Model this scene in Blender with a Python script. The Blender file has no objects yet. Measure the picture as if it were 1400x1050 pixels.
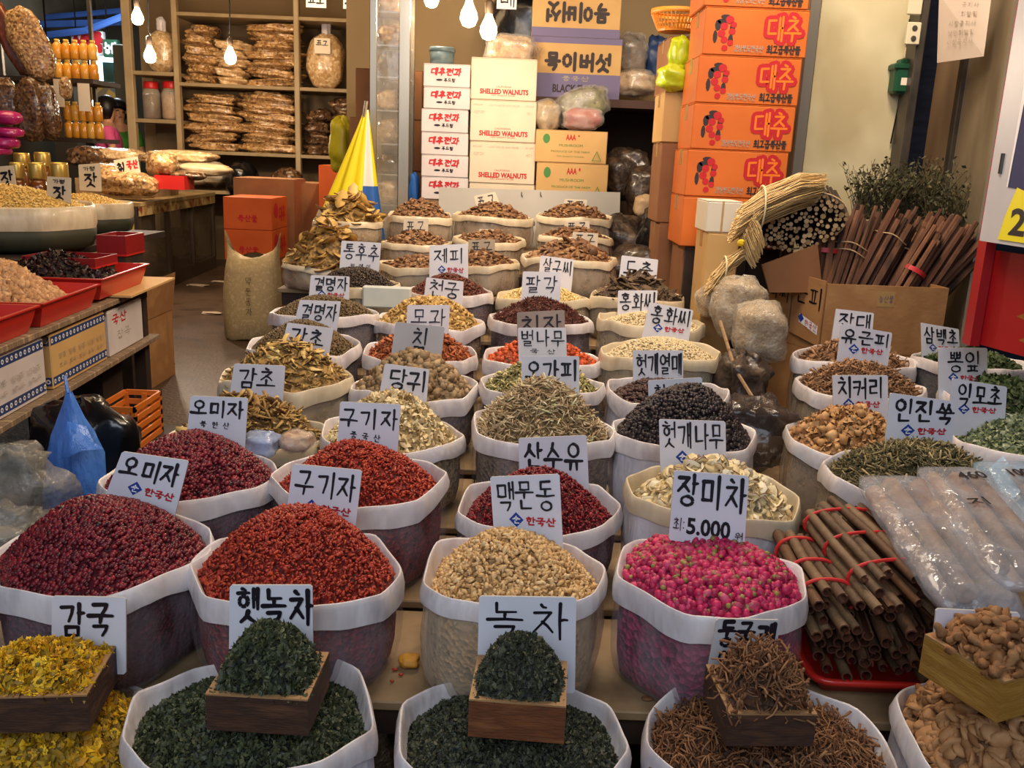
import bpy, bmesh, math, random
import numpy as np
from mathutils import Vector, Matrix, Euler

random.seed(7)
rng = np.random.default_rng(11)
COL = bpy.context.scene.collection
SC = bpy.context.scene

# ------------------------------------------------------------------ camera
FPX = 1237.0
PITCH = math.radians(14.0)
ROLL = math.radians(2.4)
CAM = Vector((0, 0, 1.6))
_F = Vector((0, math.cos(PITCH), -math.sin(PITCH)))
_R0 = Vector((1, 0, 0))
_U0 = Vector((0, math.sin(PITCH), math.cos(PITCH)))
CR = _R0 * math.cos(ROLL) + _U0 * math.sin(ROLL)
CU = _U0 * math.cos(ROLL) - _R0 * math.sin(ROLL)
cam_d = bpy.data.cameras.new('camera')
cam_d.sensor_width = 36.0
cam_d.lens = 36.0 * FPX / 1400.0
cam_d.clip_start = 0.05
cam_d.clip_end = 100
cam = bpy.data.objects.new('camera', cam_d)
COL.objects.link(cam)
cam.matrix_world = Matrix(((CR.x, CU.x, -_F.x, CAM.x), (CR.y, CU.y, -_F.y, CAM.y), (CR.z, CU.z, -_F.z, CAM.z), (0, 0, 0, 1)))
SC.camera = cam

# ------------------------------------------------------------------ world, exposure, big lights
w = bpy.data.worlds.new('world'); SC.world = w; w.use_nodes = True
bgn = w.node_tree.nodes['Background']
bgn.inputs[0].default_value = (0.62, 0.68, 0.86, 1)
bgn.inputs[1].default_value = 0.30
SC.view_settings.view_transform = 'Standard'
SC.view_settings.look = 'None'
SC.view_settings.gamma = 1
SC.view_settings.exposure = 0.26
SC.view_settings.use_curve_mapping = False


def area(name, loc, target, size, power, color, sizey=None):
    l = bpy.data.lights.new(name, 'AREA'); l.energy = power; l.color = color; l.size = size
    if sizey:
        l.shape = 'RECTANGLE'; l.size_y = sizey
    o = bpy.data.objects.new(name, l); COL.objects.link(o); o.location = loc
    o.rotation_euler = (Vector(target) - Vector(loc)).to_track_quat('-Z', 'Y').to_euler()
    return o


def point(name, loc, power, color, r=0.04):
    l = bpy.data.lights.new(name, 'POINT'); l.energy = power; l.color = color; l.shadow_soft_size = r
    o = bpy.data.objects.new(name, l); COL.objects.link(o); o.location = loc
    return o


COOL = (0.80, 0.88, 1.0)
WARM = (1.0, 0.66, 0.34)
WARM2 = (1.0, 0.80, 0.60)
area('street_daylight', (-0.4, -1.4, 3.3), (0, 2.2, 0.6), 3.2, 66, COOL, 2.0)
area('stall_lamp_row', (0.2, 2.9, 3.4), (0.0, 3.1, 0.8), 1.6, 50, WARM2, 1.0)
area('rear_warm_fill', (0.4, 4.3, 3.7), (0.2, 5.6, 1.0), 2.0, 21, WARM, 0.8)  # added warm fill for the rear, not a row of fixtures
area('aisle_warm_fill', (-3.0, 6.0, 3.9), (-2.8, 7.5, 0.8), 2.0, 60, WARM, 2.0)  # added fill warming the aisle, apart from its hanging bulbs
area('far_shop_fill', (-3.2, 9.6, 4.2), (-3.4, 12.5, 1.6), 3.0, 70, WARM, 1.0)  # unseen fill added to warm the far rack
area('side_lamp', (1.25, 3.5, 3.7), (1.6, 4.8, 1.6), 0.5, 46, WARM2, 0.5)

# ------------------------------------------------------------------ helpers


def ray(px, py):
    return _F + CR * ((px - 700) / FPX) - CU * ((py - 525) / FPX)


def at(px, py, Y=None, z=None, X=None):
    d = ray(px, py)
    if Y is not None:
        s = Y / d.y
    elif z is not None:
        s = (z - CAM.z) / d.z
    else:
        s = X / d.x
    return CAM + d * s


def depth(p):
    return (p - CAM).dot(_F)


def lin(c):
    out = []
    for v in c:
        v = v / 255.0
        out.append(v / 12.92 if v <= 0.04045 else ((v + 0.055) / 1.055) ** 2.4)
    return (out[0], out[1], out[2], 1)


_mats = {}


def mat(name, cols, rough=0.6, scale=0, rand=None, bump=0, bscale=60, metal=0, spec=0.4, alpha=1, coat=0,
        emit=None, estr=0, trans=0, stretch=None, detail=3, sss=0, vor=False):
    """cols: one sRGB triple or a list of them; rand 'island'/'object' picks along the list, scale>0 blends by noise."""
    if name in _mats:
        return _mats[name]
    m = bpy.data.materials.new(name); m.use_nodes = True
    nt = m.node_tree; N = nt.nodes; L = nt.links
    b = N['Principled BSDF']
    b.inputs['Roughness'].default_value = rough
    b.inputs['Metallic'].default_value = metal
    b.inputs['Specular IOR Level'].default_value = spec
    b.inputs['Coat Weight'].default_value = coat
    b.inputs['Coat Roughness'].default_value = 0.15
    b.inputs['Alpha'].default_value = alpha
    b.inputs['Transmission Weight'].default_value = trans
    if sss:
        b.inputs['Subsurface Weight'].default_value = sss
        b.inputs['Subsurface Radius'].default_value = (0.02, 0.015, 0.01)
    if not isinstance(cols[0], (tuple, list)):
        cols = [cols]
    tc = None

    def coords():
        nonlocal tc
        if tc is None:
            t = N.new('ShaderNodeTexCoord')
            tc = t.outputs['Object']
            if stretch:
                mp = N.new('ShaderNodeMapping'); mp.inputs['Scale'].default_value = stretch
                L.new(tc, mp.inputs[0]); tc = mp.outputs[0]
        return tc
    b.inputs['Base Color'].default_value = lin(cols[0])
    if len(cols) > 1:
        r = N.new('ShaderNodeValToRGB'); e = r.color_ramp.elements
        n = len(cols)
        lo, hi = (0.0, 1.0) if (rand or vor) else (0.3, 0.7)
        e[0].position = lo; e[0].color = lin(cols[0])
        e[1].position = hi; e[1].color = lin(cols[-1])
        for i in range(1, n - 1):
            k = e.new(lo + (hi - lo) * i / (n - 1)); k.color = lin(cols[i])
        if rand == 'island':
            g = N.new('ShaderNodeNewGeometry'); f = g.outputs['Random Per Island']
        elif rand == 'object':
            g = N.new('ShaderNodeObjectInfo'); f = g.outputs['Random']
        else:
            f = None
        if scale:
            if vor:
                t = N.new('ShaderNodeTexVoronoi'); t.inputs['Scale'].default_value = scale
                L.new(coords(), t.inputs['Vector'])
                s = N.new('ShaderNodeSeparateColor'); L.new(t.outputs['Color'], s.inputs[0]); nf = s.outputs[0]
            else:
                t = N.new('ShaderNodeTexNoise'); t.inputs['Scale'].default_value = scale
                t.inputs['Detail'].default_value = detail
                L.new(coords(), t.inputs['Vector']); nf = t.outputs['Fac']
            if f is None:
                f = nf
            else:
                mx = N.new('ShaderNodeMath'); mx.operation = 'MULTIPLY_ADD'
                mx.inputs[1].default_value = 0.6; sb = N.new('ShaderNodeMath'); sb.operation = 'SUBTRACT'
                sb.inputs[1].default_value = 0.3; L.new(nf, mx.inputs[0]); L.new(f, mx.inputs[2])
                L.new(mx.outputs[0], sb.inputs[0]); f = sb.outputs[0]
        L.new(f, r.inputs[0]); L.new(r.outputs[0], b.inputs['Base Color'])
    if bump:
        t = N.new('ShaderNodeTexVoronoi' if vor else 'ShaderNodeTexNoise'); t.inputs['Scale'].default_value = bscale
        L.new(coords(), t.inputs['Vector'])
        bp = N.new('ShaderNodeBump'); bp.inputs['Strength'].default_value = bump; bp.inputs['Distance'].default_value = 0.01
        L.new(t.outputs[0], bp.inputs['Height']); L.new(bp.outputs[0], b.inputs['Normal'])
    if emit:
        b.inputs['Emission Color'].default_value = lin(emit)
        b.inputs['Emission Strength'].default_value = estr
    _mats[name] = m
    return m


def film(name, tint, opacity, rough=0.25, bump=0.6, bscale=14, stretch=None, spec=0.6):
    """thin plastic film: part see-through, part milky, glossy"""
    if name in _mats:
        return _mats[name]
    m = bpy.data.materials.new(name); m.use_nodes = True
    nt = m.node_tree; N = nt.nodes; L = nt.links
    b = N['Principled BSDF']; out = N['Material Output']
    b.inputs['Base Color'].default_value = lin(tint); b.inputs['Roughness'].default_value = rough
    b.inputs['Specular IOR Level'].default_value = spec
    tp = N.new('ShaderNodeBsdfTransparent')
    mx = N.new('ShaderNodeMixShader')
    t = N.new('ShaderNodeTexNoise'); t.inputs['Scale'].default_value = bscale; t.inputs['Detail'].default_value = 4
    tcn = N.new('ShaderNodeTexCoord'); v = tcn.outputs['Object']
    if stretch:
        mp = N.new('ShaderNodeMapping'); mp.inputs['Scale'].default_value = stretch; L.new(v, mp.inputs[0]); v = mp.outputs[0]
    L.new(v, t.inputs['Vector'])
    mr = N.new('ShaderNodeMapRange'); mr.inputs['From Min'].default_value = 0.3; mr.inputs['From Max'].default_value = 0.7
    mr.inputs['To Min'].default_value = max(0, opacity - 0.12); mr.inputs['To Max'].default_value = min(1, opacity + 0.16)
    L.new(t.outputs['Fac'], mr.inputs[0]); L.new(mr.outputs[0], mx.inputs[0])
    bp = N.new('ShaderNodeBump'); bp.inputs['Strength'].default_value = bump; bp.inputs['Distance'].default_value = 0.02
    L.new(t.outputs['Fac'], bp.inputs['Height']); L.new(bp.outputs[0], b.inputs['Normal'])
    L.new(tp.outputs[0], mx.inputs[1]); L.new(b.outputs[0], mx.inputs[2]); L.new(mx.outputs[0], out.inputs[0])
    _mats[name] = m
    return m


def tag(o, label=None, cat=None, group=None, kind=None):
    if label: o['label'] = label
    if cat: o['category'] = cat
    if group: o['group'] = group
    if kind: o['kind'] = kind
    return o


def empty(name, loc=(0, 0, 0), label=None, cat=None, group=None, rz=0):
    o = bpy.data.objects.new(name, None); COL.objects.link(o)
    o.empty_display_size = 0.05
    o.location = loc; o.rotation_euler = (0, 0, rz)
    return tag(o, label, cat, group)


def link(name, me, parent=None, loc=None):
    """mesh given in world coordinates unless loc says where its origin goes; children keep world coordinates"""
    o = bpy.data.objects.new(name, me); COL.objects.link(o)
    if loc is not None:
        o.location = loc
    if parent is not None:
        o.parent = parent
        o.matrix_parent_inverse = Matrix.LocRotScale(parent.location, parent.rotation_euler, parent.scale).inverted()
    return o


def np_mesh(name, V, F, mats, midx=None, smooth=False, recenter=True):
    """V (n,3), F (m,3) or (m,4) ; returns mesh"""
    me = bpy.data.meshes.new(name)
    V = np.asarray(V, dtype=np.float32); F = np.asarray(F, dtype=np.int32)
    k = F.shape[1]
    me.vertices.add(len(V)); me.vertices.foreach_set('co', V.ravel())
    me.loops.add(F.size); me.loops.foreach_set('vertex_index', F.ravel())
    me.polygons.add(len(F)); me.polygons.foreach_set('loop_start', np.arange(0, F.size, k, dtype=np.int32))
    if midx is not None:
        me.polygons.foreach_set('material_index', np.asarray(midx, dtype=np.int32))
    if smooth:
        me.polygons.foreach_set('use_smooth', np.ones(len(F), dtype=bool))
    for m in mats:
        me.materials.append(m)
    me.update(calc_edges=True); me.validate()
    return me


class MB:
    """collects faces of one mesh"""

    def __init__(s):
        s.v = []; s.f = []; s.m = []; s.cur = 0

    def poly(s, pts, m=None):
        n = len(s.v); s.v += [tuple(p) for p in pts]; s.f.append(tuple(range(n, n + len(pts)))); s.m.append(s.cur if m is None else m)

    def quadgrid(s, rows, closed=False, m=None):
        n = len(s.v); k = len(rows[0])
        for r in rows: s.v += [tuple(p) for p in r]
        for i in range(len(rows) - 1):
            for j in range(k if closed else k - 1):
                a = n + i * k + j; b = n + i * k + (j + 1) % k
                s.f.append((a, b, b + k, a + k)); s.m.append(s.cur if m is None else m)
        return n

    def box(s, lo, hi, M=None, m=None, bev=0):
        x0, y0, z0 = lo; x1, y1, z1 = hi
        if bev:
            b = bev
            ring = [(x0 + b, y0), (x1 - b, y0), (x1, y0 + b), (x1, y1 - b), (x1 - b, y1), (x0 + b, y1), (x0, y1 - b), (x0, y0 + b)]
            cx, cy = (x0 + x1) / 2, (y0 + y1) / 2
            def ins(z, k):
                return [Vector((cx + (x - cx) * (1 - k * b / max(1e-6, (x1 - x0) / 2)), cy + (y - cy) * (1 - k * b / max(1e-6, (y1 - y0) / 2)), z)) for x, y in ring]
            rows = [ins(z0, 1), ins(z0 + b, 0), ins(z1 - b, 0), ins(z1, 1)]
            if M is not None: rows = [[M @ p for p in r] for r in rows]
            n = s.quadgrid(rows, True, m)
            s.f.append(tuple(range(n + 7, n - 1, -1))); s.m.append(s.cur if m is None else m)
            s.f.append(tuple(range(n + 24, n + 32))); s.m.append(s.cur if m is None else m)
            return
        c = [Vector(p) for p in ((x0, y0, z0), (x1, y0, z0), (x1, y1, z0), (x0, y1, z0), (x0, y0, z1), (x1, y0, z1), (x1, y1, z1), (x0, y1, z1))]
        if M is not None: c = [M @ p for p in c]
        n = len(s.v); s.v += [tuple(p) for p in c]
        for f in ((0, 3, 2, 1), (4, 5, 6, 7), (0, 1, 5, 4), (1, 2, 6, 5), (2, 3, 7, 6), (3, 0, 4, 7)):
            s.f.append(tuple(n + i for i in f)); s.m.append(s.cur if m is None else m)

    def lathe(s, prof, seg=24, c=(0, 0, 0), M=None, m=None, cap=True):
        rows = []
        for r, z in prof:
            row = [Vector((c[0] + r * math.cos(2 * math.pi * i / seg), c[1] + r * math.sin(2 * math.pi * i / seg), c[2] + z)) for i in range(seg)]
            if M is not None: row = [M @ p for p in row]
            rows.append(row)
        n = s.quadgrid(rows, True, m)
        if cap:
            s.f.append(tuple(range(n + seg - 1, n - 1, -1))); s.m.append(s.cur if m is None else m)
            e = n + (len(prof) - 1) * seg
            s.f.append(tuple(range(e, e + seg))); s.m.append(s.cur if m is None else m)

    def tube(s, pts, r, seg=8, m=None, cap=True):
        pts = [Vector(p) for p in pts]
        rs = r if isinstance(r, (list, tuple)) else [r] * len(pts)
        rows = []; up = Vector((0, 0, 1))
        for i, p in enumerate(pts):
            d = (pts[min(i + 1, len(pts) - 1)] - pts[max(i - 1, 0)]).normalized()
            if i == 0:
                a = d.cross(up)
                if a.length < 0.05: a = d.cross(Vector((1, 0, 0)))
            else:
                a = a - d * a.dot(d)
            a.normalize(); b = d.cross(a)
            rows.append([p + (a * math.cos(2 * math.pi * k / seg) + b * math.sin(2 * math.pi * k / seg)) * rs[i] for k in range(seg)])
        n = s.quadgrid(rows, True, m)
        if cap:
            s.f.append(tuple(range(n + seg - 1, n - 1, -1))); s.m.append(s.cur if m is None else m)
            e = n + (len(rows) - 1) * seg
            s.f.append(tuple(range(e, e + seg))); s.m.append(s.cur if m is None else m)

    def mesh(s, name, mats, smooth=False):
        me = bpy.data.meshes.new(name)
        me.from_pydata(s.v, [], s.f)
        if not isinstance(mats, (list, tuple)): mats = [mats]
        for k in mats: me.materials.append(k)
        if len(mats) > 1: me.polygons.foreach_set('material_index', s.m)
        if smooth: me.polygons.foreach_set('use_smooth', [True] * len(s.f))
        me.update()
        return me

    def build(s, name, mats, parent=None, smooth=False, loc=None):
        return link(name, s.mesh(name, mats, smooth), parent, loc)


def recolocate(o):
    """move an object's origin to the middle of its mesh's base (mesh data given in world coordinates)"""
    me = o.data
    n = len(me.vertices); a = np.empty(n * 3, dtype=np.float32); me.vertices.foreach_get('co', a); a = a.reshape(-1, 3)
    c = (a.min(0) + a.max(0)) / 2; c[2] = a[:, 2].min()
    a -= c; me.vertices.foreach_set('co', a.ravel()); me.update()
    o.location = Vector(c.tolist())
    return o


def copy_thing(o, loc, rz=None, label=None, scale=None):
    c = o.copy(); COL.objects.link(c); c.location = loc
    if rz is not None: c.rotation_euler = (c.rotation_euler[0], c.rotation_euler[1], rz)
    if scale is not None: c.scale = scale
    if label: c['label'] = label
    for ch in o.children:
        d = ch.copy(); COL.objects.link(d); d.parent = c; d.matrix_parent_inverse = ch.matrix_parent_inverse.copy()
        for g in ch.children:
            e = g.copy(); COL.objects.link(e); e.parent = d; e.matrix_parent_inverse = g.matrix_parent_inverse.copy()
    return c


# ------------------------------------------------------------------ lettering: own stroke alphabet for Hangul
def _circ(cx=.5, cy=.5, rx=.42, ry=.42, n=12):
    return [(cx + rx * math.sin(2 * math.pi * i / n), cy - ry * math.cos(2 * math.pi * i / n)) for i in range(n + 1)]


CONS = {
    'ㄱ': [[(.08, .16), (.84, .12), (.78, .5), (.58, .98)]],
    'ㄴ': [[(.15, .08), (.16, .84), (.95, .8)]],
    'ㄷ': [[(.88, .12), (.16, .15), (.15, .86), (.95, .84)]],
    'ㄹ': [[(.1, .1), (.85, .1), (.85, .46), (.14, .5), (.14, .92), (.95, .9)]],
    'ㅁ': [[(.14, .14), (.16, .92)], [(.14, .14), (.86, .12), (.86, .9)], [(.16, .88), (.88, .88)]],
    'ㅂ': [[(.15, .08), (.16, .92)], [(.84, .08), (.84, .92)], [(.16, .5), (.84, .5)], [(.16, .9), (.84, .9)]],
    'ㅅ': [[(.5, .04), (.4, .5), (.04, .96)], [(.42, .42), (.95, .96)]],
    'ㅇ': [_circ()],
    'ㅈ': [[(.1, .14), (.86, .12), (.5, .55), (.06, .96)], [(.46, .55), (.94, .96)]],
    'ㅊ': [[(.4, -.04), (.62, .06)], [(.1, .26), (.86, .24), (.5, .6), (.06, .98)], [(.46, .6), (.94, .98)]],
    'ㅋ': [[(.08, .14), (.84, .12), (.78, .5), (.55, .98)], [(.1, .52), (.76, .5)]],
    'ㅌ': [[(.88, .1), (.16, .12), (.15, .88), (.95, .86)], [(.16, .5), (.85, .48)]],
    'ㅍ': [[(.06, .14), (.94, .12)], [(.32, .14), (.36, .86)], [(.68, .14), (.64, .86)], [(.04, .88), (.96, .86)]],
    'ㅎ': [[(.38, -.06), (.64, .03)], [(.08, .22), (.92, .2)], _circ(.5, .66, .32, .3)],
}
for a, b in (('ㄲ', 'ㄱ'), ('ㄸ', 'ㄷ'), ('ㅃ', 'ㅂ'), ('ㅆ', 'ㅅ'), ('ㅉ', 'ㅈ')):
    CONS[a] = [[(x * .46, y) for x, y in s] for s in CONS[b]] + [[(x * .46 + .54, y) for x, y in s] for s in CONS[b]]
CONS['ㄺ'] = [[(x * .46, y) for x, y in s] for s in CONS['ㄹ']] + [[(x * .46 + .54, y) for x, y in s] for s in CONS['ㄱ']]
VV = {
    'ㅏ': [[(.4, 0), (.4, 1)], [(.4, .46), (.98, .44)]], 'ㅑ': [[(.4, 0), (.4, 1)], [(.4, .34), (.98, .32)], [(.4, .6), (.98, .6)]],
    'ㅓ': [[(.75, 0), (.75, 1)], [(.05, .46), (.75, .45)]], 'ㅕ': [[(.75, 0), (.75, 1)], [(.05, .34), (.75, .33)], [(.05, .6), (.75, .6)]],
    'ㅣ': [[(.6, 0), (.6, 1)]], 'ㅐ': [[(.3, .04), (.3, .94)], [(.3, .47), (.8, .46)], [(.82, 0), (.82, 1)]],
    'ㅔ': [[(.42, .04), (.42, .94)], [(.0, .47), (.42, .46)], [(.85, 0), (.85, 1)]],
    'ㅖ': [[(.42, .04), (.42, .94)], [(.0, .36), (.42, .35)], [(.0, .6), (.42, .6)], [(.85, 0), (.85, 1)]],
}
HV = {
    'ㅗ': [[(.5, .1), (.5, .62)], [(.02, .64), (.98, .62)]], 'ㅛ': [[(.33, .1), (.33, .62)], [(.66, .1), (.66, .62)], [(.02, .64), (.98, .62)]],
    'ㅜ': [[(.02, .3), (.98, .28)], [(.5, .3), (.48, .98)]], 'ㅠ': [[(.02, .3), (.98, .28)], [(.33, .3), (.28, .95)], [(.66, .3), (.66, .95)]],
    'ㅡ': [[(.02, .5), (.98, .48)]],
}
CV = {'ㅘ': ('ㅗ', 'ㅏ'), 'ㅙ': ('ㅗ', 'ㅐ'), 'ㅚ': ('ㅗ', 'ㅣ'), 'ㅝ': ('ㅜ', 'ㅓ'), 'ㅞ': ('ㅜ', 'ㅔ'), 'ㅟ': ('ㅜ', 'ㅣ'), 'ㅢ': ('ㅡ', 'ㅣ')}
INI = 'ㄱㄲㄴㄷㄸㄹㅁㅂㅃㅅㅆㅇㅈㅉㅊㅋㅌㅍㅎ'
MED = 'ㅏㅐㅑㅒㅓㅔㅕㅖㅗㅘㅙㅚㅛㅜㅝㅞㅟㅠㅡㅢㅣ'
FIN = ['', 'ㄱ', 'ㄲ', 'ㄳ', 'ㄴ', 'ㄵ', 'ㄶ', 'ㄷ', 'ㄹ', 'ㄺ', 'ㄻ', 'ㄼ', 'ㄽ', 'ㄾ', 'ㄿ', 'ㅀ', 'ㅁ', 'ㅂ', 'ㅄ', 'ㅅ', 'ㅆ', 'ㅇ', 'ㅈ', 'ㅊ', 'ㅋ', 'ㅌ', 'ㅍ', 'ㅎ']


def syllable(ch):
    k = ord(ch) - 0xAC00
    if k < 0 or k > 11171:
        return []
    i, m, f = INI[k // 588], MED[(k % 588) // 28], FIN[k % 28]
    h = .6 if f else 1.0
    out = []

    def put(ss, x0, y0, x1, y1):
        for s in ss: out.append([(x0 + (x1 - x0) * x, y0 + (y1 - y0) * y) for x, y in s])
    if m in VV:
        wv = .36 if m in 'ㅐㅔㅖ' else .34
        put(CONS[i], 0.02, .06 * h, .96 - wv, (.82 if not f else .92) * h)
        put(VV[m], 1 - wv, 0, 1, h)
    elif m in HV:
        put(CONS[i], .16, 0, .84, h * .56)
        put(HV[m], 0, h * .52, 1, h * 1.0)
    else:
        a, b = CV[m]
        put(CONS[i], .04, .04, .62, h * .52)
        put(HV[a], 0, h * .5, .68, h * .98)
        put(VV[b], .66, 0, 1, h)
    if f:
        put(CONS[f], .18, .66, .86, 1.0)
    return out


class Face:
    """a flat place in the scene to print on: TL, TR, BR, BL corners"""

    def __init__(s, tl, tr, br, bl, n=None):
        s.c = [Vector(p) for p in (tl, tr, br, bl)]
        s.n = ((s.c[1] - s.c[0]).cross(s.c[3] - s.c[0])).normalized() if n is None else Vector(n)
        if s.n.dot(CAM - s.c[0]) < 0: s.n = -s.n
        s.mb = {}

    def p(s, u, v, e=0.0012):
        a, b, c, d = s.c
        return (a * (1 - u) * (1 - v) + b * u * (1 - v) + c * u * v + d * (1 - u) * v) + s.n * e

    def M(s, col):
        return s.mb.setdefault(col, MB())

    def stroke(s, pts, wd, col, e=0.0012, taper=0.0):
        mb = s.M(col); e += len(mb.f) * 2e-5; P = [s.p(u, v, e) for u, v in pts]; n = len(P); dn = s.n * 2e-5
        for i in range(n - 1):
            d = P[i + 1] - P[i]
            if d.length < 1e-6: continue
            d.normalize(); q = s.n.cross(d)
            w0 = wd / 2 * (1 - taper * i / max(1, n - 1)); w1 = wd / 2 * (1 - taper * (i + 1) / max(1, n - 1))
            k_ = dn * i
            mb.poly([P[i] - q * w0 + k_, P[i + 1] - q * w1 + k_, P[i + 1] + q * w1 + k_, P[i] + q * w0 + k_])
        for i, p in enumerate(P):
            if 0 < i < n - 1 and n > 8 and i % 2: continue
            r = wd / 2 * (1 - taper * i / max(1, n - 1))
            a = s.n.orthogonal().normalized(); b = s.n.cross(a); p = p + dn * (n + i)
            mb.poly([p + (a * math.cos(k * math.pi / 4) + b * math.sin(k * math.pi / 4)) * r for k in range(8)])

    def hangul(s, text, u0, v0, u1, v1, wd, col, hand=0.0, gap=.16, e=0.0012, slant=0):
        n = len(text); cw = (u1 - u0) / (n + gap * (n - 1)) if n else 1
        for k, ch in enumerate(text):
            x0 = u0 + k * cw * (1 + gap)
            jx, jy = random.uniform(-hand, hand) * .5 * cw, random.uniform(-hand, hand) * .4 * (v1 - v0)
            for st in syllable(ch):
                ox, oy = random.uniform(-hand, hand) * .3, random.uniform(-hand, hand) * .3
                pts = [(x0 + jx + cw * (x + ox * .3 - slant * (y - .5)), v0 + jy + (v1 - v0) * (y + oy * .3)) for x, y in st]
                if hand and len(pts) == 2:
                    (xa, ya), (xb, yb) = pts
                    pts = [(xa, ya), ((xa + xb) / 2 + random.uniform(-1, 1) * .02 * cw, (ya + yb) / 2 + random.uniform(-1, 1) * .012), (xb, yb)]
                s.stroke(pts, wd * (random.uniform(.85, 1.15) if hand else 1), col, e, taper=.35 if hand else 0)

    def latin(s, text, u0, v0, u1, v1, col, e=0.0012, bold=0):
        vs, fs = latin_mesh(text, bold)
        mb = s.M(col); n = len(mb.v)
        for x, y in vs: mb.v.append(tuple(s.p(u0 + (u1 - u0) * x, v1 + (v0 - v1) * y, e)))
        for f in fs: mb.f.append(tuple(n + i for i in f)); mb.m.append(0)

    def rect(s, u0, v0, u1, v1, col, e=0.0008):
        s.M(col).poly([s.p(u0, v0, e), s.p(u1, v0, e), s.p(u1, v1, e), s.p(u0, v1, e)])

    def blob(s, cu, cv, ru, rv, col, e=0.001, n=12, a0=0):
        s.M(col).poly([s.p(cu + ru * math.cos(2 * math.pi * k / n + a0), cv + rv * math.sin(2 * math.pi * k / n + a0), e) for k in range(n)])

    def done(s, parent, mats, names=None):
        for col, mb in s.mb.items():
            if mb.f:
                mb.build((names or {}).get(col, 'lettering'), mats[col] if isinstance(mats, dict) else mats, parent)


_lm = {}


def latin_mesh(text, bold=0):
    if (text, bold) in _lm: return _lm[(text, bold)]
    cu = bpy.data.curves.new('text', 'FONT'); cu.body = text; cu.offset = bold; cu.resolution_u = 3
    o = bpy.data.objects.new('text', cu); COL.objects.link(o)
    dg = bpy.context.evaluated_depsgraph_get()
    me = bpy.data.meshes.new_from_object(o.evaluated_get(dg))
    vs = [(v.co.x, v.co.y) for v in me.vertices]; fs = [tuple(p.vertices) for p in me.polygons]
    bpy.data.objects.remove(o); bpy.data.meshes.remove(me); bpy.data.curves.remove(cu)
    xs = [v[0] for v in vs]; ys = [v[1] for v in vs]
    w_, h_ = max(xs) - min(xs), max(ys) - min(ys)
    r = ([((x - min(xs)) / w_, (y - min(ys)) / h_) for x, y in vs], fs)
    _lm[(text, bold)] = r
    return r


INK = mat('ink_black', (22, 20, 30), .45)
INKR = mat('ink_red', (186, 34, 44), .6)
INKB = mat('ink_blue', (28, 62, 150), .5)
CARD = mat('card_white', [(226, 226, 232), (214, 213, 222)], .55, scale=6)
CARD_E = mat('card_edge', (190, 188, 182), .7)
WHITE = mat('print_white', (235, 235, 238), .5)
INKMATS = {'k': INK, 'r': INKR, 'b': INKB, 'w': WHITE}
# ------------------------------------------------------------------ base piece shapes (numpy)
def ico(sub=0):
    bm = bmesh.new(); bmesh.ops.create_icosphere(bm, subdivisions=sub + 1, radius=1.0)
    V = np.array([v.co[:] for v in bm.verts]); F = np.array([[v.index for v in f.verts] for f in bm.faces]); bm.free()
    return V, F


ICO0 = ico(0); ICO1 = ico(1)


def prism(n, taper=1.0, bend=0.0, rings=2):
    """a stick along x, length 2, radius 1 (scaled later)"""
    V = []; F = []
    for k in range(rings):
        t = -1 + 2 * k / (rings - 1); r = 1 + (taper - 1) * (k / (rings - 1))
        for i in range(n):
            a = 2 * math.pi * i / n
            V.append((t, r * math.cos(a), r * math.sin(a)))
    for k in range(rings - 1):
        for i in range(n):
            a = k * n + i; b = k * n + (i + 1) % n
            F += [(a, b, b + n), (a, b + n, a + n)]
    for k in range(1, n - 1):
        F.append((0, k + 1, k)); e = (rings - 1) * n; F.append((e, e + k, e + k + 1))
    V = np.array(V, float); V[:, 2] += bend * (1 - V[:, 0] ** 2)
    return V, np.array(F)


def curl(n=5, rings=6, amp=.25, seed=0):
    r = np.random.default_rng(seed); V, F = prism(n, .55, 0, rings)
    ph = r.uniform(0, 6.28, 2)
    V[:, 1] *= 1; x = V[:, 0].copy()
    # y,z offsets are in units of length so callers scale (L, W, W) with amp relative to L
    return V, F, (amp * np.sin(x * 2.2 + ph[0]), amp * .7 * np.sin(x * 2.9 + ph[1]))


def disc(n=8, cup=.25, edge=.12):
    """thin round slice: radius 1, thickness 2*edge, slightly cupped"""
    V = []; F = []
    for z in (edge, -edge):
        V.append((0, 0, z - cup * 0.5))
        for i in range(n):
            a = 2 * math.pi * i / n; V.append((math.cos(a), math.sin(a), z + cup * .5 * math.cos(2 * a)))
    m = n + 1
    for i in range(n):
        j = (i + 1) % n
        F += [(0, 1 + i, 1 + j), (m, m + 1 + j, m + 1 + i), (1 + i, m + 1 + i, m + 1 + j), (1 + i, m + 1 + j, 1 + j)]
    return np.array(V, float), np.array(F)


def leafbit(seed=0):
    r = np.random.default_rng(seed)
    V = np.array([(-1, 0, 0), (-.3, .5, .2), (.4, .45, -.1), (1, 0, .25), (.3, -.5, .1), (-.4, -.4, -.2), (0, 0, .35)], float) + r.uniform(-.15, .15, (7, 3))
    F = np.array([(0, 1, 6), (1, 2, 6), (2, 3, 6), (3, 4, 6), (4, 5, 6), (5, 0, 6)])
    return V, F


def chunk(seed=0):
    r = np.random.default_rng(seed)
    V = np.array([(x, y, z) for x in (-1, 1) for y in (-1, 1) for z in (-1, 1)], float) + r.uniform(-.3, .3, (8, 3))
    F = np.array([(0, 1, 3), (0, 3, 2), (4, 6, 7), (4, 7, 5), (0, 4, 5), (0, 5, 1), (2, 3, 7), (2, 7, 6), (0, 2, 6), (0, 6, 4), (1, 5, 7), (1, 7, 3)])
    return V, F


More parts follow.
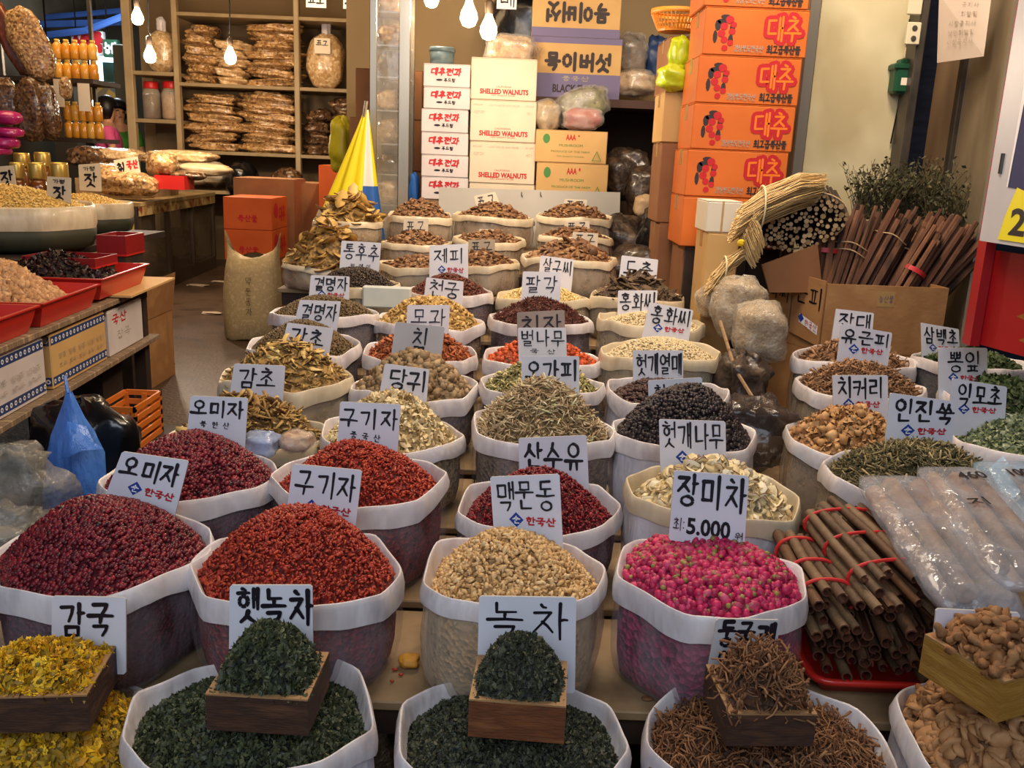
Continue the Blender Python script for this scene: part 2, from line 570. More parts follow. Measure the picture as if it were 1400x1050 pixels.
def berry(seed=0):
    V, F = ICO0; r = np.random.default_rng(seed)
    return V * (1 + r.uniform(-.18, .12, (len(V), 1))), F


def bud():
    """rosebud: teardrop with swirl lobes"""
    V, F = ICO1; V = V.copy(); a = np.arctan2(V[:, 1], V[:, 0])
    V[:, :2] *= (1 + .12 * np.cos(5 * a + 2 * V[:, 2]))[:, None]
    V[:, 2] = V[:, 2] * 1.1 + .15 * (V[:, 2] > .8)
    return V, F


def shape_of(kind, seed):
    if kind == 'berry': V, F = berry(seed); return V, F
    if kind == 'grain': V, F = berry(seed); V = V * (1, .42, .4); V[:, 2] += .18 * (1 - V[:, 0] ** 2); return V, F
    if kind == 'stick': return prism(5)[0] * (1, .12, .12), prism(5)[1]
    if kind == 'strip': V, F = prism(4, 1, .15, 4); return V * (1, .2, .05) + 0, F
    if kind == 'slat': V, F = prism(4, .7, .12, 3); return V * (1, .34, .1), F
    if kind == 'disc': return disc(8, .3, .09)
    if kind == 'oval': V, F = disc(12, .18, .09); return V * (1, .62, 1), F
    if kind == 'leaf': return leafbit(seed)
    if kind == 'chunk': return chunk(seed)
    if kind == 'cyl': return prism(6)[0] * (.8, .5, .5), prism(6)[1]
    if kind == 'curl':
        V, F, (oy, oz) = curl(5, 6, .3, seed); V = V * (1, .1, .1); V[:, 1] += oy; V[:, 2] += oz; return V, F
    if kind == 'star': 
        V = []; F = []
        for k in range(6):
            a = k * math.pi / 3; n = len(V)
            V += [(0, 0, .15), (math.cos(a - .25) * .5, math.sin(a - .25) * .5, 0), (math.cos(a), math.sin(a), .15), (math.cos(a + .25) * .5, math.sin(a + .25) * .5, 0), (math.cos(a) * .5, math.sin(a) * .5, .3)]
            F += [(n, n + 1, n + 4), (n + 1, n + 2, n + 4), (n + 2, n + 3, n + 4), (n + 3, n, n + 4)]
        return np.array(V), np.array(F)
    if kind == 'mush':
        V, F = ICO1; V = V * (1, 1, .55); V = V.copy(); r = np.random.default_rng(seed); V[:, 2][V[:, 2] < 0] *= .2
        return V * (1 + r.uniform(-.14, .14, (len(V), 1))), F
    raise ValueError(kind)


def rotmats(n, tilt, r=rng):
    """random yaw, then tilt up to 'tilt' radians about a random horizontal axis, random roll"""
    yaw = r.uniform(0, 2 * np.pi, n); tl = r.normal(0, tilt, n); rl = r.uniform(-np.pi, np.pi, n) if tilt > .9 else r.normal(0, tilt, n)
    cy, sy, ct, st, cr, sr = np.cos(yaw), np.sin(yaw), np.cos(tl), np.sin(tl), np.cos(rl), np.sin(rl)
    Z = np.zeros(n); O = np.ones(n)
    Ry = np.stack([cy, -sy, Z, sy, cy, Z, Z, Z, O], 1).reshape(n, 3, 3)
    Rt = np.stack([ct, Z, st, Z, O, Z, -st, Z, ct], 1).reshape(n, 3, 3)
    Rr = np.stack([O, Z, Z, Z, cr, -sr, Z, sr, cr], 1).reshape(n, 3, 3)
    return Ry @ Rt @ Rr


def merge(shapes, pos, rot, scl):
    """many transformed copies joined into one vertex/face array"""
    Vs = []; Fs = []; off = 0; n = len(pos); k = len(shapes)
    for i, (V, F) in enumerate(shapes):
        idx = np.arange(i, n, k)
        if len(idx) == 0: continue
        P = np.einsum('nij,vj->nvi', rot[idx], V) * scl[idx][:, None, None] if scl.ndim == 1 else np.einsum('nij,nvj->nvi', rot[idx], V[None] * scl[idx][:, None, :])
        P = P + pos[idx][:, None, :]
        m = len(V)
        Vs.append(P.reshape(-1, 3)); Fs.append((F[None] + (off + np.arange(len(idx)) * m)[:, None, None]).reshape(-1, 3)); off += len(idx) * m
    return np.concatenate(Vs), np.concatenate(Fs)


# ------------------------------------------------------------------ the floor and what the hall is made of
CONC = mat('wet_concrete', [(52, 40, 32), (80, 62, 48), (64, 50, 40)], .42, scale=3.5, bump=.35, bscale=40, detail=8)
mb = MB(); mb.box((-9, -2.5, -.12), (7, 24, 0)); o = mb.build('floor', CONC); o['kind'] = 'structure'
# scraps on the floor
WOOD = mat('old_wood', [(120, 92, 64), (152, 122, 88), (98, 74, 52)], .65, scale=7, stretch=(1, 6, 1), bump=.3)
DWOOD = mat('dark_wood', [(58, 42, 32), (40, 30, 24)], .7, scale=9)
STEEL = mat('brushed_steel', [(168, 158, 140), (190, 180, 160)], .32, scale=8, stretch=(1, 1, .1), metal=.85)
DSTEEL = mat('dark_steel', [(70, 66, 62), (96, 90, 82)], .4, scale=8, metal=.7)
CREAM = mat('cream_panel', [(196, 184, 146), (206, 196, 160), (182, 168, 130)], .5, scale=2.2, bump=.05)
CARDB = mat('cardboard', [(178, 132, 84), (164, 118, 74), (188, 142, 92)], .75, scale=5, bump=.1)
DCARD = mat('cardboard_dark', [(132, 88, 56), (150, 104, 66)], .75, scale=5)
KRAFT = mat('kraft_tan', [(206, 168, 108), (196, 156, 98)], .7, scale=5)
TAPE = mat('parcel_tape', (196, 160, 104), .25, alpha=.75)


def carton(name, lo, hi, m, label, cat='box', group=None, rz=0, tape=True, flaps=False, parent=None):
    """closed carton: body with slightly rounded edges, two top flaps meeting under a strip of tape"""
    x0, y0, z0 = lo; x1, y1, z1 = hi
    c = Vector(((x0 + x1) / 2, (y0 + y1) / 2, z0))
    root = empty(name, c, label, cat, group, rz)
    M = Matrix.Translation(c) @ Matrix.Rotation(rz, 4, 'Z')
    hx, hy, h = (x1 - x0) / 2, (y1 - y0) / 2, z1 - z0
    b = MB(); b.box((-hx, -hy, 0), (hx, hy, h - .004), M, bev=.004); b.build('body', m, root)
    f = MB()
    f.box((-hx + .001, -hy + .001, h - .0035), (hx - .001, -.002, h), M); f.box((-hx + .001, .002, h - .0035), (hx - .001, hy - .001, h), M)
    f.build('top_flap', m, root)
    if tape:
        t = MB(); t.box((-hx - .001, -.028, h), (hx + .001, .028, h + .001), M); t.box((-hx - .0015, -.028, h - .07), (-hx, .028, h + .001), M); t.build('tape', TAPE, root)
    if flaps:
        pass
    fr = Face(M @ Vector((-hx, -hy, h)), M @ Vector((hx, -hy, h)), M @ Vector((hx, -hy, 0)), M @ Vector((-hx, -hy, 0)))
    root['_'] = 0; del root['_']
    return root, fr, M


# ------------------------------------------------------------------ stepped display stand under the sacks
ROWS = {'F': (1.45, .37), 'A': (1.76, .53), 'B': (2.18, .55), 'C': (2.60, .57), 'D': (3.03, .60), 'E': (3.45, .63), 'G': (3.87, .70), 'H': (4.30, .78), 'L': (4.68, .92), 'K': (5.02, 1.0), 'J': (5.38, 1.08)}
STEP_TOP = mat('stained_plywood', [(132, 108, 78), (150, 126, 94), (98, 76, 52)], .55, scale=5, bump=.15)


def step(x0, x1, y0, y1, z, label):
    root = empty('display_table', ((x0 + x1) / 2, (y0 + y1) / 2, 0), label, 'table', 'stepped tables under the sacks')
    n = max(1, int((x1 - x0) / .8))
    for i in range(n):
        a = x0 + (x1 - x0) * i / n; b = x0 + (x1 - x0) * (i + 1) / n
        m = MB(); m.box((a + .002, y0, z - .022), (b - .002, y1, z - .001), bev=.003); m.build('tabletop_board', STEP_TOP, root)
    m = MB(); m.box((x0 + .02, y0 + .015, z - .085), (x1 - .02, y0 + .045, z - .023)); m.build('front_rail', DWOOD, root)
    for x in (x0 + .04, x1 - .08):
        for y in (y0 + .05, y1 - .08):
            m = MB(); m.box((x, y, 0), (x + .045, y + .045, z - .023)); m.build('leg', DWOOD, root)


XL, XR = -1.06, .80
step(-1.25, 1.25, 1.12, 1.60, ROWS['F'][1], 'low wooden table under the five front sacks with scoop boxes')
step(-1.15, 1.10, 1.61, 1.99, ROWS['A'][1], 'stained plywood table under the rosebud and cream tuber sacks')
step(-1.05, .78, 2.00, 2.40, ROWS['B'][1], 'plywood table under the white root slice sack row')
step(-1.0, .78, 2.41, 2.82, ROWS['C'][1], 'plywood table under the black berry sack row')
step(-.98, .78, 2.83, 3.24, ROWS['D'][1], 'plywood table under the greyish root cube sack row')
step(-1.02, .80, 3.25, 3.66, ROWS['E'][1], 'plywood table under the orange gardenia pod sack row')
step(-1.0, .80, 3.67, 4.08, ROWS['G'][1], 'plywood table under the dark star pod sack row')
step(-.98, .84, 4.09, 4.50, ROWS['H'][1], 'plywood table under the black peppercorn sack row')
step(-1.2, .5, 4.51, 4.86, ROWS['L'][1], 'plywood table under the nearest mushroom sack row')
step(-1.2, .5, 4.87, 5.20, ROWS['K'][1], 'plywood table under the middle mushroom sack row')
step(-1.1, .5, 5.21, 5.58, ROWS['J'][1], 'plywood table under the hindmost mushroom sack row')
step(.86, 2.1, 2.02, 2.50, .53, 'plywood table under the chopped mugwort sack')
step(.86, 2.1, 2.51, 3.7, .50, 'plywood table under the bark chip and herb leaf sacks')

# ------------------------------------------------------------------ sacks
BAGW = mat('bag_plastic_white', [(206, 198, 200), (222, 216, 216), (186, 176, 178)], .34, scale=9, bump=.8, bscale=26, stretch=(1, 1, .4), sss=.35, coat=.15)
BAGC = mat('bag_plastic_cream', [(200, 186, 158), (214, 200, 172), (186, 170, 142)], .4, scale=9, bump=.5, bscale=22, stretch=(1, 1, .4), sss=.35, coat=.15)
FILMW = film('bag_film', (186, 176, 186), .17, .2, 1.0, 13, (1, 1, .45), .9)
FILMC = film('bag_film_milky', (206, 190, 166), .42, .25, 1.0, 13, (1, 1, .45), .8)
FILMM = film('bag_film_white', (216, 212, 220), .86, .3, .9, 14, (1, 1, .5))


class Sack:
    pass


SACKS = {}


def rimshape(n, seed, corners=9, amp=.045):
    r = np.random.default_rng(seed); th = np.linspace(0, 2 * np.pi, n, endpoint=False)
    ca = np.sort((np.arange(corners) + r.uniform(-.32, .32, corners)) * 2 * np.pi / corners)
    cr = 1 + r.uniform(-amp, amp * .6, corners)
    pts = np.stack([np.cos(ca) * cr, np.sin(ca) * cr], 1)
    out = np.ones(n)
    for i, t in enumerate(th):       # polygon radius at angle t
        d = np.array([math.cos(t), math.sin(t)])
        for k in range(corners):
            a, b = pts[k], pts[(k + 1) % corners]
            M = np.array([[d[0], -(b - a)[0]], [d[1], -(b - a)[1]]])
            if abs(np.linalg.det(M)) < 1e-9: continue
            s, u = np.linalg.solve(M, a)
            if s > 0 and -1e-6 <= u <= 1 + 1e-6: out[i] = s; break
    k = np.array([.2, .6, .2]); out = np.convolve(np.concatenate([out[-1:], out, out[:1]]), k, 'valid')
    cz = r.uniform(-1, 1, corners); zz = np.interp(th, np.concatenate([[ca[-1] - 2 * np.pi], ca, [ca[0] + 2 * np.pi]]), np.concatenate([[cz[-1]], cz, [cz[0]]])) + .12 * np.sin(th * 9 + seed)
    return th, out * .85 + .15, zz


def make_sack(key, cx, cy, wpx, content, Y=None, white=True, mound=None, apex=None, lvl=.03, ryf=None, cuff=.05, filmm=None, wave=.012, hs=None, label=None, tilt=0.0, ax=0.0, ay=0.0, group='white plastic sacks of herbs'):
    row = key[0]
    Y = Y or ROWS[row][0]
    c = at(cx, cy, Y=Y); dia = wpx / FPX * depth(c); rx = dia / 2
    ry = rx * ryf if ryf else min(rx, .212)
    base = c.z - hs if hs else ROWS[row][1]
    s = Sack(); s.c = c; s.rx = rx; s.ry = ry; s.base = base; s.key = key; s.lvl = lvl; s.tilt = tilt
    seed = sum(ord(ch) * 31 ** i for i, ch in enumerate(key)) % 9973
    n = 72; th, sh, zz = rimshape(n, seed); n_ = n; s.sh = sh; s.th = th
    H = c.z - base
    co, si = np.cos(th), np.sin(th)

    def ring(k, z, wv=1.0, extra=None):
        r = sh * k + (extra if extra is not None else 0)
        return [Vector((c.x + rx * r[i] * co[i], c.y + ry * r[i] * si[i], c.z + z + wave * wv * zz[i] + tilt * si[i] * r[i] * ry)) for i in range(n)]
    r = np.random.default_rng(seed + 5)
    wob = np.convolve(np.tile(r.uniform(-1, 1, n), 3), np.ones(3) / 3, 'same')[n:2 * n] * .011
    wob2 = np.roll(wob, 5)
    root = empty('sack', (c.x, c.y, base), label, 'sack', None)
    t = .006 / rx
    m = MB()
    m.quadgrid([ring(1.030, -cuff, 1.9, wob2 * .5), ring(1.034, -cuff * .6, 1.4, wob2 * .5), ring(1.016, -.012, 1, wob * .5), ring(1.0, -.002, 1), ring(.990, 0, 1), ring(.978, -.004, 1), ring(.962, -lvl * .45, 1, wob * .3), ring(.950, -lvl * .8, .9, wob * .3), ring(.925, -lvl - .006, .6)], True)
    m.build('rolled_rim', (BAGW if white else BAGC), root, True)
    m = MB()
    z1 = -cuff * .5
    hs_ = H
    fr = [(.990, z1, 1), (.998, -H * .30, .6), (1.02, -H * .5, .2), (1.005, -H * .75, 0), (.97, -H * .90, 0), (.9, -H * .985, 0), (.84, -H + .001, 0)]
    rows = [ring(k, z, wv, wob * ((1.2 if 1 < q < 5 else .2)) * np.cos(q * 1.3 + 1)) if True else None for q, (k, z, wv) in enumerate(fr)]
    # tilt must fade out downwards
    for q, row_ in enumerate(rows):
        f = max(0, 1 - q / 3)
        for i, p in enumerate(row_): p.z -= tilt * si[i] * sh[i] * ry * (1 - f); p.z = max(p.z, base + .0005)
    k0 = m.quadgrid(rows, True)
    m.f.append(tuple(range(k0 + 7 * n - 1, k0 + 6 * n - 1, -1))); m.m.append(0)
    m.build('bag_body', filmm or (FILMW if white else FILMC), root, True)
    SACKS[key] = s
    # ---- what is in it
    if apex is not None:
        # height at which the vertical line through the middle is seen at image row 'apex'
        lo, hi = c.z - .15, c.z + .5
        xa, ya = c.x + ax * rx, c.y + ay * ry
        for _ in range(40):
            mid = (lo + hi) / 2; v = Vector((xa, ya, mid)) - CAM
            py = 525 - FPX * v.dot(CU) / v.dot(_F)
            if py > apex: lo = mid
            else: hi = mid
        mound = lo - (c.z - lvl)
    s.mound = mound or .04; s.ax = ax; s.ay = ay
    return s


def surf(s, x, y, pw=1.9):
    """height of the heap at unit disc coords (x, y arrays)"""
    rho = np.sqrt((x - s.ax * (1 - np.hypot(x, y))) ** 2 + (y - s.ay * (1 - np.hypot(x, y))) ** 2)
    h = s.mound * (1 - np.clip(rho, 0, 1) ** pw)
    ph = sum(ord(ch) for ch in s.key)
    h = h + .006 * np.sin(x * 5 + ph) * np.cos(y * 4 + ph * 2) * (1 - rho ** 2)
    return s.c.z - s.lvl + h + s.tilt * y * s.ry


def shape_r(s, th):
    return np.interp(th % (2 * np.pi), np.append(s.th, 2 * np.pi), np.append(s.sh, s.sh[0]))


def heap_points(s, n, rmax=.93, pw=1.9, r=rng, clip=None):
    u = np.sqrt(r.uniform(0, 1, n)) * 1.0; th = r.uniform(0, 2 * np.pi, n)
    x = u * np.cos(th); y = u * np.sin(th)
    z = surf(s, x, y, pw)
    k = rmax * shape_r(s, th)
    P = np.stack([s.c.x + s.rx * x * k, s.c.y + s.ry * y * k, z], 1)
    return P, x, y


def base_heap(s, pw, rmax=.93, n=40, m=9):
    V = []; F = []
    th = np.linspace(0, 2 * np.pi, n, endpoint=False); k = rmax * shape_r(s, th)
    V.append([s.c.x, s.c.y, float(surf(s, np.array([0.]), np.array([0.]), pw)[0]) - .004])
    for q in range(1, m + 1):
        u = q / m; x = u * np.cos(th); y = u * np.sin(th); z = surf(s, x, y, pw) - .004
        V += np.stack([s.c.x + s.rx * x * k, s.c.y + s.ry * y * k, z], 1).tolist()
    # side of the fill below the rim, just inside the bag
    H = s.c.z - s.base
    for kk, zf in ((.94, .25), (.955, .5), (.94, .75), (.9, .93), (.8, .99)):
        z = np.full(n, s.c.z - H * zf)
        k2 = kk * shape_r(s, th)
        z = np.minimum(z, np.array(V[-n:])[:, 2] - .002)
        V += np.stack([s.c.x + s.rx * np.cos(th) * k2, s.c.y + s.ry * np.sin(th) * k2, z], 1).tolist()
    rows = m + 5
    for i in range(n): F.append((0, 1 + i, 1 + (i + 1) % n))
    for q in range(rows - 1):
        for i in range(n):
            a = 1 + q * n + i; b = 1 + q * n + (i + 1) % n
            F += [(a, a + n, b + n), (a, b + n, b)]
    return np.array(V), np.array(F)


def heap(s, kind, size, n, m, mbase, label, cat='heap', pw=1.9, tilt=.5, var=.25, rmax=.92, lift=.4, nshape=4, extra=None, name='herb_heap', clumps=None):
    """merged heap of small pieces: uncountable stuff"""
    P, x, y = heap_points(s, n, rmax, pw)
    sc = size * rng.normal(1, var, n).clip(.5, 1.7)
    P[:, 2] += rng.uniform(-.3, 1, n) * lift * size
    shapes = [shape_of(kind, i) for i in range(nshape)]
    V, F = merge(shapes, P, rotmats(n, tilt), sc)
    Vb, Fb = base_heap(s, pw)
    mi = np.concatenate([np.zeros(len(F), int), np.ones(len(Fb), int)])
    Fall = np.concatenate([F, Fb + len(V)]); Vall = np.concatenate([V, Vb])
    mats = [m, mbase]
    if extra:
        ek, es, en, em = extra
        P2, _, _ = heap_points(s, en, rmax, pw); P2[:, 2] += .5 * size
        V2, F2 = merge([shape_of(ek, 9), shape_of(ek, 8)], P2, rotmats(en, tilt), es * rng.normal(1, .25, en).clip(.5, 1.6))
        Fall = np.concatenate([Fall, F2 + len(Vall)]); Vall = np.concatenate([Vall, V2]); mi = np.concatenate([mi, np.full(len(F2), 2)]); mats.append(em)
    o0 = np.array([s.c.x, s.c.y, s.base]); 
    me = np_mesh(name, Vall - o0, Fall, mats, mi, smooth=kind in ('berry', 'grain', 'mush', 'curl'))
    o = link(name, me, None, Vector(o0.tolist())); tag(o, label, cat, kind='stuff')
    return o


_proto = {}


def proto_meshes(key, kind, mats, nshape=3, scale=1.0, fn=None):
    if key not in _proto:
        ms = []
        for i in range(nshape):
            if fn: ms.append(fn(i))
            else:
                V, F = shape_of(kind, i); ms.append(np_mesh(key, V * scale, F, mats, smooth=kind in ('berry', 'mush', 'grain', 'curl')))
        _proto[key] = ms
    return _proto[key]


def spread_points(s, n, rmax, pw, mind):
    """points that keep their distance (plan) so that pieces can be told apart"""
    P, x, y = heap_points(s, n * 12, rmax, pw)
    keep = []; cell = {}
    for i in range(len(P)):
        cxk = (int(P[i, 0] / mind), int(P[i, 1] / mind)); ok = True
        for dx in (-1, 0, 1):
            for dy in (-1, 0, 1):
                for j in cell.get((cxk[0] + dx, cxk[1] + dy), ()):
                    if (P[i, 0] - P[j, 0]) ** 2 + (P[i, 1] - P[j, 1]) ** 2 < mind * mind: ok = False
        if ok:
            cell.setdefault(cxk, []).append(i); keep.append(i)
        if len(keep) >= n: break
    return P[keep]


def pieces(s, name, kind, size, n, mats, label, cat, group, pw=1.9, tilt=.5, var=.2, rmax=.86, lift=.3, mind=None, fn=None, nshape=4, flat=None, meshkey=None):
    """individual things lying on the heap"""
    ms = proto_meshes(meshkey or name, kind, mats, nshape, fn=fn)
    P = spread_points(s, n, rmax, pw, mind or size * 1.1)
    R = rotmats(len(P), tilt)
    for i, p in enumerate(P):
        o = bpy.data.objects.new(name, ms[i % len(ms)]); COL.objects.link(o)
        o.matrix_world = Matrix.Translation(Vector((float(p[0]), float(p[1]), float(p[2]) + lift * size * random.uniform(0, 1.6)))) @ Matrix(R[i].tolist()).to_4x4() @ Matrix.Scale(size * random.gauss(1, var) if var else size, 4)
        o['label'] = label; o['category'] = cat; o['group'] = group
    return P
# ------------------------------------------------------------------ contents
def imat(name, cols, rough=.6, **k):
    return mat(name, cols, rough, rand='island', **k)


def bmat(name, col, scale=55, **k):  # dark fill under the pieces: shade of the gaps painted into its colour
    a = [tuple(int(c * .55) for c in col), col, tuple(min(255, int(c * 1.12)) for c in col)]
    return mat(name, a, .65, scale=scale * 1.8, vor=True, bump=.9, bscale=scale * 1.8, **k)


OMIJA = imat('omija', [(58, 8, 18), (118, 20, 34), (84, 14, 28), (146, 34, 44), (44, 8, 14)], .42, spec=.5)
OMIJA_B = bmat('omija_fill', (82, 20, 30))
GOJI = imat('goji', [(122, 26, 16), (176, 52, 28), (150, 36, 22), (196, 72, 36), (96, 18, 12)], .45, spec=.5)
GOJI_B = bmat('goji_fill', (124, 34, 24))
CORN = imat('cornus', [(96, 14, 26), (138, 26, 36), (74, 10, 20), (164, 44, 48)], .4)
CORN_B = bmat('cornus_fill', (92, 22, 30))
TUBER = imat('tuber', [(222, 184, 126), (196, 152, 92), (236, 204, 152), (178, 134, 80), (228, 190, 134)], .55)
TUBER_B = bmat('tuber_fill', (184, 146, 96))
TEA = imat('tea', [(54, 56, 42), (70, 74, 56), (56, 60, 48), (94, 94, 66), (38, 40, 34)], .6)
TEA2 = imat('tea_new', [(54, 60, 40), (72, 80, 54), (56, 62, 46), (100, 104, 68), (36, 42, 34)], .55)
TEA_B = bmat('tea_fill', (44, 48, 42))
ROOT = imat('curly_root', [(108, 68, 40), (140, 94, 58), (84, 52, 32), (158, 112, 72), (96, 60, 36)], .6)
ROOT_B = bmat('root_fill', (78, 50, 32))
ROSE = mat('rosebud_pink', [(172, 30, 74), (198, 48, 94), (146, 24, 62), (206, 84, 116)], .5, rand='object')
ROSE_I = imat('rosebud_pink_mass', [(176, 24, 74), (208, 44, 98), (150, 18, 62), (218, 74, 118)], .5)
SEPAL = mat('rose_sepal', [(150, 140, 70), (120, 116, 58), (172, 156, 92)], .6, rand='object')
ROSE_B = bmat('rose_fill', (150, 44, 80), 45)
SLICE = mat('white_slice', [(236, 222, 184), (226, 208, 166), (242, 232, 204)], .55, rand='object')
SLICE_E = mat('slice_bark', (122, 86, 48), .6)
SLICE_B = bmat('slice_fill', (196, 176, 130), 35)
MUG = imat('mugwort', [(70, 64, 38), (96, 88, 52), (52, 50, 30), (120, 104, 66), (152, 138, 98)], .65)
MUG_B = bmat('mugwort_fill', (66, 60, 38))
DKST = imat('dark_strip', [(132, 98, 46), (178, 142, 74), (96, 68, 32), (206, 174, 104), (74, 50, 26)], .6)
DKST_B = bmat('strip_fill', (110, 82, 42))
CHIPW = imat('pale_chip', [(222, 200, 148), (238, 222, 180), (196, 170, 118), (228, 208, 160)], .6)
CHIPW_B = bmat('chip_fill', (190, 164, 112))
TWIG = imat('cut_twig', [(158, 132, 96), (180, 154, 116), (122, 98, 70), (214, 196, 156), (140, 116, 84)], .6)
TWIGG = imat('cut_twig_green', [(188, 194, 124), (232, 226, 186), (206, 190, 140)], .6)
TWIG_B = bmat('twig_fill', (122, 100, 66))
BLK = imat('black_seed', [(22, 16, 20), (42, 30, 34), (30, 22, 26), (58, 42, 44)], .45)
BLK_B = bmat('black_fill', (28, 22, 26))
DSEED = imat('dark_seed', [(48, 28, 26), (76, 46, 38), (34, 20, 20)], .5)
TANC = imat('tan_chip', [(170, 124, 74), (194, 150, 98), (142, 98, 56), (210, 172, 120)], .65)
TANC_B = bmat('tan_fill', (140, 100, 62))
GFLAKE = imat('green_flake', [(120, 132, 92), (156, 164, 124), (88, 104, 66), (196, 200, 168)], .65)
GFL_B = bmat('gflake_fill', (98, 108, 74))
GLEAF = imat('green_leaf', [(48, 66, 34), (70, 88, 46), (36, 50, 28), (84, 100, 56)], .6)
GLEAF_B = bmat('gleaf_fill', (44, 56, 32))
LICO = mat('licorice', [(206, 170, 92), (188, 150, 78), (222, 192, 122), (160, 124, 62)], .6, rand='object')
LICO_E = mat('licorice_bark', [(96, 66, 36), (120, 84, 46)], .7, rand='object')
LICO_B = bmat('licorice_fill', (150, 118, 66), 35)
CUBE = mat('grey_root', [(150, 124, 88), (126, 100, 70), (174, 150, 112), (108, 86, 60)], .7, rand='object')
CUBE_B = bmat('cube_fill', (116, 94, 66), 35)
GSL = imat('green_white_slice', [(110, 112, 60), (148, 146, 90), (212, 194, 140), (86, 92, 46), (196, 176, 118)], .6)
GSL_B = bmat('gsl_fill', (112, 108, 66))
BRST = imat('brown_strip', [(134, 96, 64), (160, 120, 84), (106, 72, 48), (178, 140, 102)], .65)
BRST_B = bmat('brst_fill', (112, 80, 54))
OLIVE = imat('cassia_seed', [(92, 72, 42), (112, 90, 56), (74, 58, 36)], .5)
OLIVE_B = bmat('cassia_fill', (92, 74, 48), 90)
ORSL = imat('orange_slice', [(168, 88, 48), (192, 112, 66), (136, 66, 36), (150, 78, 44)], .6)
ORSL_B = bmat('orsl_fill', (142, 78, 46))
POD = mat('orange_pod', [(186, 70, 28), (208, 96, 40), (150, 48, 22), (170, 60, 28)], .45, rand='object')
POD_B = bmat('pod_fill', (150, 66, 34), 40)
PALE = imat('safflower_seed', [(216, 198, 156), (196, 174, 130), (228, 214, 180)], .5)
PALE_B = bmat('safflower_fill', (200, 182, 142), 80)
YSL = imat('yellow_slice', [(208, 170, 98), (184, 144, 76), (222, 192, 128), (160, 122, 64)], .6)
YSL_B = bmat('ysl_fill', (170, 134, 76))
STAR = imat('star_pod', [(92, 38, 28), (70, 26, 22), (112, 54, 38)], .55)
STAR_B = bmat('star_fill', (74, 34, 26))
PEP = imat('peppercorn', [(58, 44, 34), (40, 30, 26), (76, 58, 44)], .5)
PEP_B = bmat('pepper_fill', (54, 42, 34), 90)
SICH = imat('red_husk', [(96, 42, 28), (74, 32, 24), (118, 58, 38)], .6)
SICH_B = bmat('husk_fill', (84, 42, 30))
APR = imat('apricot_kernel', [(228, 204, 140), (214, 186, 120), (236, 216, 160)], .5)
APR_B = bmat('apricot_fill', (214, 190, 130), 70)
BARK = mat('grey_bark', [(98, 80, 60), (124, 102, 78), (72, 58, 44)], .7, rand='object')
BARK_B = bmat('bark_fill', (82, 66, 50))
MUSH = mat('shiitake', [(128, 88, 54), (98, 64, 40), (152, 112, 74), (78, 50, 32)], .6, rand='object')
MUSHI = imat('shiitake_bits', [(128, 88, 54), (98, 64, 40), (168, 132, 92), (78, 50, 32)], .6)
MUSH_B = bmat('mush_fill', (128, 92, 58), 28)
PET = mat('chrysanth_petal', [(228, 178, 22), (240, 198, 40), (206, 152, 20), (236, 188, 28)], .6, rand='object')
PETI = imat('chrysanth_petal_mass', [(218, 168, 22), (236, 190, 36), (150, 120, 50), (190, 140, 24)], .6)
PEYE = mat('chrysanth_eye', [(112, 106, 52), (138, 124, 62), (150, 96, 40)], .7, rand='object')
PET_B = bmat('chrys_fill', (158, 126, 34), 40)
KNOB = mat('knobby_root', [(160, 112, 68), (140, 94, 54), (176, 130, 84), (116, 76, 44)], .65, scale=18, rand='object', bump=.4, bscale=40)
KNOB_B = bmat('knob_fill', (110, 76, 46), 25)


def fn_bud(i):
    V, F = bud(); r = np.random.default_rng(i)
    V = V * (.82, .82, 1.0) * (1 + r.uniform(-.05, .05, (len(V), 1)))
    V2, F2 = ICO0; V2 = V2 * (.62, .62, .42) + (0, 0, -.85)
    Vs = [V, V2]; Fs = [F, F2 + len(V)]; mi = [0] * len(F) + [1] * len(F2); n = len(V) + len(V2)
    for k in range(5):
        a = k * 2 * math.pi / 5
        c, s_ = math.cos(a), math.sin(a); t = np.array([(-s_ * .25, c * .25, 0)])
        Vs.append(np.array([(c * .6 - s_ * .25, s_ * .6 + c * .25, -.7), (c * .6 + s_ * .25, s_ * .6 - c * .25, -.7), (c * .9, s_ * .9, -.05)])); Fs.append(np.array([[n, n + 1, n + 2]])); mi.append(1); n += 3
    return np_mesh('rosebud', np.concatenate(Vs), np.concatenate(Fs), [ROSE, SEPAL], mi, True)


def fn_flower(i):
    r = np.random.default_rng(i); V = []; F = []; mi = []
    for ring, (np_, rad, zz) in enumerate(((10, 1.0, 0), (8, .72, .22))):
        for k in range(np_):
            a = 2 * math.pi * (k + .3 * ring + r.uniform(-.15, .15)) / np_; rr = rad * r.uniform(.8, 1.1); w_ = .24
            u = np.array((math.cos(a), math.sin(a), 0)); t = np.array((-math.sin(a), math.cos(a), 0)); n = len(V); dz = r.uniform(-.3, .25)
            V += [u * .25 - t * .08 + (0, 0, zz), u * rr * .7 - t * w_ + (0, 0, zz + dz * .6), u * rr + (0, 0, zz + dz), u * rr * .7 + t * w_ + (0, 0, zz + dz * .6), u * .25 + t * .08 + (0, 0, zz), u * .6 + (0, 0, zz + .12 + dz * .5)]
            F += [(n, n + 1, n + 5), (n + 1, n + 2, n + 5), (n + 2, n + 3, n + 5), (n + 3, n + 4, n + 5), (n + 4, n, n + 5)]; mi += [0] * 5
    n = len(V); Ve, Fe = ICO0; V += (Ve * (.34, .34, .26) + (0, 0, .3)).tolist(); F += (Fe + n).tolist(); mi += [1] * len(Fe)
    return np_mesh('flower', np.array(V), np.array(F), [PET, PEYE], mi)


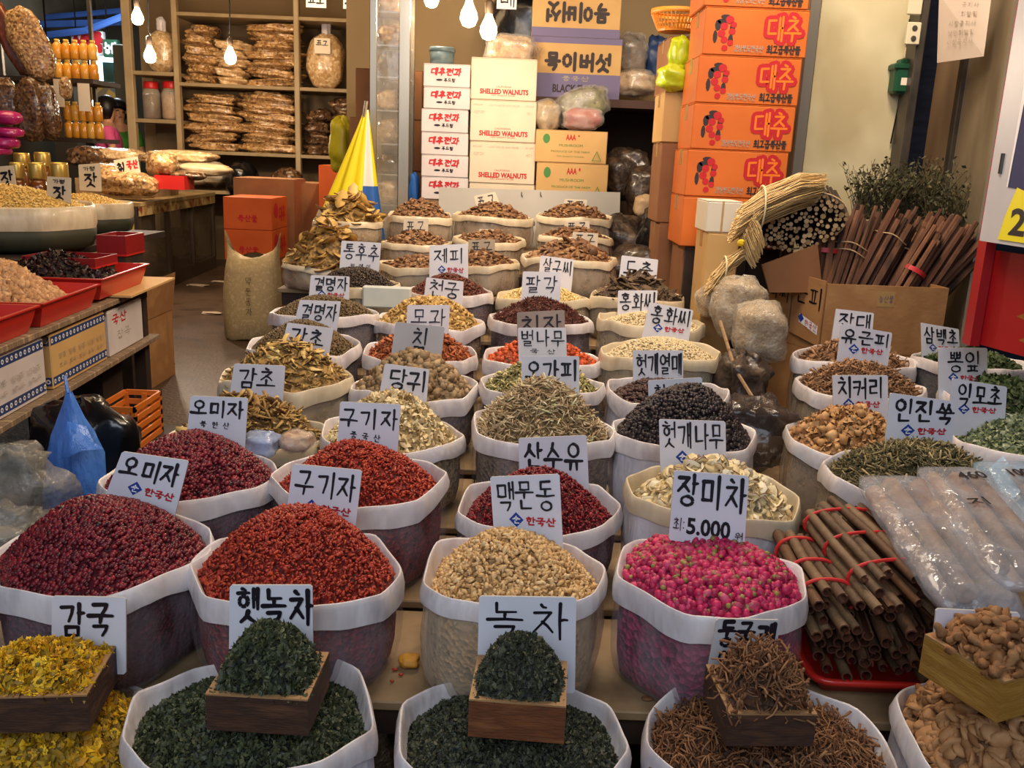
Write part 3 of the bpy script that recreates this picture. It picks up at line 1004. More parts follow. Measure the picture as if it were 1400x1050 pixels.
def fn_slice(mt, me_, cup=.35, edge=.09, n=10, ov=1.0):
    def g(i):
        V, F = disc(n, cup, edge); r = np.random.default_rng(i)
        rr = 1 + r.uniform(-.18, .12, n); V = V.copy()
        V[1:n + 1, :2] *= rr[:, None]; V[n + 2:, :2] *= rr[:, None] * 1.02; V[:, 1] *= ov
        mi = [0 if q % 4 < 2 else 1 for q in range(len(F))]
        return np_mesh('slice', V, F, [mt, me_], mi)
    return g


def fn_strip(mt, me_):
    def g(i):
        r = np.random.default_rng(i); rows = []; n = 5; V = []; F = []; mi = []
        b = r.uniform(-.25, .35); tw = r.uniform(-.5, .5)
        for k in range(n):
            t = -1 + 2 * k / (n - 1); w_ = .26 * (1 - .5 * abs(t) ** 3) * r.uniform(.85, 1.15); h = .06; a = tw * t
            for dx, dz in ((-w_, -h), (w_, -h), (w_, h), (-w_, h)):
                V.append((t, dx * math.cos(a) + b * (1 - t * t), dz + dx * math.sin(a)))
        for k in range(n - 1):
            for j in range(4):
                a = k * 4 + j; c = k * 4 + (j + 1) % 4
                F += [(a, c, c + 4), (a, c + 4, a + 4)]; mi += [1 if j in (0, 1, 3) else 0] * 2
        F += [(0, 2, 1), (0, 3, 2), (16, 17, 18), (16, 18, 19)]; mi += [0] * 4
        return np_mesh('strip', np.array(V), np.array(F), [mt, me_], mi)
    return g


def fn_knob(i):
    r = np.random.default_rng(i + 40); n = 9; R_ = 9; V = []; F = []
    ln = 1.0; bend = r.uniform(-.55, .55); ph = r.uniform(0, 6, 3)
    for k in range(R_):
        t = -1 + 2 * k / (R_ - 1)
        rad = .34 * (1 - abs(t) ** 5) ** .5 * (1 + .26 * math.sin(t * 5 + ph[0]) + .17 * math.sin(t * 10 + ph[1])) if abs(t) < .999 else .12
        for j in range(n):
            a = 2 * math.pi * j / n; q = rad * (1 + .13 * math.sin(3 * a + ph[2] + t * 4))
            V.append((t * ln, q * math.cos(a) + bend * (1 - t * t), q * math.sin(a)))
    for k in range(R_ - 1):
        for j in range(n):
            a = k * n + j; b = k * n + (j + 1) % n; F += [(a, b, b + n), (a, b + n, a + n)]
    for k in range(1, n - 1): F.append((0, k + 1, k)); e = (R_ - 1) * n; F.append((e, e + k, e + k + 1))
    return np_mesh('knob', np.array(V), np.array(F), [KNOB], None, True)


def fn_chunk(mt):
    def g(i):
        V, F = chunk(i); return np_mesh('chunk', V * (1, .8, .7), F, [mt])
    return g


def fn_scrap(mt):
    """curled scrap of bark"""
    def g(i):
        r = np.random.default_rng(i + 3); V = []; F = []; n = 5; k_ = 3
        for a in range(n):
            ang = -1.1 + 2.2 * a / (n - 1)
            for b in range(k_):
                x = -1 + 2 * b / (k_ - 1) + r.uniform(-.15, .15)
                V.append((x, .6 * math.sin(ang) + r.uniform(-.05, .05), .45 * (math.cos(ang) - .6)))
        m = len(V); V += [(x, y * .86, z - .08) for x, y, z in V]
        for a in range(n - 1):
            for b in range(k_ - 1):
                q = a * k_ + b
                F += [(q, q + 1, q + k_ + 1), (q, q + k_ + 1, q + k_), (m + q, m + q + k_ + 1, m + q + 1), (m + q, m + q + k_, m + q + k_ + 1)]
        bd = [a * k_ for a in range(n)] + [(n - 1) * k_ + 1, (n - 1) * k_ + 2] + [a * k_ + 2 for a in range(n - 2, -1, -1)] + [1]
        for i_ in range(len(bd)):
            p, q = bd[i_], bd[(i_ + 1) % len(bd)]; F += [(p, m + p, m + q), (p, m + q, q)]
        return np_mesh('scrap', np.array(V), np.array(F), [mt])
    return g


def fn_mush(i):
    V, F = shape_of('mush', i); V2, F2 = prism(5); V2 = (V2 * (.5, .18, .18))[:, [1, 2, 0]] + (0, 0, -.35)
    return np_mesh('mush', np.concatenate([V, V2]), np.concatenate([F, F2 + len(V)]), [MUSH], None, True)


MAIN = 'white plastic sacks of herbs'
# ---- front row -----------------------------------------------------------------------------------
s = make_sack('F1', 62, 1008, 312, '', apex=952, lvl=.03, filmm=FILMM, label='white sack with rolled rim holding the yellow chrysanthemum flowers')
heap(s, 'leaf', .010, 2200, PETI, PET_B, 'yellow petals and crumbs lying between the dried chrysanthemum flowers', 'petals', tilt=1.2)
pieces(s, 'dried_flower', 'x', .0125, 240, None, 'yellow dried chrysanthemum flower lying in the white sack', 'flower', 'dried chrysanthemum flowers in the sack', fn=fn_flower, nshape=5, tilt=.9, lift=.3, mind=.0125, rmax=.88, meshkey='flower')
s = make_sack('F2', 345, 972, 345, '', apex=960, lvl=.035, filmm=FILMM, wave=.016, label='wide white sack holding new green tea, beside the yellow flowers')
heap(s, 'leaf', .0068, 5200, TEA2, TEA_B, 'crumbly dark new green tea in the sack beside the yellow flowers', 'tea', tilt=1.0)
s = make_sack('F3', 703, 1000, 328, '', apex=985, lvl=.035, filmm=FILMM, wave=.016, label='white sack holding fine green tea around the lighter wooden scoop box')
heap(s, 'leaf', .0055, 6500, TEA, TEA_B, 'fine blackish green tea spread around the lighter wooden scoop box', 'tea', tilt=1.0)
s = make_sack('F4', 1050, 1010, 352, '', apex=985, lvl=.035, filmm=FILMM, wave=.016, label='white sack with folded rim holding curly brown roots')
heap(s, 'curl', .020, 1500, ROOT, ROOT_B, 'tangle of thin curly brown roots filling the white front sack', 'roots', tilt=.7)
s = make_sack('F5', 1408, 1010, 372, '', apex=900, lvl=.03, filmm=FILMM, label='white sack holding knobby tan roots at the front')
heap(s, 'mush', .016, 900, KNOB, KNOB_B, 'darker tan roots packed beneath the knobby ones', 'roots', tilt=.8, lift=-.3)
pieces(s, 'knobby_root', 'x', .0205, 260, None, 'knobby finger-thick tan root lying in the white front sack', 'root', 'knobby tan roots in the sack', fn=fn_knob, nshape=6, tilt=.45, lift=.45, mind=.0135, rmax=.88)
# ---- second row ----------------------------------------------------------------------------------
s = make_sack('A1', 140, 752, 292, '', apex=683, lvl=.02, label='big white-rimmed sack of dark crimson berries beside the yellow flowers')
heap(s, 'berry', .0052, 5200, OMIJA, OMIJA_B, 'heap of dark crimson berries in the nearer of their two sacks', 'berries', tilt=1.5)
s = make_sack('A2', 407, 770, 290, '', apex=697, lvl=.02, label='big white-rimmed sack of orange-red goji berries behind the tea card with a year')
heap(s, 'grain', .0068, 4300, GOJI, GOJI_B, 'heap of orange-red goji berries in the nearer of their two sacks', 'berries', tilt=.6)
s = make_sack('A3', 700, 778, 268, '', apex=733, lvl=.045, wave=.014, filmm=FILMC, label='milky plastic sack of cream coloured small tubers behind the plain tea card')
heap(s, 'grain', .0088, 2700, TUBER, TUBER_B, 'heap of small cream coloured spindle-shaped tubers', 'tubers', tilt=.6)
s = make_sack('A4', 969, 780, 262, '', apex=757, lvl=.016, label='clear plastic sack with white rim full of pink rosebuds')
heap(s, 'berry', .0085, 900, ROSE_I, ROSE_B, 'pink rosebuds packed beneath the uppermost ones', 'rosebuds', tilt=1.5, lift=-.5, pw=4.5)
pieces(s, 'rosebud', 'x', .0088, 300, None, 'dried pink rosebud lying in the clear sack', 'rosebud', 'dried pink rosebuds in the sack', fn=fn_bud, nshape=5, tilt=1.3, lift=.25, mind=.0128, rmax=.90, pw=4.5)
# ---- third row -----------------------------------------------------------------------------------
s = make_sack('B1', 262, 645, 235, '', apex=594, lvl=.02, label='smaller sack of dark crimson berries next to the blue hanging bag')
heap(s, 'berry', .0056, 3600, OMIJA, OMIJA_B, 'heap of dark crimson berries in the farther of their two sacks', 'berries', tilt=1.5)
s = make_sack('B2', 490, 650, 240, '', apex=608, lvl=.035, label='clear sack of orange-red goji berries with a wide open rim')
heap(s, 'grain', .0070, 2900, GOJI, GOJI_B, 'heap of orange-red goji berries in the farther of their two sacks', 'berries', tilt=.6)
s = make_sack('B3', 735, 690, 236, '', apex=645, lvl=.045, label='low sack of wrinkled ruby red berries behind the cream tubers')
heap(s, 'grain', .0072, 2400, CORN, CORN_B, 'heap of wrinkled ruby red berries behind the cream tubers', 'berries', tilt=.7)
s = make_sack('B4', 977, 672, 245, '', apex=634, lvl=.045, white=False, filmm=FILMM, label='white sack of round cream root slices behind the rosebuds')
heap(s, 'disc', .012, 300, CHIPW, SLICE_B, 'cream root slices packed beneath the top ones', 'root slices', lift=-.2)
pieces(s, 'root_slice', 'x', .0185, 170, None, 'round cream root slice with thin brown bark edge', 'slice', 'cream root slices in the sack', fn=fn_slice(SLICE, SLICE_E, .5, .06), nshape=5, tilt=.7, lift=.4, mind=.015, rmax=.84, meshkey='root_slice')
s = make_sack('B5', 1256, 650, 262, '', Y=2.24, apex=608, lvl=.02, hs=.30, filmm=FILMC, label='white sack of chopped dried mugwort stems behind the wrapped bark rolls')
heap(s, 'stick', .013, 2600, MUG, MUG_B, 'heap of chopped brown-green mugwort stems', 'herbs', tilt=.6, extra=('stick', .016, 130, imat('pale_stem', [(176, 156, 108), (150, 130, 86)], .6)))
# ---- fourth row ----------------------------------------------------------------------------------
s = make_sack('C1', 340, 590, 214, '', apex=545, lvl=.02, white=False, label='sack of dark yellow root splinters behind the farther crimson berries')
heap(s, 'slat', .016, 500, DKST, DKST_B, 'dark yellow splinters packed beneath the top ones', 'splinters', tilt=.5)
pieces(s, 'root_splinter', 'x', .030, 160, None, 'long dark yellow root splinter with brown bark', 'root strip', 'dark yellow root splinters in the sack', fn=fn_strip(mat('splinter', [(186, 148, 78), (146, 108, 54), (208, 176, 108)], .6, rand='object'), LICO_E), nshape=6, tilt=.5, lift=.3, mind=.013, rmax=.82)
s = make_sack('C2', 535, 590, 202, '', apex=538, lvl=.035, label='clear sack of small pale cream root chips behind the farther goji berries')
heap(s, 'leaf', .012, 1500, CHIPW, CHIPW_B, 'heap of small pale cream root chips', 'root chips', tilt=.9)
s = make_sack('C3', 741, 582, 208, '', apex=522, lvl=.02, label='clear sack of chopped greyish twigs behind the ruby berries')
heap(s, 'stick', .0145, 1900, TWIG, TWIG_B, 'heap of chopped greyish brown twigs with pale and green bits', 'twigs', tilt=.5, extra=('stick', .017, 70, TWIGG))
s = make_sack('C4', 936, 588, 200, '', apex=527, lvl=.02, filmm=FILMM, label='white sack heaped with black curled seeds')
heap(s, 'berry', .0068, 2600, BLK, BLK_B, 'tall heap of black curled seeds', 'seeds', tilt=1.5)
s = make_sack('C5', 1160, 600, 176, '', Y=2.72, apex=560, lvl=.02, hs=.26, filmm=FILMC, label='sack of tan chicory root chips with wooden stem poking out')
heap(s, 'leaf', .014, 900, TANC, TANC_B, 'heap of tan chicory root chips', 'root chips', tilt=.8, extra=('chunk', .009, 60, TANC))
s = make_sack('C6', 1400, 600, 210, '', Y=2.7, apex=572, lvl=.02, hs=.26, filmm=FILMM, label='white sack of whitish green herb flakes near the red board')
heap(s, 'leaf', .009, 2200, GFLAKE, GFL_B, 'heap of whitish green herb flakes', 'herbs', tilt=.9)
# ---- fifth row -----------------------------------------------------------------------------------
s = make_sack('D1', 392, 512, 182, '', apex=470, lvl=.015, white=False, label='sack of large yellow licorice strips behind the dark yellow splinters')
heap(s, 'slat', .016, 350, DKST, LICO_B, 'licorice strips packed beneath the top ones', 'licorice', tilt=.5)
pieces(s, 'licorice_strip', 'x', .028, 130, None, 'pale yellow licorice strip with brown bark edges', 'root strip', 'licorice strips in the sack', fn=fn_strip(LICO, LICO_E), nshape=6, tilt=.5, lift=.35, mind=.016, rmax=.82)
s = make_sack('D2', 567, 525, 174, '', apex=484, lvl=.025, label='sack of greyish brown root cubes behind the pale root chips')
heap(s, 'chunk', .008, 260, imat('grey_root_i', [(150, 124, 88), (126, 100, 70), (174, 150, 112)]), CUBE_B, 'greyish root cubes packed beneath the top ones', 'root cubes', lift=0)
pieces(s, 'root_cube', 'x', .0125, 150, None, 'rough greyish brown root cube', 'root', 'greyish root cubes in the sack', fn=fn_chunk(CUBE), nshape=6, tilt=.9, lift=.4, mind=.018, rmax=.84)
s = make_sack('D3', 740, 523, 176, '', apex=494, lvl=.03, label='sack of mixed green and cream stem slices behind the chopped twigs')
heap(s, 'slat', .014, 1000, GSL, GSL_B, 'heap of mixed green and cream stem slices', 'stems', tilt=.7, extra=('disc', .008, 60, CHIPW))
s = make_sack('D4', 912, 530, 172, '', apex=522, lvl=.05, filmm=FILMM, wave=.02, label='tall-rimmed white sack of dark brown seeds behind the black seeds')
heap(s, 'berry', .0075, 1300, DSEED, BLK_B, 'low heap of dark brown seeds within the tall-rimmed sack', 'seeds', tilt=1.5)
s = make_sack('D5', 1176, 527, 176, '', Y=3.08, apex=497, lvl=.015, hs=.27, filmm=FILMC, label='sack of thin brown elm bark strips behind the chicory chips')
heap(s, 'strip', .016, 1100, BRST, BRST_B, 'heap of thin brown elm bark strips', 'bark', tilt=.5)
s = make_sack('D6', 1372, 545, 170, '', Y=3.05, apex=518, lvl=.02, hs=.27, label='sack of dark green leaves beneath the card with red bleed print')
heap(s, 'leaf', .014, 900, GLEAF, GLEAF_B, 'heap of dark green mulberry leaves', 'leaves', tilt=.9)
# ---- sixth row -----------------------------------------------------------------------------------
s = make_sack('E1', 415, 470, 160, '', apex=440, lvl=.02, label='sack of fine olive brown seeds, the nearer of two alike')
heap(s, 'berry', .0045, 3200, OLIVE, OLIVE_B, 'smooth heap of fine olive brown seeds in the nearer sack', 'seeds', tilt=1.5)
s = make_sack('E2', 574, 480, 164, '', apex=452, lvl=.03, label='sack of orange brown arrowroot slices behind the grey root cubes')
heap(s, 'slat', .016, 700, ORSL, ORSL_B, 'heap of curled orange brown arrowroot slices', 'root slices', tilt=.7)
s = make_sack('E3', 738, 485, 170, '', apex=463, lvl=.03, label='sack of orange gardenia pods under two overlapping cards')
heap(s, 'berry', .009, 300, imat('orange_pod_i', [(186, 70, 28), (208, 96, 40), (150, 48, 22)]), POD_B, 'orange pods packed beneath the top ones', 'pods', lift=0)
pieces(s, 'orange_pod', 'grain', .0135, 120, [POD], 'orange oval gardenia pod', 'pod', 'orange pods in the sack', nshape=4, tilt=.6, lift=.3, mind=.016, rmax=.85)
s = make_sack('E4', 905, 480, 168, '', apex=462, lvl=.03, white=False, wave=.02, filmm=FILMC, label='cream sack of tiny pale safflower seeds, the nearer of two alike')
heap(s, 'berry', .0045, 3000, PALE, PALE_B, 'flat heap of tiny pale safflower seeds in the nearer sack', 'seeds', tilt=1.5)
s = make_sack('E5', 1167, 487, 168, '', Y=3.44, apex=470, lvl=.03, hs=.27, filmm=FILMC, label='hindmost sack of brown bark strips against the cardboard box')
heap(s, 'strip', .018, 500, BRST, BRST_B, 'flat heap of brown root strips against the cardboard box', 'roots', tilt=.6, extra=('cyl', .014, 50, BRST))
s = make_sack('E6', 1325, 492, 150, '', Y=3.42, apex=480, lvl=.02, hs=.27, label='hindmost sack of small dark green leaves below the red board')
heap(s, 'leaf', .013, 700, GLEAF, GLEAF_B, 'heap of small dark green leaves below the red board', 'leaves', tilt=.9)
# ---- seventh row ---------------------------------------------------------------------------------
s = make_sack('G1', 443, 425, 153, '', apex=405, lvl=.02, label='sack of fine olive brown seeds, the farther of two alike')
heap(s, 'berry', .0048, 2600, OLIVE, OLIVE_B, 'smooth heap of fine olive brown seeds in the farther sack', 'seeds', tilt=1.5)
s = make_sack('G2', 589, 437, 150, '', apex=406, lvl=.015, label='sack of yellowish crinkled quince slices')
heap(s, 'disc', .010, 800, YSL, YSL_B, 'heap of small yellowish crinkled quince slices', 'slices', tilt=.8)
s = make_sack('G3', 740, 435, 149, '', apex=410, lvl=.015, label='sack of dark red-brown star shaped pods')
heap(s, 'star', .012, 900, STAR, STAR_B, 'heap of dark red-brown star shaped pods', 'pods', tilt=.9)
s = make_sack('G4', 890, 435, 148, '', apex=428, lvl=.03, white=False, filmm=FILMC, wave=.03, label='crumpled cream bag of tiny pale safflower seeds, the farther of two alike')
heap(s, 'berry', .0048, 1800, PALE, PALE_B, 'flat heap of tiny pale safflower seeds in the farther bag', 'seeds', tilt=1.5)
# ---- eighth row ----------------------------------------------------------------------------------
s = make_sack('H1', 487, 385, 128, '', apex=365, lvl=.02, white=False, label='sack of black peppercorns behind the olive brown seeds')
heap(s, 'berry', .0050, 2000, PEP, PEP_B, 'dark heap of black peppercorns', 'peppercorns', tilt=1.5)
s = make_sack('H2', 616, 395, 122, '', apex=376, lvl=.02, label='sack of dark red-brown pepper husks behind the quince slices')
heap(s, 'berry', .0062, 1300, SICH, SICH_B, 'heap of dark red-brown pepper husks', 'husks', tilt=1.5)
s = make_sack('H3', 742, 405, 130, '', apex=390, lvl=.02, white=False, label='sack of pale yellow apricot kernels behind the star pods')
heap(s, 'grain', .0075, 1200, APR, APR_B, 'flat heap of pale yellow apricot kernels', 'kernels', tilt=.8)
s = make_sack('H4', 873, 402, 134, '', apex=378, lvl=.02, white=False, filmm=FILMC, label='sack of curled grey bark pieces behind the crumpled cream bag')
heap(s, 'slat', .016, 200, imat('grey_bark_i', [(98, 80, 60), (124, 102, 78), (72, 58, 44)]), BARK_B, 'grey bark scraps packed beneath the top ones', 'bark', lift=0)
pieces(s, 'bark_scrap', 'x', .030, 70, None, 'curled scrap of dark grey bark', 'bark', 'grey bark scraps in the sack', fn=fn_scrap(BARK), nshape=5, tilt=.6, lift=.3, mind=.026, rmax=.85)
# ---- mushrooms at the back -----------------------------------------------------------------------
mm = [('L1', 577, 360, 120, 352, 'behind the white card with price mark'), ('L2', 662, 358, 100, 345, 'below the pepper husk card'), ('L3', 779, 350, 134, 330, 'topped with the largest caps'),
      ('K1', 570, 330, 106, 318, 'above the card beside the licorice ovals'), ('K2', 668, 326, 104, 317, 'in the middle of the second tier'), ('K3', 786, 322, 108, 313, 'just behind the largest caps'),
      ('J1', 574, 293, 96, 274, 'next to the steel column'), ('J2', 674, 294, 112, 279, 'in the middle before the grey board'), ('J3', 785, 295, 108, 279, 'at the outer end of the grey board')]
for k, cx, cy, wp, ap, where in mm:
    s = make_sack(k, cx, cy, wp, '', apex=ap, lvl=.02, white=False, filmm=FILMC, cuff=.035, label='cream plastic sack of dried brown mushrooms ' + where)
    heap(s, 'mush', .012, 220, MUSHI, MUSH_B, 'small dried mushroom bits ' + where, 'mushrooms', lift=0, nshape=3)
    big = .024 if k == 'L3' else .017
    pieces(s, 'dried_mushroom', 'x', big, 52 if k == 'L3' else 30, None, 'dried mushroom cap in the sack ' + where, 'mushroom', 'dried mushrooms ' + where, fn=fn_mush, nshape=4, tilt=.8, lift=.3, mind=big * 1.1, rmax=.85, meshkey='mush')
for k, cx, cy, wp, ap, Yk, where in (('L0', 448, 362, 124, 312, 4.62, 'lower'), ('J0', 478, 300, 98, 268, 5.35, 'upper')):
    s = make_sack(k, cx, cy, wp, '', Y=Yk, apex=ap, lvl=.02, white=False, filmm=FILMC, cuff=.035, label='cream sack of big licorice ovals, the %s of two before the yellow parasol' % where)
    heap(s, 'oval', .03, 60, imat('oval_i', [(206, 170, 92), (188, 150, 78), (160, 124, 62)]), LICO_B, 'big licorice ovals packed under the top ones of the %s sack' % where, 'licorice', lift=0)
    pieces(s, 'licorice_oval', 'x', .052, 48, None, 'big pale licorice oval with dark bark edge, in the %s sack' % where, 'licorice slice', 'big licorice ovals in the %s sack' % where, fn=fn_slice(LICO, LICO_E, .2, .05, 12, .55), nshape=5, tilt=.35, lift=.5, mind=.036, rmax=.9, meshkey='oval')

# ------------------------------------------------------------------ wooden scoop boxes standing in the front sacks
BOXA = mat('scoop_wood_dark', [(78, 50, 34), (58, 38, 28), (96, 64, 42)], .6, scale=10, stretch=(1, 1, 5), bump=.2)
BOXB = mat('scoop_wood_red', [(124, 72, 38), (98, 56, 32), (140, 88, 50)], .55, scale=9, stretch=(1, 1, 5), bump=.2)
BOXC = mat('scoop_wood_yellow', [(176, 132, 58), (156, 112, 46), (190, 146, 72)], .55, scale=9, stretch=(1, 1, 5), bump=.2)
BEDGE = mat('scoop_edge', [(170, 132, 88), (146, 108, 70)], .6, scale=10)


def scoop(c, wx, wy, h, rz, m, label, tilt=0.0):
    root = empty('scoop_box', c, label, 'box', None, rz)
    M = Matrix.Translation(c) @ Matrix.Rotation(rz, 4, 'Z') @ Matrix.Rotation(tilt, 4, 'X'); t = .011
    for nm, lo, hi in (('side_board', (-wx / 2, -wy / 2, 0), (wx / 2, -wy / 2 + t, h)), ('side_board', (-wx / 2, wy / 2 - t, 0), (wx / 2, wy / 2, h)),
                       ('side_board', (-wx / 2, -wy / 2 + t, 0), (-wx / 2 + t, wy / 2 - t, h)), ('side_board', (wx / 2 - t, -wy / 2 + t, 0), (wx / 2, wy / 2 - t, h))):
        b = MB(); b.box(lo, (hi[0], hi[1], hi[2] - .003), M, m=0); b.box((lo[0], lo[1], hi[2] - .003), hi, M, m=1); b.build(nm, [m, BEDGE], root)
    b = MB(); b.box((-wx / 2 + t, -wy / 2 + t, 0), (wx / 2 - t, wy / 2 - t, .01), M); b.build('base_board', m, root)
    return root, M


def boxheap(M, wx, wy, h, hh, kind, size, n, m, mb_, label, cat, ind=None, px=0.0, name='herb_heap'):
    """heap in a scoop box: rises in a rounded pyramid above the rim"""
    x = rng.uniform(-1, 1, n); y = rng.uniform(-1, 1, n)

    def H(x, y): 
        q = np.clip(np.maximum(np.abs(x), np.abs(y)) * .6 + np.hypot(x, y) * .4, 0, 1)
        return h - .006 + hh * (1 - q ** 2.1)
    z = H(x, y) + rng.uniform(-.3, .6, n) * size * .5
    kx, ky = wx / 2 - .004, wy / 2 - .004
    P = np.stack([x * kx, y * ky, z], 1)
    Mn = np.array(M); P = P @ Mn[:3, :3].T + Mn[:3, 3]
    V, F = merge([shape_of(kind, i) for i in range(4)], P, rotmats(n, 1.0), size * rng.normal(1, .25, n).clip(.5, 1.7))
    g = 12; gx, gy = np.meshgrid(np.linspace(-1, 1, g), np.linspace(-1, 1, g)); gz = H(gx, gy) - .004
    G = np.stack([gx.ravel() * kx, gy.ravel() * ky, gz.ravel()], 1) @ Mn[:3, :3].T + Mn[:3, 3]
    Fg = []
    for i in range(g - 1):
        for j in range(g - 1):
            a = i * g + j; Fg += [(a, a + 1, a + g + 1), (a, a + g + 1, a + g)]
    o0 = np.array([Mn[0, 3], Mn[1, 3], Mn[2, 3] + h])
    me = np_mesh(name, np.concatenate([V, G]) - o0, np.concatenate([F, np.array(Fg) + len(V)]), [m, mb_], np.concatenate([np.zeros(len(F), int), np.ones(len(Fg), int)]), kind in ('berry', 'curl'))
    o = link(name, me, None, Vector(o0.tolist())); tag(o, label, cat, kind='stuff')
    return H, kx, ky, Mn


def scatter_box(Hf, kx, ky, Mn, name, ms, n, size, mind, tilt, label, cat, group, lift=.3):
    pts = []
    for _ in range(n * 14):
        x, y = random.uniform(-1, 1), random.uniform(-1, 1)
        if all((x * kx - a) ** 2 + (y * ky - b) ** 2 > mind ** 2 for a, b, _, _ in pts): pts.append((x * kx, y * ky, x, y))
        if len(pts) >= n: break
    R = rotmats(len(pts), tilt)
    for i, (a, b, x, y) in enumerate(pts):
        z = float(Hf(np.array([x]), np.array([y]))[0]) + lift * size
        p = Mn[:3, :3] @ np.array([a * .95, b * .95, z]) + Mn[:3, 3]
        o = bpy.data.objects.new(name, ms[i % len(ms)]); COL.objects.link(o)
        o.matrix_world = Matrix.Translation(Vector(p.tolist())) @ Matrix(R[i].tolist()).to_4x4() @ Matrix.Scale(size * random.uniform(.8, 1.2), 4)
        o['label'] = label; o['category'] = cat; o['group'] = group


def box_at(px, py, Y, wpx, hpx, rz, m, label, dy=.13):
    """px,py = middle of the box's front bottom edge in the picture"""
    p = at(px, py, Y=Y); k = depth(p) / FPX
    wx = wpx * k; h = hpx * k
    M0 = Matrix.Rotation(rz, 4, 'Z'); c = p + M0 @ Vector((0, dy / 2, 0))
    r, M = scoop(c, wx, dy, h, rz, m, label)
    return M, wx, dy, h


M, wx, wy, h = box_at(36, 1002, 1.33, 165, 56, .12, BOXA, 'dark wooden scoop box heaped with yellow chrysanthemum flowers', .16)
q = boxheap(M, wx, wy, h, .052, 'leaf', .010, 900, PETI, PET_B, 'yellow petals filling the scoop box of chrysanthemums', 'petals')
scatter_box(*q, 'dried_flower', _proto['flower'], 110, .0125, .0115, .9, 'yellow dried chrysanthemum flower heaped in the wooden scoop box', 'flower', 'dried chrysanthemum flowers in the scoop box')
M, wx, wy, h = box_at(352, 1002, 1.33, 140, 56, -.03, BOXA, 'dark wooden scoop box heaped with new green tea', .15)
boxheap(M, wx, wy, h, .095, 'leaf', .0078, 2400, TEA2, TEA_B, 'steep heap of new green tea in the darkest scoop box', 'tea')
M, wx, wy, h = box_at(705, 1012, 1.33, 132, 58, -.06, BOXB, 'reddish wooden scoop box with pale rim heaped with fine green tea', .14)
boxheap(M, wx, wy, h, .088, 'leaf', .0062, 3000, TEA, TEA_B, 'steep heap of fine green tea in the reddish scoop box', 'tea')
M, wx, wy, h = box_at(1052, 1020, 1.33, 122, 50, .06, BOXA, 'brown-black scoop box heaped with curly roots', .15)
boxheap(M, wx, wy, h, .082, 'curl', .021, 420, ROOT, ROOT_B, 'tangled heap of curly brown roots in the scoop box', 'roots')
M, wx, wy, h = box_at(1408, 975, 1.34, 130, 62, .42, BOXC, 'yellow varnished scoop box heaped with knobby roots', .16)
q = boxheap(M, wx, wy, h, .05, 'mush', .012, 160, KNOB, KNOB_B, 'tan roots packed beneath the top ones in the yellow scoop box', 'roots')
scatter_box(*q, 'knobby_root', _proto['knobby_root'], 60, .0205, .0145, .45, 'knobby tan root heaped in the yellow scoop box', 'root', 'knobby roots in the yellow scoop box', .6)
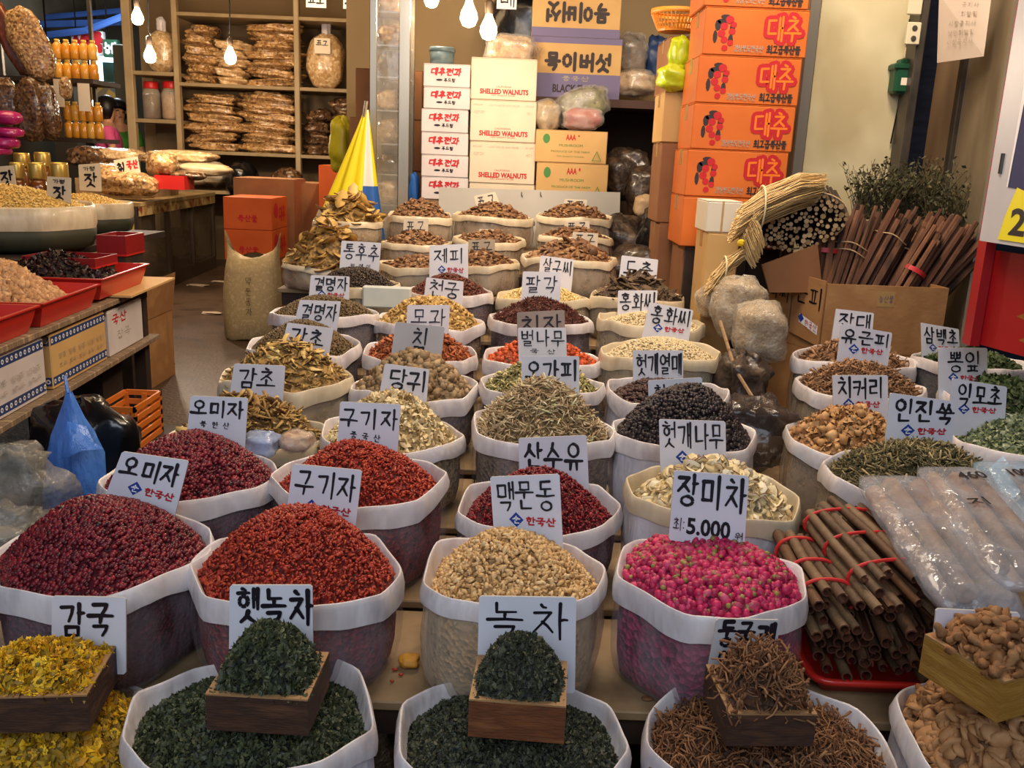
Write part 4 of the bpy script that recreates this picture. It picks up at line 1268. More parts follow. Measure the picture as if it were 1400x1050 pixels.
# ------------------------------------------------------------------ price cards
def sign(quad, key, off, text, label, sub=None, u=(.08, .92), v=(.1, .6), wd=.0075, dim=1.0, lean=.12, extra=None, Y=None, hand=.10, ext=0.0, m=None, group=None, col='k'):
    """quad: TL, TR, BR, BL picture points of the card; it stands on a plane leaning back a little, fixed in its heap"""
    if Y is None:
        s = SACKS[key]; Y = s.c.y + off * s.ry
        if key[0] == 'F': Y = 1.50; lean = .05
    cxp = sum(p[0] for p in quad) / 4; cyp = sum(p[1] for p in quad) / 4
    c0 = at(cxp, cyp, Y=Y)
    n = Vector((0, -math.cos(lean), math.sin(lean)))

    def hit(px, py):
        d = ray(px, py); t = (c0 - CAM).dot(n) / d.dot(n); return CAM + d * t
    tl, tr, br, bl = [hit(*p) for p in quad]
    if ext: bl = bl + (bl - tl) * ext; br = br + (br - tr) * ext
    t = .004
    root = empty('price_card', (bl + br) / 2, label, 'sign', group)
    B = MB(); f = [tl, tr, br, bl]; bk = [p - n * t for p in f]
    # front with softly clipped corners
    def clip(q):
        out = []
        for i in range(4):
            a, b, c = q[i - 1], q[i], q[(i + 1) % 4]; out += [b + (a - b).normalized() * .004, b + (c - b).normalized() * .004]
        return out
    F_, K_ = clip(f), clip(bk)
    B.poly(F_, 0); B.poly(K_[::-1], 0)
    for i in range(8): B.poly([F_[i], K_[i], K_[(i + 1) % 8], F_[(i + 1) % 8]], 1)
    B.build('card', [m or CARD, CARD_E], root)
    fc = Face(tl, tr, br, bl); k = 1 / (1 + ext)
    W = (tr - tl).length
    if text: fc.hangul(text, u[0], v[0] * k, u[1], v[1] * k, wd, col, hand)
    if sub:
        kind, su, sv = sub
        if kind == 'kr':       # blue diamond with a white syllable, then red print
            cu, cv = su, sv * k; r = .105; hgt = r * W / ((bl - tl).length) * 1.0
            fc.M('b').poly([fc.p(cu, cv - hgt, .001), fc.p(cu + r, cv, .001), fc.p(cu, cv + hgt, .001), fc.p(cu - r, cv, .001)])
            fc.hangul('순', cu - r * .5, cv - hgt * .5, cu + r * .5, cv + hgt * .5, W * .016, 'w', 0, e=.0018)
            fc.hangul('한국산', cu + r * 1.35, cv - hgt * .38, min(.98, cu + r * 1.35 + .42), cv + hgt * .62, W * .022, 'r', 0, gap=.12)
        elif kind == 'r':
            fc.hangul('한국산', su, (sv - .06) * k, su + .42, (sv + .07) * k, W * .022, 'r', 0, gap=.12)
        elif kind == 'd':
            r = .1; hgt = r * W / ((bl - tl).length); cu, cv = su, sv * k
            fc.M('b').poly([fc.p(cu, cv - hgt, .001), fc.p(cu + r, cv, .001), fc.p(cu, cv + hgt, .001), fc.p(cu - r, cv, .001)])
            fc.hangul('순', cu - r * .5, cv - hgt * .5, cu + r * .5, cv + hgt * .5, W * .016, 'w', 0, e=.0018)
        else:                  # small handwriting
            fc.hangul(kind, su, (sv - .07) * k, su + .5, (sv + .07) * k, W * .016, 'k', .15, gap=.9)
    if extra: extra(fc, W, k)
    fc.done(root, INKMATS, {'k': 'lettering', 'r': 'red_print', 'b': 'emblem', 'w': 'emblem_letter'})
    kid = {c.name.split('.')[0]: c for c in root.children}
    for a, b_ in (('lettering', 'card'), ('red_print', 'card'), ('emblem_letter', 'emblem')):
        if a in kid and b_ in kid: kid[a].parent = kid[b_]; kid[a].matrix_parent_inverse = Matrix.Identity(4)
    return root


G = mat('card_grey', [(176, 174, 176), (190, 188, 190)], .5, scale=6)


def q4(x0, y0, x1, y1): return [(x0, y0), (x1, y0), (x1, y1), (x0, y1)]


sign([(71, 815), (172, 817), (172, 922), (70, 921)], 'F1', 0, '감국', 'white card standing in the yellow chrysanthemum flowers', ('r', .42, .72), u=(.1, .82), v=(.08, .5), wd=.0085)


def x07(fc, W, k): fc.latin('07', .40, .70 * k, .72, .92 * k, 'k', bold=.02); fc.hangul('산', .80, .78 * k, .9, .94 * k, W * .014, 'k', .1)


sign([(314, 800), (427, 800), (428, 892), (313, 892)], 'F2', 0, '햇녹차', 'white card with a year number, standing in the new green tea', None, u=(.08, 1.0), v=(.06, .56), wd=.0085, extra=x07, ext=.3)
sign([(655, 815), (788, 817), (786, 948), (652, 940)], 'F3', 0, '녹차', 'widest white card with two big characters, in the fine green tea', None, u=(.1, .9), v=(.07, .44), wd=.0068)
sign([(980, 846), (1067, 848), (1056, 925), (966, 922)], 'F4', 0, '둥굴레', 'small greyish card tilted behind the curly root scoop box', None, u=(.06, .92), v=(.04, .5), wd=.0085, m=G, extra=lambda fc, W, k: fc.hangul('오', .1, .55, .3, .95, .007, 'k', .1))
sign([(1280, 832), (1395, 838), (1385, 925), (1272, 915)], 'F5', 0, '둥굴', 'pale card half hidden behind the yellow scoop box', ('d', .42, .80), u=(.14, .95), v=(.1, .6), wd=.0085)
sign([(167, 617), (258, 630), (239, 705), (143, 680)], 'A1', .62, '오미자', 'white tilted card with blue emblem in the nearer crimson berries', ('kr', .36, .68), u=(.08, .92), v=(.1, .5), ext=.12)
sign([(400, 634), (495, 643), (487, 712), (392, 698)], 'A2', .72, '구기자', 'white card with blue emblem in the nearer goji berries', ('kr', .34, .84), u=(.08, .93), v=(.1, .62), wd=.0065, ext=.12)
sign([(670, 652), (765, 648), (770, 750), (676, 740)], 'A3', .45, '맥문동', 'white card with blue emblem in the cream tubers', ('kr', .34, .64), u=(.06, .92), v=(.08, .5), wd=.0058, ext=.1)


def x5000(fc, W, k):
    fc.latin('5.000', .22, .64, .80, .88, 'k', bold=.03); fc.hangul('최', .04, .66, .15, .84, W * .014, 'k', .1); fc.hangul('원', .86, .76, .96, .92, W * .014, 'k', .1)
    fc.blob(.18, .72, .008, .01, 'k'); fc.blob(.18, .8, .008, .01, 'k')


sign([(922, 643), (1024, 651), (1018, 742), (915, 728)], 'A4', .32, '장미차', 'white card with handwritten price, standing in the pink rosebuds', None, u=(.06, .96), v=(.05, .55), wd=.0085, extra=x5000, ext=.12)
sign([(261, 541), (339, 544), (335, 607), (255, 597)], 'B1', .5, '오미자', 'white card without emblem in the farther crimson berries', ('북한산', .22, .64), u=(.04, .94), v=(.1, .46), ext=.12)
sign([(465, 549), (548, 553), (543, 626), (461, 611)], 'B2', .45, '구기자', 'white card without emblem in the farther goji berries', ('중국산', .2, .68), u=(.04, .95), v=(.12, .5), ext=.12)
sign([(709, 599), (802, 595), (805, 662), (710, 655)], 'B3', .6, '산수유', 'white card with bold writing in the ruby berries', None, u=(.08, .92), v=(.14, .72), wd=.0095, ext=.2)
sign([(901, 573), (992, 576), (993, 650), (903, 648)], 'B4', .45, '헛개나무', 'white card with blue emblem in the cream root slices', ('kr', .34, .68), u=(.05, .96), v=(.06, .52), wd=.0062, ext=.1)
sign([(1217, 537), (1306, 549), (1302, 608), (1209, 612)], 'B5', .6, '인진쑥', 'large white card with blue emblem in the mugwort stems', ('kr', .32, .68), u=(.1, .98), v=(.08, .52), wd=.009, ext=.15)
sign([(320, 497), (390, 500), (388, 530), (316, 526)], 'C1', .75, '감초', 'white card half buried in the dark yellow splinters', None, u=(.1, .85), v=(.2, 1.1), wd=.008, ext=1.0)
sign([(526, 497), (587, 505), (583, 552), (517, 548)], 'C2', .7, '당귀', 'white card standing in the pale cream root chips', ('d', .3, .88), u=(.12, .96), v=(.1, .66), wd=.0085, ext=.15)
sign([(713, 487), (792, 487), (792, 543), (713, 540)], 'C3', .4, '오가피', 'white card standing in the chopped greyish twigs', ('d', .3, .78), u=(.06, .96), v=(.12, .6), wd=.0085, ext=.2)
sign([(886, 520), (960, 516), (961, 552), (887, 556)], 'C4', .62, '헛개열매', 'cream card nearly buried in the black seeds', None, u=(.12, .98), v=(.2, .9), wd=.006, ext=.3)
sign([(1138, 513), (1214, 513), (1214, 578), (1140, 578)], 'C5', .6, '치커리', 'white card standing in the tan chicory root chips', ('kr', .28, .60), u=(.08, .9), v=(.06, .48), wd=.0085, ext=.15)
sign([(1302, 517), (1377, 529), (1374, 574), (1296, 574)], 'C6', .1, '익모초', 'white card standing in the whitish green herb flakes', ('kr', .26, .72), u=(.12, .92), v=(.08, .62), wd=.0085, ext=.4)
sign([(393, 441), (456, 449), (450, 484), (385, 474)], 'D1', .7, '감초', 'white card standing in the licorice strips', None, u=(.12, .85), v=(.18, .85), wd=.008, ext=.4)
sign([(541, 440), (608, 447), (603, 492), (534, 490)], 'D2', .6, None, 'greyish card with one tall character in the grey root cubes', None, m=G, extra=lambda fc, W, k: (fc.hangul('칡', .38, .08, .68, .72, .0085, 'k', .08), fc.hangul('일', .25, .78, .4, .95, .003, 'k')), ext=.2)
sign([(708, 448), (774, 448), (775, 494), (709, 492)], 'D3', .75, '벌나무', 'white card with crinkled writing, in front of the darker grey card', ('국산', .25, .72), u=(.06, .95), v=(.08, .56), wd=.0062, ext=.2)
sign([(865, 479), (934, 479), (934, 531), (866, 531)], 'D4', .6, '헛개열매', 'white card standing in the dark brown seeds', ('d', .3, .82), u=(.06, .97), v=(.1, .64), wd=.0075, ext=.25)
sign([(1150, 443), (1220, 455), (1213, 505), (1143, 502)], 'D5', .75, '유근피', 'white card with blue emblem and scribbled note in the elm bark strips', ('kr', .3, .54), u=(.04, .95), v=(.08, .42), wd=.0078, ext=.2, extra=lambda fc, W, k: fc.hangul('느릅나무', .12, .66, .75, .8, W * .018, 'k', .2))
sign([(1283, 475), (1350, 476), (1350, 531), (1283, 530)], 'D6', .3, '뽕잎', 'white card standing in the dark green mulberry leaves', ('kr', .3, .74), u=(.18, .85), v=(.1, .6), wd=.0075, ext=.3)
sign([(410, 410), (466, 412), (461, 449), (401, 446)], 'E1', .6, '결명자', 'white card in the nearer olive brown seeds', None, u=(.1, .94), v=(.12, .72), wd=.0075, ext=.3)
sign([(557, 417), (615, 417), (613, 462), (555, 460)], 'E2', .8, '모과', 'white card with thin writing above the orange brown slices', None, u=(.12, .92), v=(.12, .62), wd=.006, ext=.3)
sign([(707, 427), (772, 424), (773, 470), (707, 470)], 'E3', .75, '치자', 'dark greyish card standing in the orange gardenia pods', None, u=(.1, .92), v=(.12, .6), wd=.009, m=mat('card_dark', [(134, 126, 118), (150, 142, 134)], .55, scale=7), ext=.1)
sign([(888, 413), (948, 424), (941, 470), (876, 467)], 'E4', .5, '홍화씨', 'tilted white card with blue emblem in the nearer safflower seeds', ('kr', .3, .62), u=(.1, .96), v=(.06, .5), wd=.0075, ext=.2)
sign([(1143, 422), (1195, 428), (1192, 462), (1137, 462)], 'E5', .5, '잔대', 'partly hidden white card behind the elm bark card', None, u=(.12, .94), v=(.12, .7), wd=.0075, ext=.3)
sign([(1259, 441), (1311, 450), (1312, 484), (1260, 484)], 'E6', .2, '삼백초', 'small white card below the red board in the dark leaves', ('kr', .3, .78), u=(.08, .96), v=(.1, .64), wd=.007, ext=.3)
sign([(425, 376), (478, 378), (477, 410), (422, 408)], 'G1', .6, '결명자', 'white card with blue emblem in the farther olive brown seeds', ('kr', .32, .80), u=(.1, .94), v=(.08, .64), wd=.0075, ext=.2)
sign([(583, 379), (634, 385), (632, 416), (579, 412)], 'G2', .75, '천궁', 'white card standing in the crinkled quince slices', None, u=(.1, .9), v=(.1, .8), wd=.007, ext=.2)
sign([(715, 371), (767, 372), (766, 414), (712, 414)], 'G3', .7, '팔각', 'white card with a scribbled line in the star pods', None, u=(.12, .9), v=(.14, .66), wd=.007, ext=.2, extra=lambda fc, W, k: fc.hangul('대국산', .2, .68, .8, .8, .002, 'k', .2))
sign([(845, 397), (899, 397), (896, 441), (844, 440)], 'G4', .6, '홍화씨', 'upright white card in the farther safflower seeds', ('중국', .35, .78), u=(.05, .97), v=(.1, .62), wd=.0075, ext=.2)
sign([(467, 329), (521, 332), (518, 371), (464, 368)], 'H1', .5, '통후추', 'white card standing in the black peppercorns', ('말레이', .28, .85), u=(.08, .97), v=(.1, .64), wd=.0075, ext=.2)
sign([(587, 336), (640, 333), (640, 379), (587, 377)], 'H2', .6, '제피', 'white card with blue emblem in the pepper husks', ('kr', .32, .78), u=(.12, .86), v=(.12, .56), wd=.0072, ext=.2)
sign([(739, 349), (785, 355), (781, 398), (735, 394)], 'H3', .55, '살구씨', 'white card standing in the apricot kernels', None, u=(.1, .95), v=(.08, .5), wd=.0065, ext=.2)
sign([(850, 349), (900, 355), (897, 387), (846, 383)], 'H4', .5, '두충', 'white card standing in the curled grey bark', None, u=(.12, .88), v=(.14, .95), wd=.0075, ext=.3)
for q, key, off, lab in (([(552, 299), (586, 299), (585, 320), (551, 320)], 'K1', .5, 'in the sack nearest the licorice ovals'),
                         ([(648, 268), (677, 262), (684, 280), (652, 284)], 'J2', .4, 'tilted before the middle of the grey board'),
                         ([(772, 272), (803, 273), (801, 286), (770, 285)], 'J3', .5, 'highest, at the outer end of the grey board'),
                         ([(772, 303), (806, 302), (806, 315), (771, 315)], 'K3', .3, 'half sunk behind the largest caps'),
                         ([(655, 313), (687, 314), (686, 329), (654, 328)], 'K2', .2, 'low, in the middle tier'),
                         ([(640, 328), (677, 327), (676, 346), (641, 346)], 'L2', .5, 'brownish, below the middle tier'),
                         ([(783, 317), (818, 319), (817, 335), (782, 334)], 'L3', .5, 'leaning among the largest caps')):
    sign(q, key, off, '표고', 'small card for mushrooms ' + lab, None, u=(.1, .9), v=(.15, .85), wd=.006, ext=.3, m=mat('card_warm', [(214, 204, 184), (200, 188, 166)], .55, scale=6) if 'brown' not in lab else mat('card_brown', (170, 156, 134), .6))
# ================================================================== the shop behind
def lump(c, s, seed=0, sq=2.6, noise=.16, nu=34, nv=20, M=None):
    """a bulging bag: superellipsoid with folds"""
    r = np.random.default_rng(seed); mb = MB(); ph = r.uniform(0, 6.28, 6); rows = []
    for i in range(nv + 1):
        v = -math.pi / 2 + math.pi * i / nv; row = []
        for j in range(nu):
            u = 2 * math.pi * j / nu
            cv, sv, cu_, su = math.cos(v), math.sin(v), math.cos(u), math.sin(u)
            p = lambda t: math.copysign(abs(t) ** (2 / sq), t)
            k = 1 + noise * (math.sin(3 * u + ph[0] + 2 * v) * .4 + math.sin(5 * u + ph[1]) * .25 * cv + math.sin(7 * v + ph[2] + u) * .25 - abs(math.sin(4.5 * u + 3 * v + ph[3])) * .30 - abs(math.sin(7.5 * v - 3 * u + ph[4])) * .22 + math.sin(13 * u - 9 * v + ph[5]) * .10 + .2)
            q = Vector((s[0] * p(cv) * p(cu_) * k, s[1] * p(cv) * p(su) * k, s[2] * p(sv) * (1 + .5 * (k - 1))))
            row.append((M @ q if M else q) + Vector(c))
        rows.append(row)
    mb.quadgrid(rows, True)
    return mb


def lump_obj(name, c, s, m, label=None, cat=None, group=None, seed=0, parent=None, **k):
    c = Vector(c)
    mb = lump((0, 0, 0), s, seed, **k)
    o = mb.build(name, m, parent, True, loc=c if parent is None else None)
    if parent is not None: o.location = c; o.matrix_parent_inverse = parent.matrix_world.inverted() if False else Matrix.LocRotScale(parent.location, parent.rotation_euler, parent.scale).inverted()
    return tag(o, label, cat, group)


def pk(Y): return (Y * math.cos(PITCH) + .5) / FPX     # rough metres per pixel near the horizon


def pbox(x0, y0, x1, y1, Y, dy):
    xm, ym = (x0 + x1) / 2, (y0 + y1) / 2
    a, b = at(x0, ym, Y=Y), at(x1, ym, Y=Y); t, u = at(xm, y0, Y=Y), at(xm, y1, Y=Y)
    return (a.x, Y, u.z), (b.x, Y + dy, t.z)


PLASB = mat('snack_bag', [(148, 104, 62), (196, 156, 104), (110, 72, 42), (222, 190, 140)], .22, scale=38, vor=True, bump=.5, bscale=30, coat=.8)
PLASD = mat('dark_snack_bag', [(70, 50, 36), (110, 78, 50), (44, 32, 26), (150, 120, 90)], .2, scale=30, vor=True, bump=.5, bscale=26, coat=.8)
PLASP = mat('pale_snack_bag', [(214, 184, 138), (180, 140, 92), (232, 210, 172)], .22, scale=34, vor=True, bump=.4, bscale=28, coat=.7)
PLASN = mat('near_snack_bag', [(148, 104, 62), (196, 156, 104), (110, 72, 42), (222, 190, 140)], .22, scale=85, vor=True, bump=.6, bscale=40, coat=.8)
PLASK = mat('near_dark_bag', [(70, 50, 36), (110, 78, 50), (44, 32, 26), (130, 100, 72)], .2, scale=70, vor=True, bump=.6, bscale=36, coat=.8)
BLACKP = mat('black_plastic', (18, 17, 20), .25, bump=.5, bscale=14, coat=.5)
LABELP = mat('paper_label', (226, 214, 196), .6)
SHELFM = mat('shelf_board', [(158, 138, 104), (140, 120, 88)], .6, scale=6)
POSTM = mat('white_post', [(170, 150, 116), (152, 132, 100)], .5, scale=4)
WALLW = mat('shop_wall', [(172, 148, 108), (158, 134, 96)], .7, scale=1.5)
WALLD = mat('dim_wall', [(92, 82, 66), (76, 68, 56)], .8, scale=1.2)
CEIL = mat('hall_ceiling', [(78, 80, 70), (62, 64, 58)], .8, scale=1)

# ---- room shell
def structure(name, lo, hi, m):
    b = MB(); b.box(lo, hi); o = b.build(name, m); o['kind'] = 'structure'; return o


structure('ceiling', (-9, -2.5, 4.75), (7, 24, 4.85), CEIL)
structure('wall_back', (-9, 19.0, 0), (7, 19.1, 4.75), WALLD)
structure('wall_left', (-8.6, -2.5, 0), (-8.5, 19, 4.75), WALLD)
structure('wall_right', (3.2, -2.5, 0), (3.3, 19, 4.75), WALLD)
structure('wall_shop', (-1.35, 7.2, 0), (3.2, 7.3, 4.75), WALLW)
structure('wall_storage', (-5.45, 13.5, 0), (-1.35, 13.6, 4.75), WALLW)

# ---- storage rack with bags, far behind the aisle
YS = 12.4
rack = empty('storage_rack', (-3.4, YS, 0), 'white posted storage rack stacked with bags behind the aisle', 'shelf')


def rack_post(px, py, wpx=9):
    p = at(px, py, Y=YS); w_ = wpx * pk(YS) / 2; b = MB(); b.box((p.x - w_, YS - .05, 0), (p.x + w_, YS + .05, 4.3), bev=.01); b.build('post', POSTM, rack)


for px in (178, 243, 407, 512): rack_post(px, 110, 11 if px == 178 else 7)
rx0, rx1 = at(178, 110, Y=YS).x, at(560, 110, Y=YS).x
xm = at(243, 110, Y=YS).x
ZS = {}
for nm, py in (('top', 20), ('mid', 116), ('low', 208), ('base', 262)):
    z = at(330, py, Y=YS).z; ZS[nm] = z
    b = MB(); b.box((xm - .02, YS - .04, z - .045), (rx1, YS + .75, z), bev=.004); b.build('shelf_board', SHELFM, rack)
z = at(215, 163, Y=YS).z; ZS['jar'] = z
b = MB(); b.box((rx0, YS - .04, z - .05), (xm + .02, YS + .5, z), bev=.004); b.build('shelf_board', SHELFM, rack)
z = at(215, 98, Y=YS).z; ZS['up'] = z
b = MB(); b.box((rx0, YS - .04, z - .05), (xm + .02, YS + .5, z), bev=.004); b.build('shelf_board', SHELFM, rack)
b = MB(); b.box((rx0, YS + .76, 0), (rx1, YS + .79, 4.3)); b.build('back_panel', mat('rack_back', (112, 92, 66), .8), rack)


def pillow_stack(px0, px1, shelf, ytop, n, m, what, grp, seed):
    x0, x1 = at(px0, 110, Y=YS).x, at(px1, 110, Y=YS).x; zb = ZS[shelf]; zt = at((px0 + px1) / 2, ytop, Y=YS).z
    h = (zt - zb) / n
    for i in range(n):
        r = random.Random(seed * 50 + i)
        wx = (x1 - x0) / 2 * r.uniform(.98, 1.16)
        where = 'lowest' if i == 0 else 'topmost' if i == n - 1 else ('number %s up' % ('', 'two', 'three', 'four', 'five', 'six', 'seven')[i])
        lump_obj('snack_bag', ((x0 + x1) / 2 + r.uniform(-.03, .03), YS + .3, zb + h * (i + .5)), (wx, .26, h * .66), m, 'flat bag in %s, %s' % (what, where), 'bag', grp, seed * 9 + i, sq=2.5, noise=.34, M=Matrix.Rotation(r.uniform(-.09, .09), 3, 'Y'))


pillow_stack(247, 290, 'mid', 33, 6, PLASB, 'the stack beside the jar shelf', 'bags on the upper rack shelf', 1)
pillow_stack(291, 332, 'mid', 54, 5, PLASP, 'the short pale stack between two tall ones', 'bags on the upper rack shelf', 2)
pillow_stack(334, 402, 'mid', 30, 7, PLASB, 'the tall wide stack against the middle post', 'bags on the upper rack shelf', 3)
pillow_stack(248, 318, 'low', 128, 6, PLASB, 'the wide pile on the lower shelf', 'bags on the lower rack shelf', 4)
pillow_stack(322, 400, 'low', 126, 6, PLASB, 'the lower pile against the middle post', 'bags on the lower rack shelf', 5)
pillow_stack(412, 448, 'low', 150, 4, PLASD, 'the short dark pile past the middle post', 'bags on the lower rack shelf', 6)
pillow_stack(450, 492, 'low', 134, 5, PLASD, 'the dark pile next to the brown cartons', 'bags on the lower rack shelf', 7)
for px0, px1, ya, sh, lab, mt in ((415, 466, 42, 'mid', 'big upright bag of mushrooms with a paper label', PLASP), (472, 512, 46, 'mid', 'big upright bag of mushrooms behind the hanging bulb', PLASP), (192, 234, 38, 'up', 'upright bag of mushrooms above the jar shelf', PLASP)):
    x0, x1 = at(px0, 90, Y=YS).x, at(px1, 90, Y=YS).x; zt = at(px0, ya, Y=YS).z; zb = ZS[sh]
    r = empty('mushroom_bag', ((x0 + x1) / 2, YS + .25, zb), lab, 'bag', 'big upright mushroom bags')
    lump((r.location.x, YS + .25, (zt + zb) / 2), ((x1 - x0) / 2, .22, (zt - zb) / 2), px0, noise=.1).build('bag_body', mt, r, True)
    lump((r.location.x, YS + .25, zt + .05), (.06, .05, .12), 3, noise=.3).build('gathered_neck', FILMM, r, True)
    if 'label' in lab:
        p0, p1 = at(430, 52, Y=YS), at(452, 74, Y=YS); f = Face((p0.x, YS - .02, p0.z), (p1.x, YS - .02, p0.z), (p1.x, YS - .02, p1.z), (p0.x, YS - .02, p1.z))
        b = MB(); b.box((p0.x, YS - .02, p1.z), (p1.x, YS - .012, p0.z)); b.build('paper_label', LABELP, r)
        f.hangul('표고', .12, .15, .88, .5, .014, 'k', .1); f.done(r, INKMATS)
REDLID = mat('red_lid', (190, 34, 34), .35)
JARG = film('jar_glass', (226, 214, 196), .22, .08, .05, 3)
for i, (px0, px1, mt, d) in enumerate(((187, 212, mat('dark_paste', [(84, 62, 48), (70, 50, 40)], .4, scale=20), 'dark filled'), (213, 243, mat('tan_powder', [(176, 142, 104), (150, 116, 80)], .5, scale=20), 'tan filled'))):
    x0, x1 = at(px0, 140, Y=YS).x, at(px1, 140, Y=YS).x; zt = at(px0, 118, Y=YS).z; zb = ZS['jar']; R_ = (x1 - x0) / 2 * .96
    r = empty('storage_jar', ((x0 + x1) / 2, YS + .2, zb), 'square-shouldered %s jar with red screw lid' % d, 'jar', 'red lidded jars')
    h = zt - zb
    b = MB(); b.lathe([(R_ * .9, 0), (R_, h * .08), (R_, h * .8), (R_ * .75, h)], 20, tuple(r.location)); b.build('glass', JARG, r, True)
    b = MB(); b.lathe([(R_ * .85, .01), (R_ * .95, h * .09), (R_ * .95, h * .76), (R_ * .5, h * .8)], 20, tuple(r.location)); b.build('filling', mt, r, True)
    b = MB(); b.lathe([(R_ * .8, h * .97), (R_ * .82, h), (R_ * .82, h * 1.16), (R_ * .74, h * 1.19)], 20, tuple(r.location)); b.build('lid', REDLID, r, True)
# lower shelf clutter
lump_obj('black_bag', at(331, 246, Y=YS), (.2, .2, .24), BLACKP, 'knotted black plastic bag on the lowest rack shelf', 'bag', seed=4)
lump_obj('dark_bag', at(395, 246, Y=YS), (.2, .2, .16), PLASD, 'dark glossy bag beside the middle rack post, low down', 'bag', seed=6)
for i, (px, py, w_) in enumerate(((262, 238, .22), (292, 236, .16))):
    lump_obj('cloth_bundle', at(px, py, Y=YS), (w_, .2, .14), mat('pale_cloth', (200, 188, 168), .7), ('wide', 'narrow')[i] + ' pale wrapped bundle on the lowest rack shelf', 'bundle', seed=20 + i)

# ---- cards hanging from the shelf top
for i, (px0, px1, y1, Yc, tx) in enumerate(((418, 446, 11, 10.6, '표고'), (469, 496, 13, 10.6, '고추'), (680, 706, 13, 6.4, '매'))):
    p0, p1 = at(px0, -22, Y=Yc), at(px1, y1, Y=Yc)
    r = empty('hanging_card', (p0.x, Yc, p1.z), ('white card hanging above the labelled mushroom bag', 'white card hanging above the bag behind the bulb', 'white card hanging beside the brightest bulbs')[i], 'sign', 'cards hanging overhead')
    b = MB(); b.box((p0.x, Yc, p1.z), (p1.x, Yc + .006, p0.z)); b.build('card', CARD, r)
    f = Face((p0.x, Yc, p0.z), (p1.x, Yc, p0.z), (p1.x, Yc, p1.z), (p0.x, Yc, p1.z)); f.hangul(tx, .12, .25, .88, .9, .02 if i < 2 else .012, 'k', .1); f.done(r, INKMATS)
    b = MB(); b.tube([((p0.x + p1.x) / 2, Yc, p0.z), ((p0.x + p1.x) / 2, Yc, 4.75)], .002, 5); b.build('string', BLACKP, r)

# ---- bulbs
BULB = mat('bulb_glow', (255, 214, 150), .3, emit=(255, 206, 140), estr=28)
SOCK = mat('bulb_socket', (60, 48, 36), .5)
LAMPS = [(188, 24, 9.5, 60, 'uppermost over the aisle'), (205, 76, 9.3, 60, 'before the jar shelf'), (315, 78, 9.4, 60, 'before the bag stacks'), (483, 64, 8.6, 50, 'next to the steel cabinet'), (590, -2, 6.0, 12, 'at the picture top beside the cabinet'), (641, 22, 5.0, 17, 'bigger one of the bright pair'), (668, 40, 5.1, 13, 'smaller one of the bright pair')]
for i, (px, py, Y_, W_, d) in enumerate(LAMPS):
    p = at(px, py, Y=Y_); R_ = .058 if Y_ > 8 else .046
    r = empty('hanging_bulb', p, 'glowing bare bulb on its cord, ' + d, 'lamp', 'bare light bulbs')
    b = MB(); b.lathe([(R_ * .2, -R_ * 1.2), (R_ * .7, -R_), (R_, -R_ * .3), (R_ * .92, R_ * .3), (R_ * .45, R_ * 1.3), (R_ * .38, R_ * 1.6)], 14, tuple(p)); b.build('bulb', BULB, r, True)
    b = MB(); b.lathe([(R_ * .42, R_ * 1.6), (R_ * .5, R_ * 1.7), (R_ * .5, R_ * 2.9), (R_ * .2, R_ * 3.2)], 10, tuple(p)); b.build('socket', SOCK, r, True)
    b = MB(); z0 = p.z + R_ * 3.1; b.tube([(p.x, p.y, z0), (p.x + .01, p.y, z0 + .3), (p.x - .02, p.y, z0 + .9), (p.x, p.y, 4.75)], .006 if Y_ > 8 else .004, 6); b.build('cord', BLACKP, r)
    l = point('bulb_light', (p.x, p.y - R_ * 1.6, p.z - R_ * 1.4), W_, WARM2, .05)

# ---- cartons: white jujube cookie boxes, walnut boxes, brown boxes
bench = empty('storage_bench', (.1, 5.95, 0), 'plain wooden bench carrying the white and brown cartons', 'bench')
zb0 = 1.24
b = MB(); b.box((-.75, 5.72, zb0 - .04), (.78, 6.10, zb0)); b.build('bench_top', WOOD, bench)
for x in (-.72, .0, .70):
    for y in (5.75, 6.04):
        b = MB(); b.box((x, y, 0), (x + .05, y + .05, zb0 - .04)); b.build('leg', DWOOD, bench)
WHITEC = mat('white_carton', [(214, 206, 204), (202, 192, 190)], .5, scale=6)
CREAMC = mat('cream_carton', [(218, 202, 176), (208, 192, 166)], .5, scale=6)
REDI = mat('carton_red', (186, 30, 38), .6)
BOXI = {'k': INK, 'r': REDI, 'b': INKB, 'w': WHITE, 'g': mat('print_green', (70, 128, 62), .6), 'e': mat('print_grey', (160, 150, 136), .6), 'o': mat('print_orange', (236, 120, 30), .55), 'v': mat('print_violet', (112, 104, 140), .6), 'B': mat('print_dark', (50, 40, 40), .6)}
YB = 5.85
ORD = ('topmost', 'second from top', 'third from top', 'fourth from top', 'fifth from top', 'lowest')
ys = [87, 119, 149, 181, 212, 242, 273]
xo = [0, 0, -3, -3, -3, -3]
for i in range(6):
    lo, hi = pbox(579 + xo[i], ys[i], 643 + xo[i], ys[i + 1], YB, .34)
    if i == 5: lo = (lo[0], lo[1], lo[2])
    r, f, M = carton('cookie_carton', lo, (hi[0], hi[1], hi[2] - .002), WHITEC, 'white carton with red Korean brush writing, %s of six' % ORD[i], 'box', 'white cartons with red brush writing', tape=False)
    f.hangul('대추전과', .16, .2, .80, .5, .011, 'r', .08, slant=.18); f.hangul('푸드텀', .44, .62, .68, .78, .004, 'k'); f.blob(.34, .70, .07, .05, 'k'); f.done(r, BOXI)
